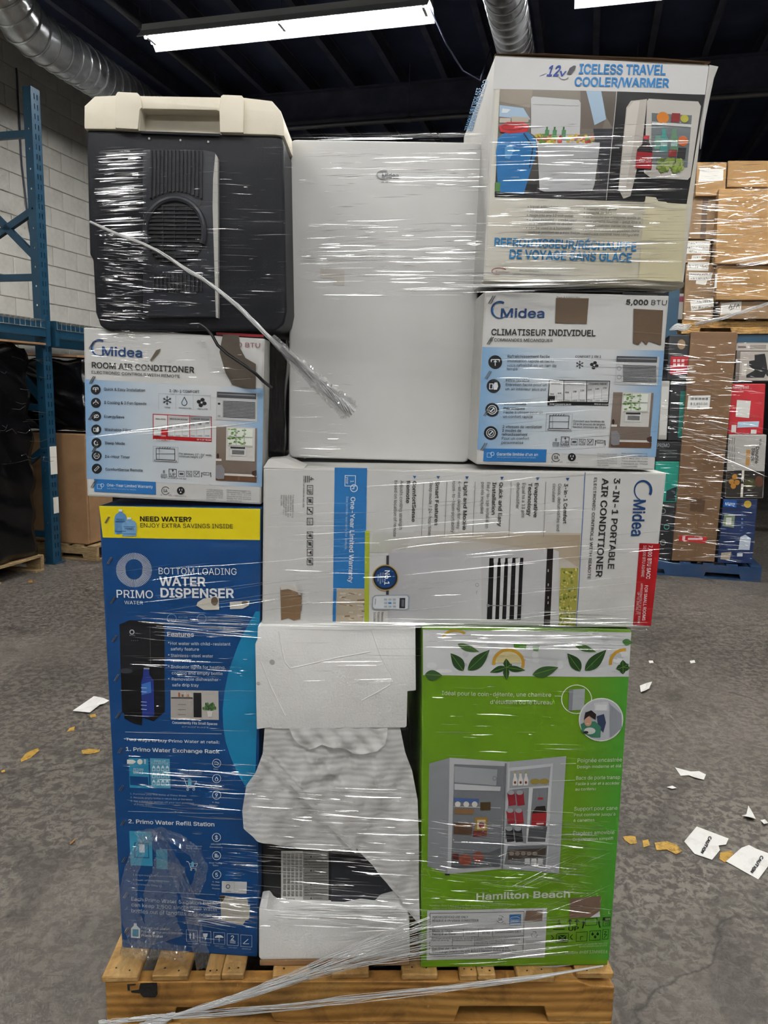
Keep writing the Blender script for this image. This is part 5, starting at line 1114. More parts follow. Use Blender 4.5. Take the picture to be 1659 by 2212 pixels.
# ---- travel cooler carton at the top right
f = Face((.4, 1.69, 0), yaw=1.6)
f.slope = lambda x, y: .022 + (y - 120) * .000012
f.leanf = lambda x, y: -.055 - (x - 1065) / 460 * .075
M_PANEL_CREAM = pmat('yellowed_print_panel', '#d2cfc4', 0.45, var=.04, dirt='#c3b88f', dscale=2.5, damt=.5)
carton(f, [(1070, 118), (1532, 139), (1476, 620), (1043, 611)], .50, 'travel_cooler_carton', 'battered white travel cooler carton with car and fridge pictures, top right of stack', M_SIDE_WHITE, M_PANEL_CREAM, amp=.0025)
f.zoom(830, 0, .49985)
f.quad((478, 245), (1402, 288), (1385, 410), (470, 385), '#d6d6d6', 0); f.out('white_band', 'white printed band')
f.text(700, 330, '12', 44, '#27479c', w=52, b=3, it=.25, slope=0); f.text(752, 330, 'v', 28, '#27479c', w=30, b=2, it=.2); f.poly([(788, 322), (800, 296), (818, 285), (828, 287), (822, 305), (806, 324)], '#4a4c52', 4); f.ring(775, 325, 25, 22, 2.5, '#5d6068', 3, a0=.6, a1=2.7); f.line(670, 330, 700, 318, 2, '#7a8ab8'); f.out('power_mark', 'blue numerals with a plug')
f.text(840, 320, 'ICELESS TRAVEL', 41, '#1f7ec2', w=374, b=3, slope=.012); f.text(820, 374, 'COOLER/WARMER', 38, '#1f7ec2', w=408, b=3, slope=.015); f.text(475, 1063, 'REFROIDISSEUR/RÉCHAUFFE', 34, '#2a7fb8', w=612, b=3, slope=.036); f.text(540, 1117, 'DE VOYAGE SANS GLACE', 37, '#2a7fb8', w=527, b=3, slope=.03); f.out('headline', 'blue lettering')
# left picture: cooler in a car
f.quad((500, 386), (1001, 398), (956, 868), (477, 852), '#857f76', 1, c2='#8d8478', c3='#15151a', c4='#1c1d22')
f.poly([(500, 388), (640, 392), (630, 470), (498, 440)], '#9a9084', 2); f.poly([(498, 455), (600, 470), (630, 520), (496, 505)], '#a9c4dc', 2); f.poly([(510, 470), (545, 475), (530, 490), (505, 490)], '#e2eaf0', 3); f.rect(498, 512, 545, 532, '#c9c0b2', 3); f.poly([(548, 505), (625, 512), (620, 532), (550, 530)], '#b9b0a2', 3)
f.poly([(845, 395), (900, 396), (955, 500), (940, 560), (850, 560)], '#6a6058', 2); f.poly([(870, 396), (935, 398), (955, 520), (905, 545)], '#a9c2d8', 3); f.poly([(935, 398), (1000, 400), (985, 560), (955, 500)], '#5c544c', 3); f.poly([(900, 560), (985, 560), (960, 860), (860, 845), (930, 790)], '#2b2c32', 2); f.poly([(478, 790), (660, 800), (650, 856), (477, 850)], '#17181c', 2)
f.poly([(640, 420), (838, 436), (846, 450), (842, 598), (660, 600), (632, 580), (632, 430)], '#c9cacb', 4); f.line(640, 455, 838, 462, 2, '#a9abad', 5)
f.poly([(652, 605), (925, 620), (928, 632), (905, 800), (895, 828), (690, 832), (668, 825), (660, 640)], '#c0c2c4', 5); f.poly([(652, 605), (928, 620), (926, 634), (655, 622)], '#d9dadb', 6)
rs = random.Random(4)
for k in range(60): f.ell(rs.uniform(660, 895), rs.uniform(590, 618), rs.uniform(7, 14), rs.uniform(6, 11), rs.choice(('#a9322c', '#c9a13a', '#8aa83c', '#d9c24a', '#5c8a34', '#c04a3a')), 7, 9)
for x in (700, 733, 772): f.rect(x - 9, 566, x + 9, 598, '#4f8a5a', 7); f.rect(x - 4, 553, x + 4, 568, '#3c6e48', 7)
f.poly([(540, 560), (620, 575), (652, 610), (655, 660), (630, 740), (600, 842), (490, 830), (482, 660), (490, 600)], '#1c74b4', 6); f.poly([(520, 640), (545, 625), (560, 650), (540, 690), (520, 685)], '#5ca0d2', 7); f.path([(600, 580), (640, 640), (625, 730)], 5, '#14344c', 8); f.poly([(495, 548), (530, 530), (600, 532), (625, 550), (615, 575), (540, 580), (500, 572)], '#c4262c', 7); f.ring(555, 552, 50, 16, 6, '#8e1a20', 8); f.rect(478, 790, 500, 830, '#5a8a4a', 7)
f.out('car_picture', 'printed picture of a cooler in a car boot')
f.quad((1003, 398), (1386, 410), (1306, 882), (957, 868), '#0c0c0f', 1); f.line(1002, 398, 956, 868, 3, '#b9b9b9', 3)
f.poly([(1042, 470), (1062, 440), (1132, 432), (1110, 640), (1060, 850), (1030, 862), (1008, 820)], '#c2bbb2', 3); f.poly([(1045, 475), (1075, 442), (1100, 440), (1070, 640), (1035, 840), (1012, 815)], '#d5d0c8', 4)
f.poly([(1140, 430), (1355, 440), (1367, 460), (1322, 765), (1310, 778), (1145, 770), (1118, 750), (1132, 440)], '#c4c0ba', 3); f.poly([(1152, 492), (1328, 500), (1308, 725), (1148, 715)], '#6a7276', 4); f.poly([(1152, 530), (1325, 540), (1324, 552), (1152, 542)], '#cfcfcd', 6)
f.ell(1200, 512, 27, 25, '#d9822c', 6, 18); f.rect(1238, 492, 1275, 530, '#8a2a28', 6); f.ell(1295, 515, 18, 17, '#b9b44a', 6, 14)
for x, c_ in ((1205, '#4a9a94'), (1250, '#5f8a6a')): f.poly([(x - 9, 560), (x + 9, 560), (x + 10, 585), (x + 18, 600), (x + 16, 660), (x - 18, 660), (x - 16, 600), (x - 9, 585)], c_, 6); f.rect(x - 14, 610, x + 14, 635, '#a9c9c4', 7)
f.ell(1288, 612, 22, 22, '#c8622c', 6, 16); f.rect(1165, 590, 1188, 650, '#6a9a8a', 6); f.rect(1225, 650, 1260, 680, '#8a2a2a', 7); f.rect(1265, 640, 1300, 690, '#2a2a2e', 6)
for k in range(60): f.ell(rs.uniform(1180, 1285), rs.uniform(692, 742), 9, 9, rs.choice(('#7f9a3c', '#94ac4c', '#68822e', '#a9ba62')), 7 + k % 2, 10)
f.poly([(1118, 592), (1138, 592), (1140, 620), (1155, 645), (1148, 740), (1084, 735), (1088, 650), (1114, 622)], '#26181a', 6); f.poly([(1086, 660), (1154, 665), (1150, 735), (1080, 730)], '#b3202a', 7); f.text(1094, 705, 'Coca-Cola', 15, '#eee2e2', w=50, it=.3, layer=8); f.rect(1116, 590, 1140, 606, '#b3202a', 7)
f.out('fridge_picture', 'printed picture of an open upright cooler with drinks')
G = '#74746e'
for k, (t_, w, x) in enumerate((('• travel without ice', 130, 617), ('• 36 quart capacity', 132, 615), ('• plugs into any 12 volt outlet', 200, 614), ('• 1 shelf included - can be used', 215, 613), ('as a tray, basket, or divider', 188, 622), ('• can be used in a horizontal or', 216, 611), ('vertical position as a mini fridge', 222, 620))): f.text(x, 901 + 18.2 * k, t_, 11.5, G, w=w, b=1, slope=.02)
for k, (t_, w, x) in enumerate((('• voyager sans glace', 142, 860), ('• capacité de 34 L', 122, 859), ("• se branche sur n'importe quelle pr", 248, 857), ('• une tablette fournie - peut être u', 248, 856), ('comme plateau, panier ou division', 238, 862), ('• peut être utilisé en position horiz', 245, 855), ('verticale comme mini réfrigérate', 236, 860))): f.text(x, 908 + 18.2 * k, t_, 11.5, G, w=w, b=1, slope=.02)
f.text(583, 1173, 'www.koolatron.com', 8, G, w=84); f.text(555, 1187, 'Canada - 139 Copernicus Blvd. Brantford ON', 8, G, w=205); f.ring(497, 1172, 34, 16, 3, '#a8505a', 2, a0=1.5, a1=5.8); f.text(480, 1180, 'Kooltron', 11, '#8a5a60', w=58, it=.2); f.out('feature_text', 'grey two-column bullet list')
f.quad((1120, 872), (1304, 884), (1284, 1215), (1096, 1222), '#ddd5b4', 4, c2='#d6cfae', c3='#d0c8a4', c4='#d8d0ae'); f.poly([(1125, 852), (1170, 856), (1180, 872), (1215, 875), (1230, 888), (1304, 886), (1300, 905), (1118, 900)], '#dcd6bd', 5)
f.out('yellowed_cover', 'yellowed cream paper pasted over the corner')
TRV = f
sd = Face(f.P[0], e=-f.n * -1.0); sd.n = Vector((-f.e.x, -f.e.y, 0)); sd.parent = f.thing; sd.slope = lambda x, y: 0
sd.text(1046, 172, 'COOLER/WARMER', 9, '#2a7fb8', w=112, b=2, down=True, lean=-.30); sd.text(1032, 190, '12v ICELESS TRAVEL', 8, '#2a7fb8', w=92, b=2, down=True, lean=-.30); sd.out('side_print', 'blue lettering on the side')
# lid flaps standing proud at the top and right edges, crumpled bottom
fl = [f.pt(478, 235, .004), f.pt(700, 238, .008), f.pt(905, 244, .004), f.pt(1180, 258, .009), f.pt(1408, 272, .006), f.pt(1416, 258, -.02), f.pt(1180, 246, -.02), f.pt(905, 236, -.02), f.pt(700, 230, -.02), f.pt(482, 226, -.02)]
MB().prism(fl, -f.n * .012).build('top_flap', M_KRAFT, f.thing, bevel=.0015)
fl = [f.pt(1404, 282, .002), f.pt(1448, 284, -.004), f.pt(1430, 335, -.006), f.pt(1412, 420, -.006), f.pt(1392, 520, -.006), f.pt(1372, 640, -.004), f.pt(1366, 560, .002), f.pt(1386, 420, .002)]
MB().prism(fl, -f.n * .004).build('side_flap', M_SIDE_WHITE, f.thing)
fl = [f.pt(425, 1208, .006), f.pt(480, 1218, .012), f.pt(640, 1214, .008), f.pt(900, 1216, .014), f.pt(1080, 1208, .01), f.pt(1290, 1222, .012), f.pt(1296, 1240, .0), f.pt(1270, 1252, -.01), f.pt(1080, 1240, 0), f.pt(900, 1236, 0), f.pt(640, 1234, 0), f.pt(470, 1238, 0), f.pt(422, 1226, 0)]
MB().prism(fl, -f.n * .03).build('crushed_bottom_edge', M_PANEL_CREAM, f.thing, bevel=.003)
# ================================================================== UNBOXED THINGS IN THE STACK
M_COOLER = pmat('dark_navy_plastic', '#191b21', 0.5, var=.08, bump=.06, bscale=(500, 500, 500), spec=.25)
M_COOLERV = pmat('dark_vent_plastic', '#2a2d34', 0.45, var=.06, spec=.35)
M_CREAM = pmat('cream_plastic', '#f4ecd8', 0.5, var=.04, dirt='#c9b994', dscale=9, damt=.2, bump=.04, bscale=(400, 400, 400))
M_BLACK = pmat('black_plastic', '#0f1012', 0.4, var=.15)
M_GREYEDGE = pmat('pale_grey_plastic', '#b6b5b0', 0.45, var=.05)
f = Face((-.4, 1.69, 0), yaw=0); f.zoom(0, 0, .50030)
n = f.n; P = f.pt
co = empty('portable_cooler', P(800, 1432, -.17), 'dark navy portable cooler with a cream lid and round fan grille', 'cooler')
def fprism(pts, d, off=0.0): return MB().prism([P(x, y, off) for x, y in pts], -n * d)
fprism([(372, 562), (1216, 588), (1224, 620), (1238, 1340), (1226, 1400), (1190, 1428), (470, 1430), (432, 1408), (412, 1350), (400, 1120), (386, 1098)], .34).build('body', M_COOLER, co, smooth=True, bevel=.014, seg=3)
fprism([(368, 560), (368, 462), (414, 420), (505, 416), (1060, 426), (1176, 440), (1214, 484), (1226, 520), (1230, 592), (1190, 586), (955, 580), (950, 486), (940, 480), (622, 474), (612, 482), (608, 570), (505, 562)], .35, .006).build('lid', M_CREAM, co, smooth=True, bevel=.006, seg=2)
for pts in ([(505, 562), (507, 420), (516, 405), (600, 409), (612, 424), (622, 474), (612, 482), (604, 568)], [(955, 580), (952, 486), (958, 424), (968, 418), (1048, 421), (1058, 434), (1056, 582)]):
    fprism(pts, .05, .013).build('lid_strap', M_CREAM, co, smooth=True, bevel=.005, seg=2)
fprism([(606, 470), (956, 480), (956, 590), (606, 580)], .01, -.03).build('handle_recess', M_CREAM, co)
fprism([(608, 570), (952, 582), (950, 592), (610, 580)], .02, .007).build('recess_lip', M_COOLER, co)
for x, y in ((645, 599), (780, 606), (900, 613)): MB().tube([P(x, y, -.002), P(x, y, .0022)], .0022, 8).build('screw', M_GREYEDGE, co)
fprism([(620, 650), (880, 652), (930, 660), (944, 690), (944, 1372), (640, 1372), (622, 1340)], .03, .012).build('vent_housing', M_COOLERV, co, smooth=True, bevel=.006, seg=2)
fprism([(936, 672), (946, 690), (948, 1376), (938, 1374), (924, 900), (926, 780)], .02, .0135).build('edge_strip', M_GREYEDGE, co)
fprism([(662, 656), (880, 662), (872, 872), (820, 842), (770, 834), (715, 842), (664, 868)], .002, .0128).build('grille_shade_plate', M_BLACK, co)  # black plate on the housing stands in for the shade behind the slats
for k in range(14):
    x = 662 + k * 16.6; yb = 866 - 32 * math.sin(math.pi * min(1, max(0, (k + .3) / 13.5)))
    fprism([(x - 3.5, 656 + k * .4), (x + 4, 656 + k * .4), (x + 4 - .6 * 3, yb), (x - 3.5 - .6 * 3, yb)], .006, .0165).build('slat', M_COOLERV, co)
cx, cy, R = 764, 1010, 126
fprism([(cx + R * math.cos(a), cy + R * 1.12 * math.sin(a)) for a in [2 * math.pi * i / 40 for i in range(40)]], .002, .0128).build('fan_shade_plate', M_BLACK, co)  # black disc on the housing as the shade inside the fan opening
MB().tube([P(cx + R * math.cos(a), cy + R * 1.14 * math.sin(a), .016) for a in [math.pi + math.pi * 1.0 * i / 36 - .35 + .7 * i / 36 for i in range(37)]], .0065, 8).build('fan_rim', M_COOLERV, co, smooth=True)
for k in range(15):
    y = cy - 118 + k * 17; hw = R * math.sqrt(max(0.02, 1 - ((y - cy) / (R * 1.12)) ** 2))
    fprism([(cx - hw, y), (cx + hw, y + 2), (cx + hw, y + 7), (cx - hw, y + 5)], .005, .018).build('slat', M_COOLERV, co)
for x in (712, 762, 812): fprism([(x - 3, cy - 110), (x + 3, cy - 110), (x + 3, cy + 118), (x - 3, cy + 118)], .004, .0155).build('slat_brace', M_COOLERV, co)
fprism([(670, 1190), (880, 1196), (880, 1264), (670, 1258)], .002, .0128).build('grille_shade_plate', M_BLACK, co)  # shade of the lower slots, again as a black plate
for k in range(13): x = 672 + k * 17; fprism([(x - 3, 1190), (x + 4, 1190), (x + 4, 1263), (x - 3, 1263)], .005, .0165).build('slat', M_COOLERV, co)
for x, y in ((867, 887), (672, 1150), (870, 1155)): MB().tube([P(x, y, .010), P(x, y, .0132)], .0032, 10).build('screw_hole', M_BLACK, co)
g = Face((-.4, 1.69, 0), yaw=0); g.zoom(0, 680, .37372)
MB().tube([g.pt(1165, 55, .02), g.pt(1210, 85, .025), g.pt(1245, 125, .03), g.pt(1275, 180, .03), g.pt(1330, 230, .03), g.pt(1420, 290, .03), g.pt(1490, 340, .03), g.pt(1530, 385, .02), g.pt(1560, 420, -.02)], .0035, 8).build('power_cord', M_BLACK, co, smooth=True)

# white appliance between cooler and travel cooler carton
M_WHITE = pmat('white_enamel', '#d4d4d2', 0.35, var=.02, dirt='#bcb9b2', dscale=3, damt=.25, spec=.4)
f = Face((0, 1.83, 0), yaw=1.0); P = f.pt; n = f.n
wa = empty('white_appliance', P(820, 1000, -.2), 'tall smooth white appliance with rounded edges in the middle of the stack', 'appliance')
def rnd(pts, r=12, k=4):
    out = []
    for i, p in enumerate(pts):
        a, b = pts[i - 1], pts[(i + 1) % len(pts)]
        da = math.hypot(a[0] - p[0], a[1] - p[1]); db = math.hypot(b[0] - p[0], b[1] - p[1])
        s0 = (p[0] + (a[0] - p[0]) * r / da, p[1] + (a[1] - p[1]) * r / da); s1 = (p[0] + (b[0] - p[0]) * r / db, p[1] + (b[1] - p[1]) * r / db)
        for j in range(k + 1):
            t = j / k; out.append(((1 - t) ** 2 * s0[0] + 2 * t * (1 - t) * p[0] + t * t * s1[0], (1 - t) ** 2 * s0[1] + 2 * t * (1 - t) * p[1] + t * t * s1[1]))
    return out
fp_ = rnd([(627, 301), (1050, 308), (1013, 999), (623, 988)], 14)
MB().prism([P(x, y) for x, y in fp_], -n * .05).build('front_panel', M_WHITE, wa, smooth=True, bevel=.012, seg=4)
MB().prism([P(x, y, -.052) for x, y in rnd([(632, 306), (1046, 312), (1010, 996), (628, 985)], 10)], -n * .33).build('body', M_GREYEDGE, wa, smooth=True, bevel=.006)
MB().prism([P(x, y, -.02) for x, y in [(640, 984), (1002, 994), (1000, 1009), (640, 1000)]], -n * .34).build('base', M_BLACK, wa)
f.parent = wa; f.slope = lambda x, y: .01
f.ring(829, 378, 16, 10, 1.2, '#8b8d92', 3, a0=.4, a1=5.2, w1=2.6); f.text(825, 385, 'Midea', 11, '#6a6d73', w=36, b=2); [f.rect(824 + 9 * k, 392, 829 + 9 * k, 394, '#a9abad', 2) for k in range(4)]; f.out('logo', 'small grey lettering')
f.poly([(692, 580), (744, 584), (744, 617), (720, 616), (720, 602), (692, 600)], '#c9c5bd', 1); f.out('sticker', 'faint pale sticker')
# black plastic bag squeezed into the gap beside it
M_BAG = pmat('black_film_bag', '#0a0a0c', 0.22, var=.2, spec=.6)
def crumple_box(name, o, ax, ay, az, size, mat, amp, label, cat, parent=None, seg=14, seed=1, group=None):
    """lumpy bag or wrapped bundle: a subdivided box pushed in and out"""
    rs = random.Random(seed); bm = bmesh.new(); bmesh.ops.create_cube(bm, size=1.0)
    bmesh.ops.subdivide_edges(bm, edges=bm.edges[:], cuts=seg, use_grid_fill=True)
    ph = [(rs.uniform(3, 22), rs.uniform(3, 22), rs.uniform(3, 40), rs.uniform(0, 6)) for _ in range(8)]
    for v in bm.verts:
        c = v.co.copy(); r = .5
        q = Vector((c.x * size[0], c.y * size[1], c.z * size[2]))
        d = sum(math.sin(a * q.x + b * q.y + k * q.z + p) for a, b, k, p in ph) / 8
        q = q * (1 + 0) + c.normalized() * amp * (d * 1.8 + rs.uniform(-.10, .10)); v.co = q
    vs = [o + ax * (v.co.x + size[0] / 2) + ay * (v.co.y + size[1] / 2) + az * max(0.0, v.co.z + size[2] / 2) for v in bm.verts]
    fs = [tuple(v.index for v in q.verts) for q in bm.faces]; bm.free()
    ob = mk(name, vs, fs, mat, parent, smooth=True)
    if label: tag(ob, label, cat, group)
    return ob
g = Face((-.22, 1.78, 0), yaw=0)
a = g.hit(577, 1000)
crumple_box('plastic_bag', a + Vector((0, 0, .01)), Vector((1, 0, 0)), Vector((0, 1, 0)), UP, (.042, .22, .27), M_BAG, .010, 'black plastic bag squeezed between the scuffed carton and the white appliance', 'bag', seed=4)

# foam-packed black appliance
M_STYRO = pmat('white_styrofoam', '#ececea', 0.8, var=.04, vscale=(14, 14, 14), bump=.12, bscale=(220, 220, 220), dirt='#b5b2aa', dscale=7, damt=.25, spec=.2)
f = Face((-.1, 1.665, 0), yaw=1.6); f.zoom(520, 1330, .39887); P = f.pt; n = f.n
st = empty('styrofoam_packaging', P(500, 618, -.17), 'white styrofoam block with a notched corner under the long carton', 'packaging')
MB().prism([P(x, y) for x, y in [(92, 62), (104, 56), (930, 44), (946, 50), (949, 406), (903, 410), (899, 600), (890, 607), (180, 614), (160, 606), (86, 616), (78, 152), (90, 138)]], -n * .36).build('block', M_STYRO, st, smooth=True, bevel=.006, seg=2)
for pts in ([(206, 85), (222, 180), (240, 250), (268, 285), (330, 272), (520, 228), (700, 195)], [(708, 75), (750, 200), (822, 345), (808, 375), (740, 415), (655, 460)], [(110, 250), (160, 380), (240, 540)]):
    MB().tube([P(x, y, -.0012) for x, y in pts], .0022, 6).build('moulded_ridge', M_STYRO, st, smooth=True)
for x, y, r in ((170, 250, .006), (95, 365, .004)): MB().tube([P(x, y, .0002), P(x, y, .0012)], r, 12).build('dent_shade', M_GREYEDGE, st)  # raised grey discs put the shade of two dents into the colour
ba = empty('black_appliance', P(500, 1840, -.2), 'black appliance with a printed warning label between two styrofoam blocks', 'appliance')
g = Face((-.1, 1.73, 0), yaw=1.6); g.zoom(520, 1330, .39887); g.slope = lambda x, y: 0.0; g.leanf = lambda x, y: 0
MB().prism([g.pt(x, y) for x, y in [(100, 600), (915, 600), (912, 1700), (102, 1700)]], -g.n * .40).build('body', M_BLACK, ba, bevel=.01)
MB().prism([g.pt(x, y, .004) for x, y in [(490, 1300), (840, 1330), (838, 1660), (488, 1660)]], -g.n * .006).build('rear_plate', M_COOLERV, ba, bevel=.002)
g.parent = ba
g.rect(219, 1272, 338, 1628, '#c9c9c4', 1); g.rect(338, 1272, 476, 1628, '#8e8e8a', 1)
for c_ in range(5):
    for r_ in range(7):
        x = 226 + c_ * 22; y = 1285 + r_ * 34
        for k in range(4): g.text(x + 16 - k * 4, y, 'AVERTISSEMENT'[:9 + (k % 4)], 4.2, '#22221f', w=29, b=2, down=True, layer=2)
g.frame(222, 1528, 250, 1580, 2, '#44443f'); g.frame(256, 1530, 292, 1575, 2, '#44443f'); g.poly([(240, 1626), (284, 1600), (288, 1626)], '#c98a34', 2)
for k in range(22):
    y = 1290 + k * 15
    if k % 5 == 1: g.poly([(375, y + 2), (381, y - 8), (387, y + 2)], '#26262a', 2); g.text(392, y + 2, 'WARNING', 7, '#26262a', w=50, b=2, layer=2)
    else: g.text(346, y, ('risk of fire or electric shock do not', 'use only with approved outlet and cord', 'keep vents clear of all obstructions', 'read the manual before first operation')[k % 4], 7.5, '#1f1f21', w=124, b=2, layer=2)
g.out('warning_label', 'white and grey printed warning label')
fb = empty('styrofoam_packaging', P(500, 1850, -.17), 'low white styrofoam tray block near the pallet deck', 'packaging')
MB().prism([P(x, y) for x, y in [(98, 1588), (140, 1582), (160, 1612), (190, 1630), (560, 1640), (650, 1622), (730, 1632), (760, 1598), (862, 1570), (904, 1592), (914, 1650), (918, 1835), (902, 1848), (560, 1858), (110, 1866), (97, 1850)]], -n * .36).build('block', M_STYRO, fb, smooth=True, bevel=.006, seg=2)
MB().prism([P(x, y, .004) for x, y in [(600, 1636), (740, 1610), (850, 1575), (800, 1620), (740, 1690), (665, 1690), (610, 1665)]], -n * .004).build('broken_flake', M_STYRO, fb)
kt = MB(); z0 = .1442
pa = [P(x, y) for x, y in [(102, 1868), (912, 1850)]]
lo = [Vector((p.x, p.y, z0)) for p in pa]
for q in (pa, lo): q.sort(key=lambda v: v.x)
kt.hexa([lo[0], lo[1], pa[1], pa[0]] + [p - n * .38 for p in (lo[0], lo[1], pa[1], pa[0])])
ko = kt.build('cardboard_tray', M_KRAFT, None, bevel=.003); tag(ko, 'plain brown cardboard tray under the low styrofoam block', 'tray')

# foam sheet draped over the black appliance
def foam_mat():
    m, t, out = nt('thin_foam_sheet'); L = t.links.new
    d = node(t, 'ShaderNodeBsdfPrincipled', inp={'Base Color': C('#e4e4e2'), 'Roughness': .55, 'Specular IOR Level': .3}); tl = node(t, 'ShaderNodeBsdfTranslucent', inp={0: C('#d2d2d0')}); tr = node(t, 'ShaderNodeBsdfTransparent')
    a = node(t, 'ShaderNodeMixShader', inp={0: .1}); L(d.outputs[0], a.inputs[1]); L(tl.outputs[0], a.inputs[2])
    w = node(t, 'ShaderNodeTexWave', wave_type='BANDS', bands_direction='Z', inp={'Scale': 22.0, 'Distortion': 3.0, 'Detail': 2.0}); L(coords(t), w.inputs['Vector'])
    r = ramp(t, w.outputs[0], [(0.2, (.10, .10, .10, 1)), (0.8, (.2, .2, .2, 1))])
    b = node(t, 'ShaderNodeMixShader'); L(r.outputs[0], b.inputs[0]); L(a.outputs[0], b.inputs[1]); L(tr.outputs[0], b.inputs[2]); L(b.outputs[0], out.inputs[0])
    bp = node(t, 'ShaderNodeBump', inp={'Strength': .15, 'Distance': .003}); L(w.outputs[0], bp.inputs['Height']); L(bp.outputs[0], d.inputs['Normal'])
    return m
M_FOAM = foam_mat()
def interp(pts, t):
    n_ = len(pts) - 1; k = min(n_ - 1, int(t * n_)); q = t * n_ - k
    return (pts[k][0] * (1 - q) + pts[k + 1][0] * q, pts[k][1] * (1 - q) + pts[k + 1][1] * q)
def sheet(face, Lc, Rc, Bc, off, name, parent, nu=70, nv=70, mat=None, top=None):
    vs = []; fs = []
    for j in range(nv + 1):
        t = j / nv; l = interp(Lc, t); r = interp(Rc, t); l1, r1 = Lc[-1], Rc[-1]
        for i in range(nu + 1):
            u = i / nu; b = interp(Bc, u); k = t ** 3
            x = l[0] * (1 - u) + r[0] * u + k * (b[0] - l1[0] * (1 - u) - r1[0] * u); y = l[1] * (1 - u) + r[1] * u + k * (b[1] - l1[1] * (1 - u) - r1[1] * u)
            vs.append(face.pt(x, y, off(x, y, u, t)))
    for j in range(nv):
        for i in range(nu): q = j * (nu + 1) + i; fs.append((q, q + 1, q + nu + 2, q + nu + 1))
    return mk(name, vs, fs, mat, parent, smooth=True)
f2 = Face((-.1, 1.668, 0), yaw=1.6); f2.zoom(520, 1330, .39887)
fo = empty('foam_sheet', f2.pt(500, 1300), 'creased translucent white foam sheet hanging below the notched styrofoam block', 'packaging')
def off1(x, y, u, t):
    d = .010 * math.sin(.016 * x + .010 * y) + .006 * math.sin(.031 * x - .018 * y + 1) + .004 * math.sin(.05 * x + .033 * y)
    d += -.02 * max(0, u - .72) / .28 * (1 - t)
    e = math.exp(-((x - (140 + (y - 730) * .92)) / 14) ** 2); d += .006 * e
    for a0, k0, y1 in ((300, .55, 660), (380, .8, 700), (560, -.5, 640), (700, .25, 760)):
        e = math.exp(-((x - a0 - (y - y1) * k0) / 9) ** 2); d += .008 * e * max(0, 1 - abs(y - y1 - 160) / 200)
    e = math.exp(-((x - 612) / 10) ** 2) if y > 700 else 0; d += .004 * e
    d += (.005 * math.sin(y * .06 + x * .015) * math.exp(-((x - 470) / 140) ** 2) * math.exp(-((y - 860) / 130) ** 2)) * 1.6
    return d * .4 * min(1, .25 + 2.2 * t) - .008 * (1 - t) + .006
sheet(f2, [(130, 600), (118, 750), (80, 850), (30, 920), (8, 1060), (16, 1150), (90, 1205)], [(862, 600), (890, 740), (930, 850), (958, 1000), (964, 1180), (965, 1400), (968, 1655)], [(90, 1205), (250, 1250), (440, 1262), (640, 1268), (735, 1370), (830, 1480), (905, 1600), (968, 1655)], off1, 'sheet', fo, mat=M_FOAM)
sheet(f2, [(262, 600), (285, 650), (320, 690), (372, 718)], [(795, 600), (792, 640), (778, 690), (742, 716)], [(372, 718), (440, 690), (540, 705), (608, 738), (680, 735), (742, 716)], lambda x, y, u, t: .010 + .004 * math.sin(.023 * x + .04 * y) * t + .002 * math.sin(.06 * x - .05 * y), 'folded_flap', fo, nu=50, nv=20, mat=M_FOAM)
sheet(f2, [(120, 735), (260, 880), (380, 1010), (500, 1140), (620, 1262)], [(155, 730), (290, 872), (420, 1010), (535, 1140), (640, 1255)], [(620, 1262), (640, 1255)], lambda x, y, u, t: .018 + .002 * u, 'folded_strip', fo, nu=4, nv=40, mat=M_FOAM)

# ================================================================== RIGHT-HAND LOADS
FU = BX
UK = 8.1 / 6.95
def card(px, v, depth, name, label, mat, cat='carton', group=None, bevel=.006):
    g = Face(B(0, v, 0), e=FU); carton(g, px, depth, name, label, mat, mat, group=group, cat=cat, bevel=bevel, panel=False)
    g.parent = bpy.data.objects[-1] if False else g.parent; g.slope = lambda x, y: -.0; g.leanf = lambda x, y: -.06
    return g
def R4(x0, y0, x1, y1, l=-.055): return [(x0, y0), (x1, y0), (x1 + l * (y1 - y0), y1), (x0 + l * (y1 - y0), y1)]
M_KR2 = pmat('brown_carton_light', '#a5804f', 0.7, var=.08, vscale=(4, 4, 4), dirt='#7d5c38', dscale=5, damt=.4)
M_KR3 = pmat('brown_carton_grey', '#8a6f50', 0.7, var=.08, vscale=(4, 4, 4), dirt='#6d5438', dscale=5, damt=.4)
simple_pallet(.30, 6.92, 0, 1.22, 1.0, M_BLUEWOOD, 'blue painted pallet under the mixed cartons at the right')
simple_pallet(.86, 8.08, 2.15, 1.22, 1.0, M_WOODY, 'light wooden pallet on the right rack beam under brown cartons')
ub = 'brown cartons on the rack'
def lab(g, pts, lines, c='#d6d4cd', ink='#4a4a4c', nm='paper_label'):
    g.poly(pts, c, 1); x0 = min(p[0] for p in pts); x1 = max(p[0] for p in pts); y0 = min(p[1] for p in pts); y1 = max(p[1] for p in pts)
    rs = random.Random(int(x0 * 7 + y0))                    # handwriting too small to read: short pen strokes
    for k in range(len(lines)):
        y = y0 + (y1 - y0) * (k + .55) / (len(lines) + .1); h = (y1 - y0) / (len(lines) + .4) * .3; x = x0 + 4
        while x < x1 - 5:
            w_ = rs.uniform(2, 3.6); a = [(x + w_ * rs.random(), y + rs.uniform(-h, h)) for _ in range(4)]; g.path(a, .9, ink, 2); x += w_ + rs.choice((1, 1, 1, 3))
    g.out(nm, 'white paper label')
g = card(R4(1506, 350, 1570, 423), 6.90 * UK, .4, 'brown_carton', 'small brown carton with a blank white label at the top of the rack load', M_KR2); lab(g, [(1512, 366), (1563, 364), (1562, 390), (1508, 394)], [])
g = card(R4(1573, 347, 1700, 404), 6.95 * UK, .5, 'brown_carton', 'flat brown carton at the very top right of the rack load', M_KR2)
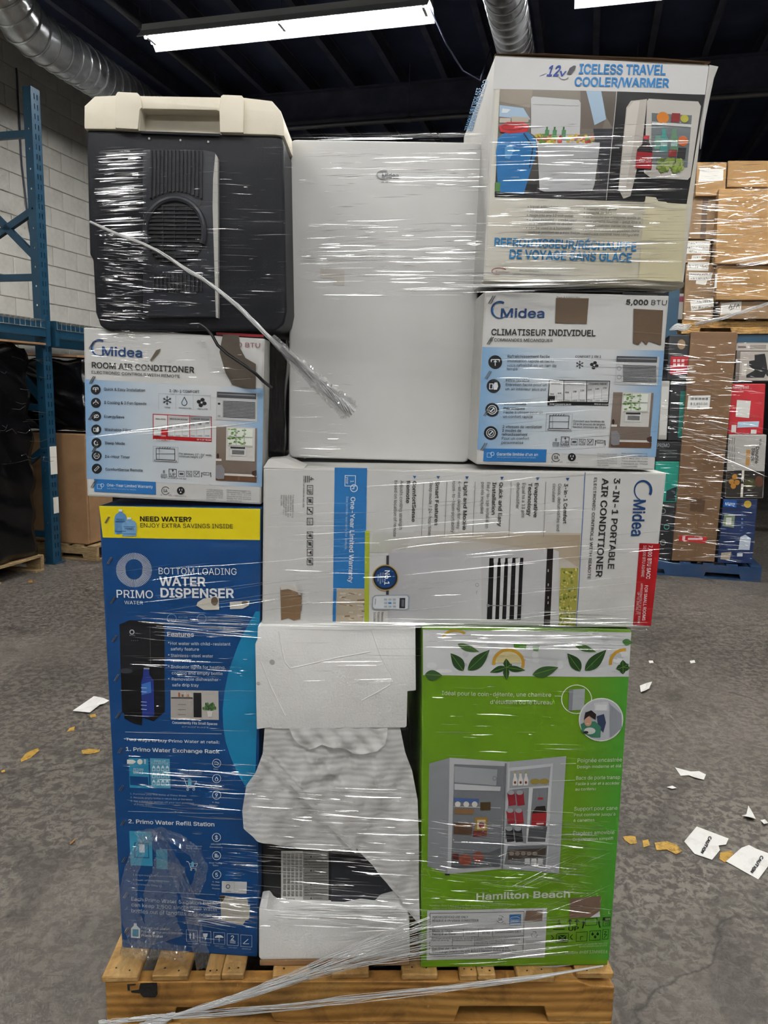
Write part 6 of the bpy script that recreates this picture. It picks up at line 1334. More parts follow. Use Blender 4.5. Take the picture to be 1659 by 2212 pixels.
g = card(R4(1490, 428, 1553, 516), 6.95 * UK, .4, 'brown_carton', 'taped brown carton below the small white-labelled one', M_KR3); g.quad((1518, 430), (1530, 430), (1524, 514), (1512, 514), '#5f4b38', 1); g.out('tape', 'brown tape')
g = card(R4(1553, 407, 1720, 570), 6.80 * UK, .5, 'brown_carton', 'largest brown carton bulging out of the rack load', M_KR2, bevel=.012)
g = card(R4(1482, 519, 1536, 568), 6.93 * UK, .4, 'brown_carton', 'brown carton with printed address labels left of the largest one', M_KR3); lab(g, [(1480, 521), (1534, 521), (1531, 548), (1478, 548)], ['SHIP TO DEPOT', '36 0005', 'RETURN 14']); lab(g, [(1495, 552), (1516, 551), (1514, 560), (1493, 561)], ['Play'])
g = card(R4(1482, 570, 1546, 694), 6.93 * UK, .5, 'brown_carton', 'brown carton with handwritten white notes beside the rack post', M_KR3, bevel=.008)
lab(g, [(1486, 566), (1532, 566), (1530, 585), (1484, 584)], ['SHIP MAIN']); lab(g, [(1488, 588), (1540, 589), (1535, 606), (1488, 605)], ['DC 18 MAIN', 'FLOOR']); lab(g, [(1504, 604), (1528, 606), (1524, 616), (1503, 613)], []); lab(g, [(1491, 650), (1541, 643), (1542, 662), (1493, 672)], ['SHIP MAXIM', 'DC 18 PACK'])
g = card(R4(1550, 572, 1720, 648), 6.84 * UK, .5, 'brown_carton', 'wide brown carton below the largest one on the rack', M_KR2, bevel=.01); lab(g, [(1545, 592), (1550, 592), (1548, 622), (1543, 622)], [])
g = card(R4(1556, 650, 1720, 689), 6.88 * UK, .5, 'brown_carton', 'low brown carton with a scribbled white note on the rack pallet', M_KR3); g.poly([(1558, 656), (1602, 650), (1600, 676), (1556, 680)], '#d6d4cd', 1); g.path([(1574, 668), (1578, 658), (1582, 668), (1576, 670)], 1.3, '#2b2b2d', 2); g.path([(1584, 668), (1588, 656)], 1.3, '#2b2b2d', 2); g.path([(1590, 666), (1595, 657), (1597, 666)], 1.3, '#2b2b2d', 2); g.path([(1573, 664), (1600, 660)], 1, '#2b2b2d', 2); g.out('paper_label', 'white note with a scribble')
M_DKBOX = pmat('dark_carton', '#1b1c20', 0.45, var=.1); M_RED = pmat('red_carton', '#b01c28', 0.45, var=.06); M_TEAL = pmat('teal_carton', '#158a78', 0.45, var=.06); M_NAVY = pmat('navy_carton', '#122a56', 0.45, var=.08); M_GREYBOX = pmat('grey_carton', '#a9a7a2', 0.5, var=.05); M_TAUPE = pmat('taupe_carton', '#6d655e', 0.5, var=.06)
g = card(R4(1458, 634, 1481, 690), 6.98 * UK, .4, 'product_carton', 'narrow pale carton standing beside the rack post', M_GREYBOX); g.rect(1460, 640, 1479, 652, '#8a2a4a', 1); g.out('print')
# mixed pallet below
V = 6.95
g = card([(1493, 716), (1594, 717), (1543, 1214), (1451, 1211)], V - .03, .42, 'tall_brown_carton', 'tall slim brown carton with a price sticker in the wrapped load', pmat('shaded_kraft_board', '#70553a', .75, var=.1, dirt='#553f2a', dscale=4, damt=.4)); g.leanf = lambda x, y: -.09  # kraft colour darkened to carry the shade of the rack above
g.quad((1494, 722), (1594, 723), (1593, 732), (1493, 731), '#6d5238', 0); g.line(1548, 735, 1500, 1205, 1.5, '#6d5238', 0); g.out('seam', 'board seam')
g.poly([(1487, 855), (1535, 854), (1532, 883), (1484, 884)], '#d9d9d6', 1); [g.rect(1491 + 2.6 * k, 859, 1491 + 2.6 * k + (1.6 if k % 3 else .8), 864, '#26262a', 2) for k in range(15)]; g.text(1491, 875, '$ 1,850.00', 5, '#26262a', w=37, b=2, layer=2); g.text(1506, 881, '28', 3.5, '#26262a', b=2, layer=2); g.out('price_sticker', 'white price sticker')
g.poly([(1468, 1156), (1528, 1160), (1524, 1174), (1465, 1168)], '#b3282c', 1); g.rect(1474, 1158, 1480, 1167, '#e0c9c9', 2); g.rect(1486, 1162, 1518, 1166, '#e0c9c9', 2); g.out('red_sticker', 'red sticker'); g.poly([(1492, 1075), (1524, 1077), (1520, 1107), (1490, 1104)], '#57412e', 1); g.out('torn_patch', 'torn board')
g = card(R4(1446, 724, 1491, 822), V, .4, 'product_carton', 'black carton with a red panel left of the tall brown carton', M_DKBOX); g.rect(1448, 770, 1487, 808, '#a8222e', 1); [g.rect(1454 + 9 * (k % 3), 776 + 9 * (k // 3), 1460 + 9 * (k % 3), 782 + 9 * (k // 3), '#d8b9b9', 2) for k in range(6)]; g.ell(1472, 744, 9, 11, '#8a7458', 2, 10); g.out('print', 'red panel and picture')
g = card(R4(1429, 823, 1447, 950), V, .4, 'product_carton', 'pale grey upright carton behind the climatiseur carton', M_GREYBOX); g.quad((1430, 835), (1445, 835), (1439, 940), (1424, 940), '#c4c4c0', 1); g.out('print')
g = card(R4(1449, 823, 1487, 952), V, .4, 'product_carton', 'black upright carton with a teal edge left of the price sticker', M_DKBOX); g.quad((1470, 845), (1484, 845), (1478, 945), (1464, 945), '#17695e', 1); g.out('print')
g = card(R4(1418, 954, 1474, 996), V, .4, 'product_carton', 'flat black carton with pale lettering above the teal carton', M_DKBOX); g.text(1420, 966, 'PRIMO', 8, '#9aa4a4', w=26, b=1); [g.rect(1424, 972 + 7 * k, 1462, 974 + 7 * k, '#5a6464', 1) for k in range(3)]; g.out('lettering', 'pale lettering')
g = card(R4(1416, 997, 1468, 1085), V, .4, 'product_carton', 'teal green carton in the wrapped load', M_TEAL); g.poly([(1440, 1060), (1462, 1050), (1458, 1082), (1438, 1082)], '#26343a', 1); g.out('print')
g = card(R4(1416, 1086, 1464, 1210), V, .4, 'product_carton', 'black carton with round teal icons at the bottom left of the load', M_DKBOX)
for k in range(3): g.ring(1432 + 8 * (k % 2), 1104 + 34 * k, 6, 6, 1.4, '#2f9a88' if k == 1 else '#8a9494', 1)
g.out('print', 'ring icons')
g = card(R4(1592, 740, 1690, 823), V, .4, 'product_carton', 'taupe coffee machine carton at the right of the tall brown carton', M_TAUPE); g.rect(1590, 742, 1690, 757, '#b3ada5', 1); g.rect(1594, 747, 1612, 752, '#6d665f', 2); g.rect(1620, 745, 1655, 754, '#8a837c', 2); g.rect(1598, 760, 1690, 822, '#a9a29a', 1); g.poly([(1630, 766), (1652, 764), (1654, 772), (1658, 800), (1650, 816), (1612, 816), (1612, 810), (1630, 800), (1618, 790), (1618, 780), (1630, 778)], '#1f1f22', 2); g.ell(1662, 806, 8, 8, '#26262a', 2, 12); g.rect(1602, 785, 1612, 812, '#c4beb6', 2); g.out('print', 'picture of a black coffee machine')
g = card(R4(1578, 829, 1654, 938), V, .4, 'product_carton', 'red carton with a white thermostat picture', M_RED); g.text(1580, 840, 'Honeywell', 7, '#d9bcbc', w=38, b=1); g.rect(1580, 845, 1606, 847, '#d9a9a9', 2); g.poly([(1592, 864), (1622, 866), (1618, 903), (1589, 900)], '#d6d6d2', 1); g.poly([(1594, 911), (1640, 910), (1638, 922), (1592, 924)], '#a9c4d6', 1); g.rect(1580, 918, 1590, 934, '#d6cfcc', 1); g.rect(1622, 928, 1634, 937, '#d6cfcc', 1); g.out('print', 'white thermostat picture and lettering')
g = card(R4(1574, 939, 1656, 1076), V - .01, .4, 'product_carton', 'white and dark carton with sideways black lettering', M_GREYBOX); g.quad((1570, 1015), (1651, 1018), (1647, 1075), (1567, 1074), '#2e2a26', 1); g.text(1641, 948, 'NINJA', 4, '#2b2b2d', w=14, b=2, down=True); g.text(1633, 965, 'Double', 7, '#1f1f22', w=36, b=2, down=True); g.text(1624, 968, 'Stack', 7, '#1f1f22', w=28, b=2, down=True); g.rect(1611, 972, 1620, 1006, '#b4884a', 2); [g.line(1577 + 5 * (k % 3), 945 + (k // 3) * 18, 1576 + 5 * (k % 3), 960 + (k // 3) * 18, 1.4, '#77756f', 1) for k in range(9)]
for k, (x, y) in enumerate(((1587, 1030), (1580, 1040), (1592, 1042), (1584, 1050))): g.ell(x, y, 6, 6, '#b07a2c', 2, 10)
g.ell(1620, 1045, 14, 12, '#4a4a2e', 2, 12); g.ell(1640, 1040, 9, 12, '#5d3a28', 2, 12); g.rect(1601, 1016, 1606, 1074, '#d6d2c9', 3); g.poly([(1600, 1045), (1607, 1045), (1603, 1036)], '#26262a', 4); g.out('print', 'sideways lettering and food picture')
g = card(R4(1562, 1078, 1637, 1217, -.09), V, .4, 'product_carton', 'dark navy carton with a gold seal and appliance pictures', M_NAVY); g.poly([(1564, 1080), (1592, 1081), (1590, 1096), (1562, 1094)], '#1f5aa8', 1); g.text(1567, 1091, 'Midea', 6, '#cfdcec', w=20, b=1, layer=2); g.ell(1615, 1089, 8, 8, '#c4a43c', 2, 16); g.poly([(1565, 1110), (1588, 1112), (1585, 1140), (1560, 1136)], '#7a8a72', 1); g.rect(1568, 1118, 1580, 1134, '#c9cfc4', 2); g.poly([(1599, 1160), (1610, 1155), (1622, 1163), (1619, 1188), (1595, 1187)], '#b9c4d2', 1); g.poly([(1558, 1194), (1580, 1192), (1576, 1210), (1556, 1208)], '#a49a8a', 1); [g.ell(1603, 1112 + 9 * k, 2.2, 2.2, '#5c78a8', 1, 8) for k in range(4)]; g.rect(1592, 1195, 1604, 1202, '#c9cfd6', 1); g.out('print', 'gold seal and pictures')

# ================================================================== LEFT-HAND LOADS
simple_pallet(-5.35, 4.25, 0, 1.03, 1.1, M_WOODOLD, 'worn wooden pallet under the black wrapped load at the far left', n=7)
simple_pallet(-5.15, 5.78, 0, 1.03, 1.1, M_WOODOLD, 'worn wooden pallet under the black bundles behind the rack post', n=7)
crumple_box('wrapped_load', B(-5.28, 4.3, .136), BX, BY, UP, (.92, 1.02, 1.70), M_BAG, .03, 'tall load wrapped in shiny black film at the far left', 'pallet load', seg=26, seed=2)
cb = empty('cardboard_load', B(-4.7, 6.3, .136), 'brown cardboard sheets standing behind the blue rack post', 'cardboard')
MB().box(Vector(), BX, BY, UP, (-4.95, 5.82, .136), (-4.22, 6.2, 1.12)).build('cardboard_stack', M_KRAFT, cb, bevel=.01)
MB().hexa([B(*p) for p in ((-4.21, 5.83, .15), (-4.19, 6.06, .15), (-4.2, 6.06, 1.02), (-4.21, 5.83, 1.08), (-4.24, 5.83, .15), (-4.22, 6.06, .15), (-4.23, 6.06, 1.02), (-4.24, 5.83, 1.08))]).build('loose_sheet', M_KRAFT, cb)
crumple_box('wrapped_load', B(-5.1, 5.85, 1.14), BX, BY, UP, (.88, .98, .62), M_BAG, .035, 'black wrapped bundle on top of the brown cardboard behind the rack post', 'pallet load', seg=20, seed=5)
crumple_box('black_film_bundle', B(-4.62, 6.3, .136), BX, BY, UP, (.5, .45, .52), M_BAG, .05, 'crumpled black plastic beside the brown cardboard on the pallet', 'plastic', seg=14, seed=8)
cs = MB().hexa([B(*p) for p in ((-5.0, 5.75, 1.80), (-4.25, 5.8, 1.78), (-4.22, 6.75, 1.79), (-5.0, 6.8, 1.81), (-5.0, 5.75, 1.815), (-4.25, 5.8, 1.80), (-4.22, 6.75, 1.81), (-5.0, 6.8, 1.825))]).build('cardboard_sheet', M_KRAFT); tag(cs, 'flat brown cardboard sheet lying on the bundle behind the rack post', 'cardboard')
cs = MB().hexa([B(*p) for p in ((-5.1, 4.35, 1.86), (-4.3, 4.3, 1.855), (-4.28, 5.45, 1.86), (-5.1, 5.4, 1.86), (-5.1, 4.35, 1.875), (-4.3, 4.3, 1.87), (-4.28, 5.45, 1.875), (-5.1, 5.4, 1.875))]).build('cardboard_sheet', M_KRAFT); tag(cs, 'flat brown cardboard sheet capping the tall black wrapped load', 'cardboard')
# ================================================================== STRETCH FILM
def film_mat(name, base, streak, haze=.03, rough=.12, scale=(2.2, 2.2, 85)):
    """clear stretched film: mostly see-through, gloss that follows fine sideways wrinkles"""
    m, t, out = nt(name); L = t.links.new
    co = coords(t, scale)
    nz = node(t, 'ShaderNodeTexNoise', inp={'Scale': 1.0, 'Detail': 4.0, 'Roughness': .6, 'Distortion': .25}); L(co, nz.inputs['Vector'])
    bp = node(t, 'ShaderNodeBump', inp={'Strength': 1.0, 'Distance': .010}); L(nz.outputs[0], bp.inputs['Height'])
    gl = node(t, 'ShaderNodeBsdfGlossy', inp={'Color': (1, 1, 1, 1), 'Roughness': rough}); L(bp.outputs[0], gl.inputs['Normal'])
    tr = node(t, 'ShaderNodeBsdfTransparent'); df = node(t, 'ShaderNodeBsdfDiffuse', inp={0: (.85, .87, .9, 1)})
    rp = ramp(t, nz.outputs[0], [(0.52, (base, base, base, 1)), (0.68, (streak, streak, streak, 1))])
    a = node(t, 'ShaderNodeMixShader', inp={0: haze}); L(tr.outputs[0], a.inputs[1]); L(df.outputs[0], a.inputs[2])
    b = node(t, 'ShaderNodeMixShader'); L(rp.outputs[0], b.inputs[0]); L(a.outputs[0], b.inputs[1]); L(gl.outputs[0], b.inputs[2]); L(b.outputs[0], out.inputs[0])
    return m
def milky_mat(name, alpha, rough=.16, diff=.35):
    """bunched film: glossy, slightly milky"""
    m, t, out = nt(name); L = t.links.new
    gl = node(t, 'ShaderNodeBsdfGlossy', inp={'Color': (1, 1, 1, 1), 'Roughness': rough}); df = node(t, 'ShaderNodeBsdfDiffuse', inp={0: (.86, .87, .88, 1)}); tl = node(t, 'ShaderNodeBsdfTranslucent', inp={0: (.86, .87, .88, 1)}); tr = node(t, 'ShaderNodeBsdfTransparent')
    d2 = node(t, 'ShaderNodeMixShader', inp={0: .15}); L(df.outputs[0], d2.inputs[1]); L(tl.outputs[0], d2.inputs[2])
    a = node(t, 'ShaderNodeMixShader', inp={0: diff}); L(gl.outputs[0], a.inputs[1]); L(d2.outputs[0], a.inputs[2])
    b = node(t, 'ShaderNodeMixShader', inp={0: alpha}); L(tr.outputs[0], b.inputs[1]); L(a.outputs[0], b.inputs[2]); L(b.outputs[0], out.inputs[0])
    return m
M_FILM = film_mat('stretch_film', .002, .02, .002)
M_STRAND = milky_mat('film_crease', .5, .2, .06)
M_BUNCH = milky_mat('bunched_film', .8, .14, .75)
wr = empty('stretch_wrap', P0 + PN * .1, 'clear stretch film wound around the whole stack of cartons with twisted tails', 'stretch film')

def band(face, q, depth, name, parent, mat, ret_l=True, ret_r=True, z=None):
    """film band: front sheet between four pixels with slight waves, plus the two returns along the sides"""
    vs = []; fs = []; nu, nv = 60, 24
    TL, TR, BR, BL = [face.hit(*c) for c in q]; back = -face.n * depth
    cols_ = []
    for j in range(nv + 1):
        v = j / nv; l = TL.lerp(BL, v); r = TR.lerp(BR, v); row = [l + back - face.e * .004] if ret_l else []
        for i in range(nu + 1):
            u = i / nu; p = l.lerp(r, u); row.append(p + face.n * (.0025 * math.sin(9 * u + 14 * v) + .0015 * math.sin(31 * v + 5 * u)))
        if ret_r: row.append(r + back + face.e * .004)
        cols_.append(row)
    m_ = len(cols_[0])
    for row in cols_: vs += row
    for j in range(nv):
        for i in range(m_ - 1): k = j * m_ + i; fs.append((k, k + 1, k + m_ + 1, k + m_))
    return mk(name, vs, fs, mat, parent, smooth=True)
FA = Face((0, 1.655, 0), yaw=.8)
FB = Face((0, 1.655, 0), yaw=1.2)
FC = Face((0, 1.630, 0), yaw=1.6)
band(FA, [(184, 296), (1524, 272), (1462, 705), (206, 705)], .40, 'film_band', wr, M_FILM)
band(FB, [(178, 700), (1458, 700), (1404, 1350), (224, 1350)], .40, 'film_band', wr, M_FILM)
band(FC, [(226, 1330), (1372, 1345), (1318, 2085), (262, 2060)], .40, 'film_band', wr, M_FILM)

class Strands:
    """fine raised creases of the film, many thin ridges"""
    def __init__(s): s.v = []; s.f = []
    def add(s, face, x, y, ln, slope, th, rs, off=.0015, wob=1.0):
        n_ = max(2, int(ln / 45)); b = len(s.v); curve = rs.uniform(-1, 1) * ln * .012 * wob
        tilt = math.tan(math.radians(rs.uniform(-4, 44)))      # the crease leans back, each at its own angle
        for i in range(n_ + 1):
            u = i / n_; px = x + ln * u; py = y + slope * ln * u + curve * math.sin(math.pi * u) + rs.uniform(-.5, .5) * wob
            w = th * (1 - abs(2 * u - 1) ** 4) + .12 * th
            P_ = face.hit(px, py); r = w * P_.y / FPX / 2; up = face.up
            k_ = 2 * r * tilt
            s.v += [P_ + face.n * (off + max(0, k_)) - up * r, P_ + face.n * (off + max(0, -k_)) + up * r]
        for i in range(n_):
            a = b + 2 * i; s.f.append((a, a + 2, a + 3, a + 1))
    def fill(s, face, x0, y0, x1, y1, n_, ln=(20, 120), slope=(-.02, .02), th=(1.2, 3.0), seed=1, off=.0015, clusters=0, lean=0.0, wob=1.0):
        rs = random.Random(seed); cl = [rs.uniform(y0, y1) for _ in range(clusters)]
        for _ in range(n_):
            y = (rs.choice(cl) + rs.gauss(0, 5)) if clusters and rs.random() < .6 else rs.uniform(y0, y1)
            L_ = ln[0] + (ln[1] - ln[0]) * rs.random() ** 2
            xs = lean * (y - y0); x = rs.uniform(x0 + xs, max(x0 + xs + 1, x1 + xs - L_ * .8)); L_ = min(L_, x1 + xs - x + 3)
            if L_ < 6: continue
            s.add(face, x, y, L_, rs.uniform(*slope), .8 * (th[0] + (th[1] - th[0]) * rs.random() ** 2.2), rs, off, wob)
    def out(s, name, parent, mat=None):
        o = mk(name, s.v, s.f, mat or M_STRAND, parent); o['kind'] = 'stuff'; return o
S = Strands()
# cooler, left part: many short glints, upper and lower
S.fill(FA, 203, 315, 314, 525, 230, (25, 108), (-.10, -.02), (1.4, 4.2), 11, clusters=12)
S.fill(FA, 210, 500, 325, 690, 220, (8, 70), (-.02, .16), (1.0, 2.6), 12)
S.fill(FA, 300, 320, 630, 700, 120, (10, 90), (-.03, .06), (.7, 1.5), 13)
S.fill(FA, 305, 560, 480, 660, 60, (10, 60), (-.02, .1), (.8, 2.0), 14)
# white appliance
S.fill(FA, 640, 330, 1050, 560, 170, (20, 140), (-.03, .01), (1.0, 3.0), 15, clusters=16)
S.fill(FA, 640, 500, 1050, 640, 150, (20, 160), (-.03, .01), (1.0, 3.2), 16, clusters=12)
S.fill(FA, 620, 290, 1050, 306, 26, (60, 260), (-.03, .0), (.8, 1.8), 17)
# travel cooler carton
S.fill(FA, 1060, 268, 1500, 440, 230, (20, 150), (-.035, .015), (1.0, 3.0), 18, clusters=20, lean=-.05)
S.fill(FA, 1045, 430, 1490, 612, 230, (20, 170), (-.03, .03), (1.0, 3.0), 19, clusters=22, lean=-.05)
S.fill(FA, 820, 590, 1460, 632, 46, (80, 320), (-.03, .02), (1.2, 3.2), 20)
# left carton
S.fill(FB, 190, 715, 330, 815, 70, (10, 60), (-.05, .18), (.8, 2.0), 21)
S.fill(FB, 185, 930, 560, 945, 5, (150, 330), (-.16, -.10), (1.2, 2.2), 22)
S.fill(FB, 330, 715, 560, 830, 26, (10, 60), (-.1, .1), (.7, 1.4), 23)
# middle zone
S.fill(FB, 625, 780, 760, 990, 46, (10, 80), (-.03, .05), (.8, 1.8), 24)
S.fill(FB, 1050, 770, 1440, 830, 26, (50, 220), (.0, .06), (1.0, 2.6), 25); S.fill(FB, 1040, 860, 1420, 1000, 16, (80, 300), (-.12, -.02), (.8, 1.6), 26)
S.fill(FB, 700, 1010, 1300, 1190, 34, (30, 240), (-.13, -.01), (.8, 2.2), 27); S.fill(FB, 570, 1080, 800, 1330, 36, (40, 220), (-.06, .05), (.6, 1.3), 28); S.fill(FB, 780, 1150, 1440, 1340, 30, (60, 420), (-.13, -.03), (.7, 1.8), 29)
S.fill(FB, 1100, 1318, 1400, 1352, 22, (60, 260), (-.01, .05), (1.2, 3.0), 30); S.fill(FB, 560, 1335, 1400, 1358, 30, (80, 380), (-.005, .02), (1.2, 3.2), 31)
S.fill(FB, 240, 1225, 760, 1330, 14, (120, 420), (-.15, -.08), (.8, 1.8), 32)
# waist band
S.fill(FC, 285, 1320, 560, 1376, 70, (20, 170), (.02, .11), (1.0, 3.4), 33); S.fill(FC, 920, 1352, 1360, 1400, 70, (30, 230), (-.01, .03), (1.2, 3.4), 34); S.fill(FC, 250, 1415, 560, 1470, 34, (10, 110), (-.01, .06), (.8, 2.2), 35); S.fill(FC, 560, 1380, 920, 1480, 20, (40, 200), (-.02, .02), (.7, 1.6), 36)
S.fill(FC, 930, 1470, 1280, 1640, 30, (10, 110), (-.01, .05), (.8, 1.8), 37); S.fill(FC, 250, 1480, 560, 1700, 40, (10, 110), (-.01, .06), (.6, 1.4), 38)
# lower band
S.fill(FC, 270, 1630, 560, 1800, 70, (20, 160), (.04, .12), (.9, 2.6), 39, clusters=8)
S.fill(FC, 530, 1700, 915, 1860, 170, (20, 160), (.02, .10), (.9, 3.0), 40, clusters=14)
S.fill(FC, 540, 1840, 915, 2010, 120, (20, 150), (.03, .12), (.9, 3.0), 41, clusters=12)
S.fill(FC, 905, 1770, 1330, 1900, 170, (20, 140), (.04, .16), (.8, 2.4), 42, clusters=10, lean=-.05); S.fill(FC, 905, 1880, 1320, 2010, 90, (20, 150), (.0, .14), (.8, 2.2), 43, lean=-.05); S.fill(FC, 1060, 1850, 1320, 1990, 40, (40, 160), (-.55, -.3), (.6, 1.4), 44, lean=-.05)
S.fill(FC, 380, 1935, 560, 1990, 90, (20, 130), (-.02, .22), (1.0, 3.0), 45); S.fill(FC, 470, 1820, 560, 1960, 30, (20, 90), (.05, .12), (.8, 2.0), 46)
S.fill(FC, 560, 1955, 920, 1985, 70, (40, 260), (-.01, .04), (1.2, 3.6), 47); S.fill(FC, 700, 1990, 1250, 2090, 70, (60, 280), (-.12, -.04), (1.0, 3.2), 48)
S.fill(FC, 270, 1820, 560, 2060, 60, (10, 90), (.02, .15), (.6, 1.4), 49)
S.out('film_creases', wr)

def bundle(name, face, path, width, nst, seed, mat=None, off=lambda t: .01, th=(1.2, 3.0), twist=5.0, parent=wr, spread=None):
    """twisted rope or fan of film: many thin strands along one path"""
    rs = random.Random(seed); q = MB()
    for k in range(nst):
        ph = rs.uniform(0, 6.28); rr = rs.uniform(.2, 1.0); pts = []; rad = []
        N = 26
        for i in range(N + 1):
            t = i / N; x, y = interp(path, t); x2, y2 = interp(path, min(1, t + .02)); x1, y1 = interp(path, max(0, t - .02))
            dx, dy = x2 - x1, y2 - y1; d = math.hypot(dx, dy) or 1; w = width(t) / 2
            a = ph + twist * 6.28 * t
            s_ = w * rr * math.sin(a) + rs.uniform(-.12, .12) * w; o_ = off(t) + w * rr * math.cos(a) / FPX * 1.6
            P_ = face.w(x - dy / d * s_, y + dx / d * s_, max(.001, o_)); pts.append(P_)
            rad.append((th[0] + (th[1] - th[0]) * rs.random()) * P_.y / FPX / 2)
        q.tube(pts, rad, 4, cap=False)
    o = mk(name, q.v, q.f, mat or M_BUNCH, parent, smooth=True); o['kind'] = 'stuff'; return o
# rope over the cooler with its frayed end
rope = [(199, 482), (250, 506), (310, 528), (360, 552), (402, 582), (444, 606), (480, 634), (516, 662), (552, 698), (590, 734), (630, 772), (668, 808), (706, 842), (738, 870), (764, 892)]
bundle('film_rope', FA, rope, lambda t: 5 + 8 * t + (14 * max(0, (t - .75) / .25) if t > .75 else 0), 40, 51, off=lambda t: .012 + .02 * t, th=(.8, 2.0), twist=2.6)
# bottom twist
def fan_path(y0, x0=930): return [(x0, y0), (780, y0 + (2095 - y0) * .42), (640, 2100 - (2100 - y0) * .12), (520, 2130 - (2130 - y0) * .05), (440, 2141), (388, 2148)]
for k, y0 in enumerate((1985, 2000, 2016, 2034, 2052)):
    bundle('film_tail_fan', FC, fan_path(y0), lambda t: 26 * (1 - t) + 6, 11, 60 + k, off=lambda t: .012 + .05 * t, th=(.5, 1.7), twist=.5)
bundle('film_tail_fan', FC, [(1300, 2078), (1150, 2098), (980, 2113), (820, 2126), (640, 2142), (480, 2150), (388, 2150)], lambda t: 2 + 14 * math.sin(math.pi * min(1, t * .85)) + 3 * t, 16, 70, off=lambda t: .012 + .05 * t, th=(.8, 2.4), twist=.8)
bundle('film_tail', FC, [(392, 2147), (365, 2155), (330, 2172), (300, 2188), (270, 2204), (235, 2226)], lambda t: 8 + 40 * min(1, t * 1.6), 70, 71, off=lambda t: .06 + .03 * t, th=(1.2, 3.4), twist=1.5)
bundle('film_tail', FC, [(392, 2148), (340, 2154), (300, 2158), (262, 2163), (232, 2167)], lambda t: 8 + 8 * t, 16, 72, off=lambda t: .06, th=(1.0, 2.4), twist=.8)
def crumple(name, face, path, width, seed, off=.01, amp=.006, nu=10, nv=60, mat=None, parent=wr):
    """creased loose film along a path"""
    rs = random.Random(seed); vs = []; fs = []
    ph = [(rs.uniform(0, 6.3), rs.uniform(.05, .5), rs.uniform(.3, 1.0)) for _ in range(nu + 1)]; sd = [0.0] * (nu + 1)
    for j in range(nv + 1):
        t = j / nv; x, y = interp(path, t); x2, y2 = interp(path, min(1, t + .03)); x1, y1 = interp(path, max(0, t - .03)); dx, dy = x2 - x1, y2 - y1; d = math.hypot(dx, dy) or 1; w = width(t)
        for i in range(nu + 1):
            sd[i] = sd[i] * .85 + rs.uniform(-1, 1) * w * .035
            u = i / nu - .5; o_ = off + amp * (1 if i % 2 else -1) * ph[i][2] * (.55 + .45 * math.sin(ph[i][0] + ph[i][1] * j)) + rs.uniform(-.22, .22) * amp
            vs.append(face.w(x - dy / d * (w * u + sd[i]), y + dx / d * (w * u + sd[i]), max(.0008, o_)))
    for j in range(nv):
        for i in range(nu): k = j * (nu + 1) + i; fs.append((k, k + 1, k + nu + 2, k + nu + 1))
    return mk(name, vs, fs, mat or M_LOOSE, parent)
M_LOOSE = milky_mat('loose_film', .22, .07, .22)
crumple('loose_film', FC, [(300, 1808), (322, 1800), (345, 1815), (368, 1850), (392, 1890), (410, 1935), (420, 1980), (428, 2020), (436, 2050), (444, 2082)], lambda t: 34 - 8 * t + (8 if t > .8 else 0), 81, .012, .006)
crumple('loose_film', FC, [(318, 1805), (350, 1795), (390, 1812), (422, 1838), (438, 1870), (432, 1900), (420, 1925)], lambda t: 26, 82, .008, .005)
crumple('loose_film', FC, [(318, 1805), (300, 1840), (284, 1880), (277, 1930), (282, 1980), (300, 2020), (330, 2040)], lambda t: 24 + 30 * t, 83, .006, .005)
crumple('loose_film', FC, [(370, 1860), (350, 1920), (345, 1980), (360, 2030)], lambda t: 70, 84, .004, .004)
crumple('loose_film', FC, [(262, 2045), (310, 2055), (350, 2050), (400, 2062)], lambda t: 36, 85, .003, .004)
MATS_FR = milky_mat('frayed_film', .4, .12, .3)
crumple('loose_film', FA, [(612, 752), (650, 792), (690, 830), (730, 862), (760, 890)], lambda t: 12 + 34 * t, 86, .034, .009, nu=14, nv=70, mat=MATS_FR)
crumple('loose_film', FA, [(590, 730), (640, 780), (700, 838), (756, 888)], lambda t: 16 + 30 * t, 87, .028, .010, nu=14, nv=70, mat=MATS_FR)

# film on the loads of the background
ws = empty('stretch_wrap', B(1.0, 6.9, .14), 'clear stretch film around the mixed cartons on the blue pallet', 'stretch film')
FR = Face(B(0, 6.76, 0), e=BX)
band(FR, [(1440, 728), (1665, 735), (1628, 1212), (1408, 1208)], .45, 'film_band', ws, M_FILM)
S = Strands(); S.fill(FR, 1415, 740, 1655, 1210, 520, (6, 60), (-.05, .2), (.7, 1.7), 91, lean=-.06); S.fill(FR, 1440, 860, 1655, 960, 10, (100, 220), (.2, .45), (1.2, 2.4), 92); S.fill(FR, 1430, 790, 1500, 830, 20, (20, 70), (-.1, .1), (1.5, 3.2), 93); S.out('film_creases', ws)
ws = empty('stretch_wrap', B(1.4, 7.9, 2.3), 'clear stretch film around the brown cartons on the rack', 'stretch film')
FR2 = Face(B(0, 6.70 * UK, 0), e=BX)
band(FR2, [(1500, 352), (1720, 345), (1700, 690), (1474, 690)], .5, 'film_band', ws, M_FILM)
S = Strands(); S.fill(FR2, 1490, 352, 1680, 690, 420, (8, 80), (-.15, .15), (.8, 2.0), 94, lean=-.06); S.fill(FR2, 1560, 405, 1680, 480, 120, (6, 40), (-.4, .4), (.8, 2.2), 95); S.fill(FR2, 1500, 350, 1570, 370, 20, (10, 50), (-.3, .3), (1, 3), 96); S.fill(FR2, 1540, 560, 1680, 580, 12, (60, 130), (-.25, -.1), (1.5, 4), 97); S.out('film_creases', ws)
crumple('loose_film', FR2, [(1500, 700), (1560, 688), (1620, 668), (1680, 650)], lambda t: 7, 98, .01, .01, mat=M_BUNCH, parent=ws)
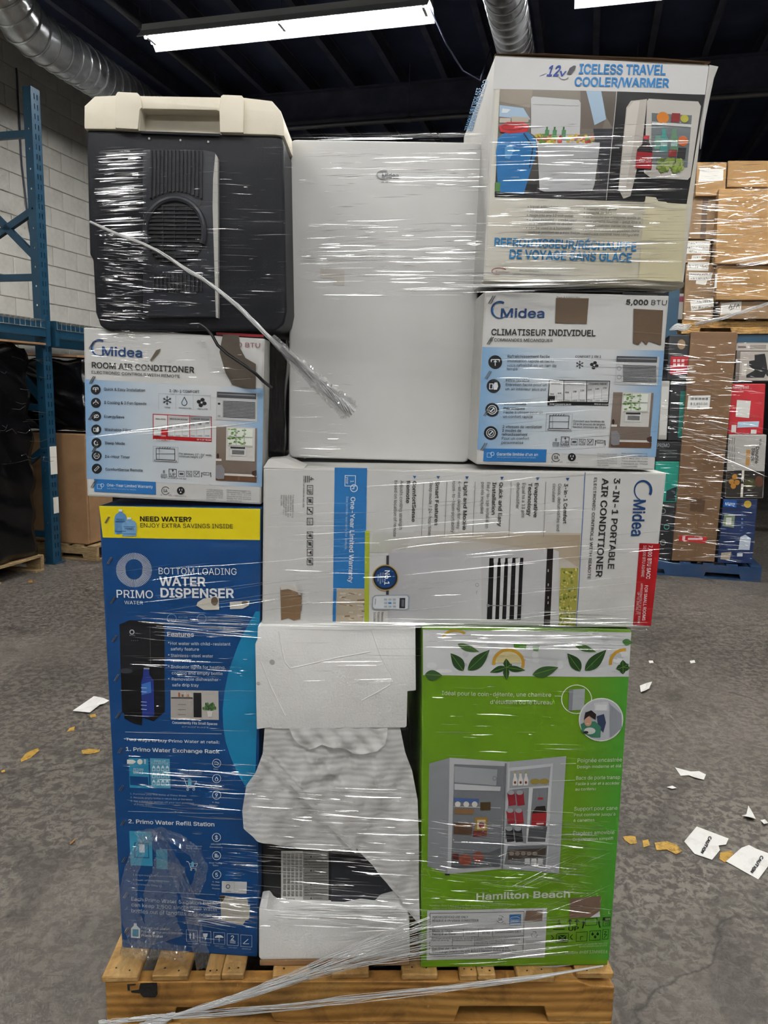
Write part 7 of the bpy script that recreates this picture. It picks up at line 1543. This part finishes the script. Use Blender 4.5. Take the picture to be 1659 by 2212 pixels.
crumple('loose_film', FR2, [(1446, 714), (1462, 706), (1478, 709), (1492, 702)], lambda t: 4 + 12 * math.sin(3.1 * t), 99, .02, .012, nv=20, mat=M_BUNCH, parent=ws)
FL_ = Face(B(-4.24, 5.0, 0), e=BY * 1.0)
def left_strands():
    q = MB(); rs = random.Random(101)
    for _ in range(70):
        v = rs.uniform(4.4, 5.35) if rs.random() < .6 else rs.uniform(5.85, 6.8); z = rs.uniform(.9, 1.85); L_ = rs.uniform(.05, .25); r = rs.uniform(.0006, .0018)
        u = -4.275 if v < 5.5 else -4.16
        q.tube([B(u, v, z), B(u + .01, v + L_ / 2, z + rs.uniform(-.02, .02)), B(u, v + L_, z + rs.uniform(-.03, .03))], r, 4, cap=False)
    o = mk('film_creases', q.v, q.f, M_STRAND, None, smooth=True); o['kind'] = 'stuff'; tag(o, 'glinting creases of the black film on the loads at the left', 'film')
left_strands()

# ================================================================== LITTER ON THE FLOOR
M_PAPER2 = pmat('litter_paper', '#d9d8d4', 0.7, var=.05, dirt='#8f8a82', dscale=12, damt=.4)
M_TAPE = pmat('yellow_floor_tape', '#a8832c', 0.6, var=.3, vscale=(60, 60, 60), dirt='#4d4026', dscale=40, damt=1.0)
def litter(name, pts, label, mat=M_PAPER2, cat='paper', th=.0006, curl=.004, group=None, seed=1):
    rs = random.Random(seed + int(pts[0][0])); vs = []; base = [at_z(x, y, .0008) for x, y in pts]; n_ = len(base)
    c = sum(base, Vector()) / n_
    top = [p + UP * (rs.uniform(0, curl) + th) for p in base]; tc = c + UP * th
    low = [p - UP * th for p in top]
    vs = top + [tc] + low + [c]
    fs = [(i, (i + 1) % n_, n_) for i in range(n_)] + [(n_ + 1 + (i + 1) % n_, n_ + 1 + i, 2 * n_ + 1) for i in range(n_)] + [(i, n_ + 1 + i, n_ + 1 + (i + 1) % n_, (i + 1) % n_) for i in range(n_)]
    o = mk(name, vs, fs, mat); tag(o, label, cat, group); return o
class FloorFace(Face):
    def __init__(s):
        Face.__init__(s, (0, 1, 0), yaw=0); s.slope = lambda x, y: 0; s.lift = .003
    def hit(s, X, Y): return at_z(X, Y, s.lift)
    def w(s, X, Y, off=0.0): return at_z(X, Y, s.lift + off)
ff = FloorFace()
def hand(o, x, y, ang, size, word, parent):
    """handwritten word of simple strokes, baseline direction ang (pixel space)"""
    ST = {'C': [[(.8, .9), (.4, 1), (.05, .6), (.1, .15), (.5, 0), (.85, .15)]], 'A': [[(0, 0), (.4, 1), (.8, 0)], [(.15, .4), (.7, .4)]], 'U': [[(.05, 1), (.1, .2), (.4, 0), (.75, .2), (.8, 1)]], 'T': [[(0, 1), (.85, .95)], [(.42, .98), (.4, 0)]], 'I': [[(.2, 1), (.2, 0)]], 'O': [[(.4, 1), (.05, .6), (.15, .1), (.5, 0), (.8, .4), (.7, .9), (.4, 1)]], 'N': [[(.05, 0), (.1, 1), (.7, .05), (.75, 1)]]}
    ca, sa = math.cos(ang), math.sin(ang); cx = 0
    for ch in word:
        for st_ in ST[ch]: ff.path([(x + (cx + a) * size * ca + b * size * sa * 1.0, y + (cx + a) * size * sa - b * size * ca) for a, b in st_], 2.3, '#26262a', 0)
        cx += 1.0 if ch != 'I' else .5
    m = ff.out('handwriting', 'black handwritten letters', parent=parent)
a = litter('caution_note', [(1478, 1818), (1505, 1786), (1574, 1812), (1568, 1826), (1552, 1828), (1555, 1838), (1538, 1858), (1500, 1846)], 'torn white note reading CAUTION on the yellow tape line', curl=.003)
hand(ff, 1532, 1806, math.radians(118), 6.3, 'CAUTION', a)
a = litter('caution_note', [(1568, 1862), (1602, 1832), (1618, 1826), (1634, 1834), (1666, 1846), (1664, 1866), (1638, 1900)], 'white note reading CAUTION at the right edge of the picture', curl=.003)
hand(ff, 1644, 1848, math.radians(124), 6.6, 'CAUTION', a)
litter('paper_sheet', [(157, 1539), (203, 1509), (222, 1512), (236, 1514), (226, 1522), (216, 1526), (194, 1541)], 'white paper sheet on the floor left of the blue carton', curl=.012)
litter('paper_scrap', [(1458, 1659), (1480, 1664), (1492, 1668), (1510, 1666), (1525, 1674), (1520, 1686), (1500, 1682), (1488, 1676), (1470, 1676)], 'torn white paper strip on the floor right of the green carton', curl=.006)
litter('paper_scrap', [(1382, 1482), (1396, 1478), (1408, 1480), (1402, 1490), (1392, 1498), (1384, 1497)], 'small crumpled white scrap near the lemon band of the green carton', curl=.02)
litter('paper_scrap', [(1602, 1766), (1612, 1760), (1616, 1748), (1626, 1756), (1632, 1774), (1620, 1772)], 'folded white scrap above the right caution note', curl=.015)
litter('paper_scrap', [(1642, 1776), (1652, 1774), (1659, 1782), (1650, 1784)], 'tiny white scrap at the right edge above the caution notes', curl=.008)
litter('paper_scrap', [(1440, 1702), (1452, 1698), (1462, 1704), (1452, 1706)], 'thin white sliver below the torn paper strip', curl=.004)
litter('paper_scrap', [(1490, 1428), (1500, 1427), (1502, 1432), (1492, 1433)], 'tiny white fleck on the floor far right of the lemon band', curl=.004)
litter('paper_scrap', [(1401, 1428), (1410, 1427), (1412, 1432), (1403, 1433)], 'tiny pale fleck on the floor beside the red corner block', curl=.004)
litter('wood_splinter', [(330 * .457, 1823), (355 * .457, 1822 - 8), (357 * .457, 1816), (332 * .457, 1826)], 'pale splinter on the cracked floor at the left', mat=M_WOODX, cat='debris')
for k, (pts, lb) in enumerate((([(1345, 1808), (1362, 1806), (1373, 1808), (1376, 1822), (1362, 1824), (1350, 1816)], 'yellow tape fleck nearest the green carton'), ([(1388, 1816), (1400, 1814), (1404, 1826), (1390, 1832)], 'small square yellow tape piece between two larger ones'), ([(1414, 1822), (1440, 1818), (1462, 1826), (1474, 1840), (1460, 1846), (1440, 1836), (1418, 1838)], 'largest yellow tape piece left of the torn caution note'), ([(1556, 1842), (1580, 1838), (1584, 1846), (1566, 1864), (1554, 1856)], 'yellow tape piece between the two caution notes'), ([(44, 1642), (58, 1626), (82, 1616), (84, 1622), (66, 1638), (46, 1646)], 'yellow tape shred at the far left of the floor'), ([(176, 1622), (190, 1618), (216, 1620), (214, 1626), (190, 1630), (178, 1628)], 'yellow tape shred beside the blue carton'), ([(193, 1546), (206, 1542), (208, 1548), (196, 1551)], 'tiny yellow tape shred below the paper sheet'), ([(144, 1582), (150, 1574), (162, 1570), (160, 1578)], 'brownish tape shred left of the blue carton'), ([(2, 1666), (10, 1663), (12, 1668), (4, 1670)], 'tiny yellow tape fleck at the left edge'))):
    litter('tape_scrap', pts, lb, M_TAPE, 'floor tape', curl=.002)
litter('wood_chip', [(60, 1255), (70, 1254), (71, 1259), (62, 1259)], 'small pale chip on the floor in front of the left pallet', M_WOODX, 'debris')
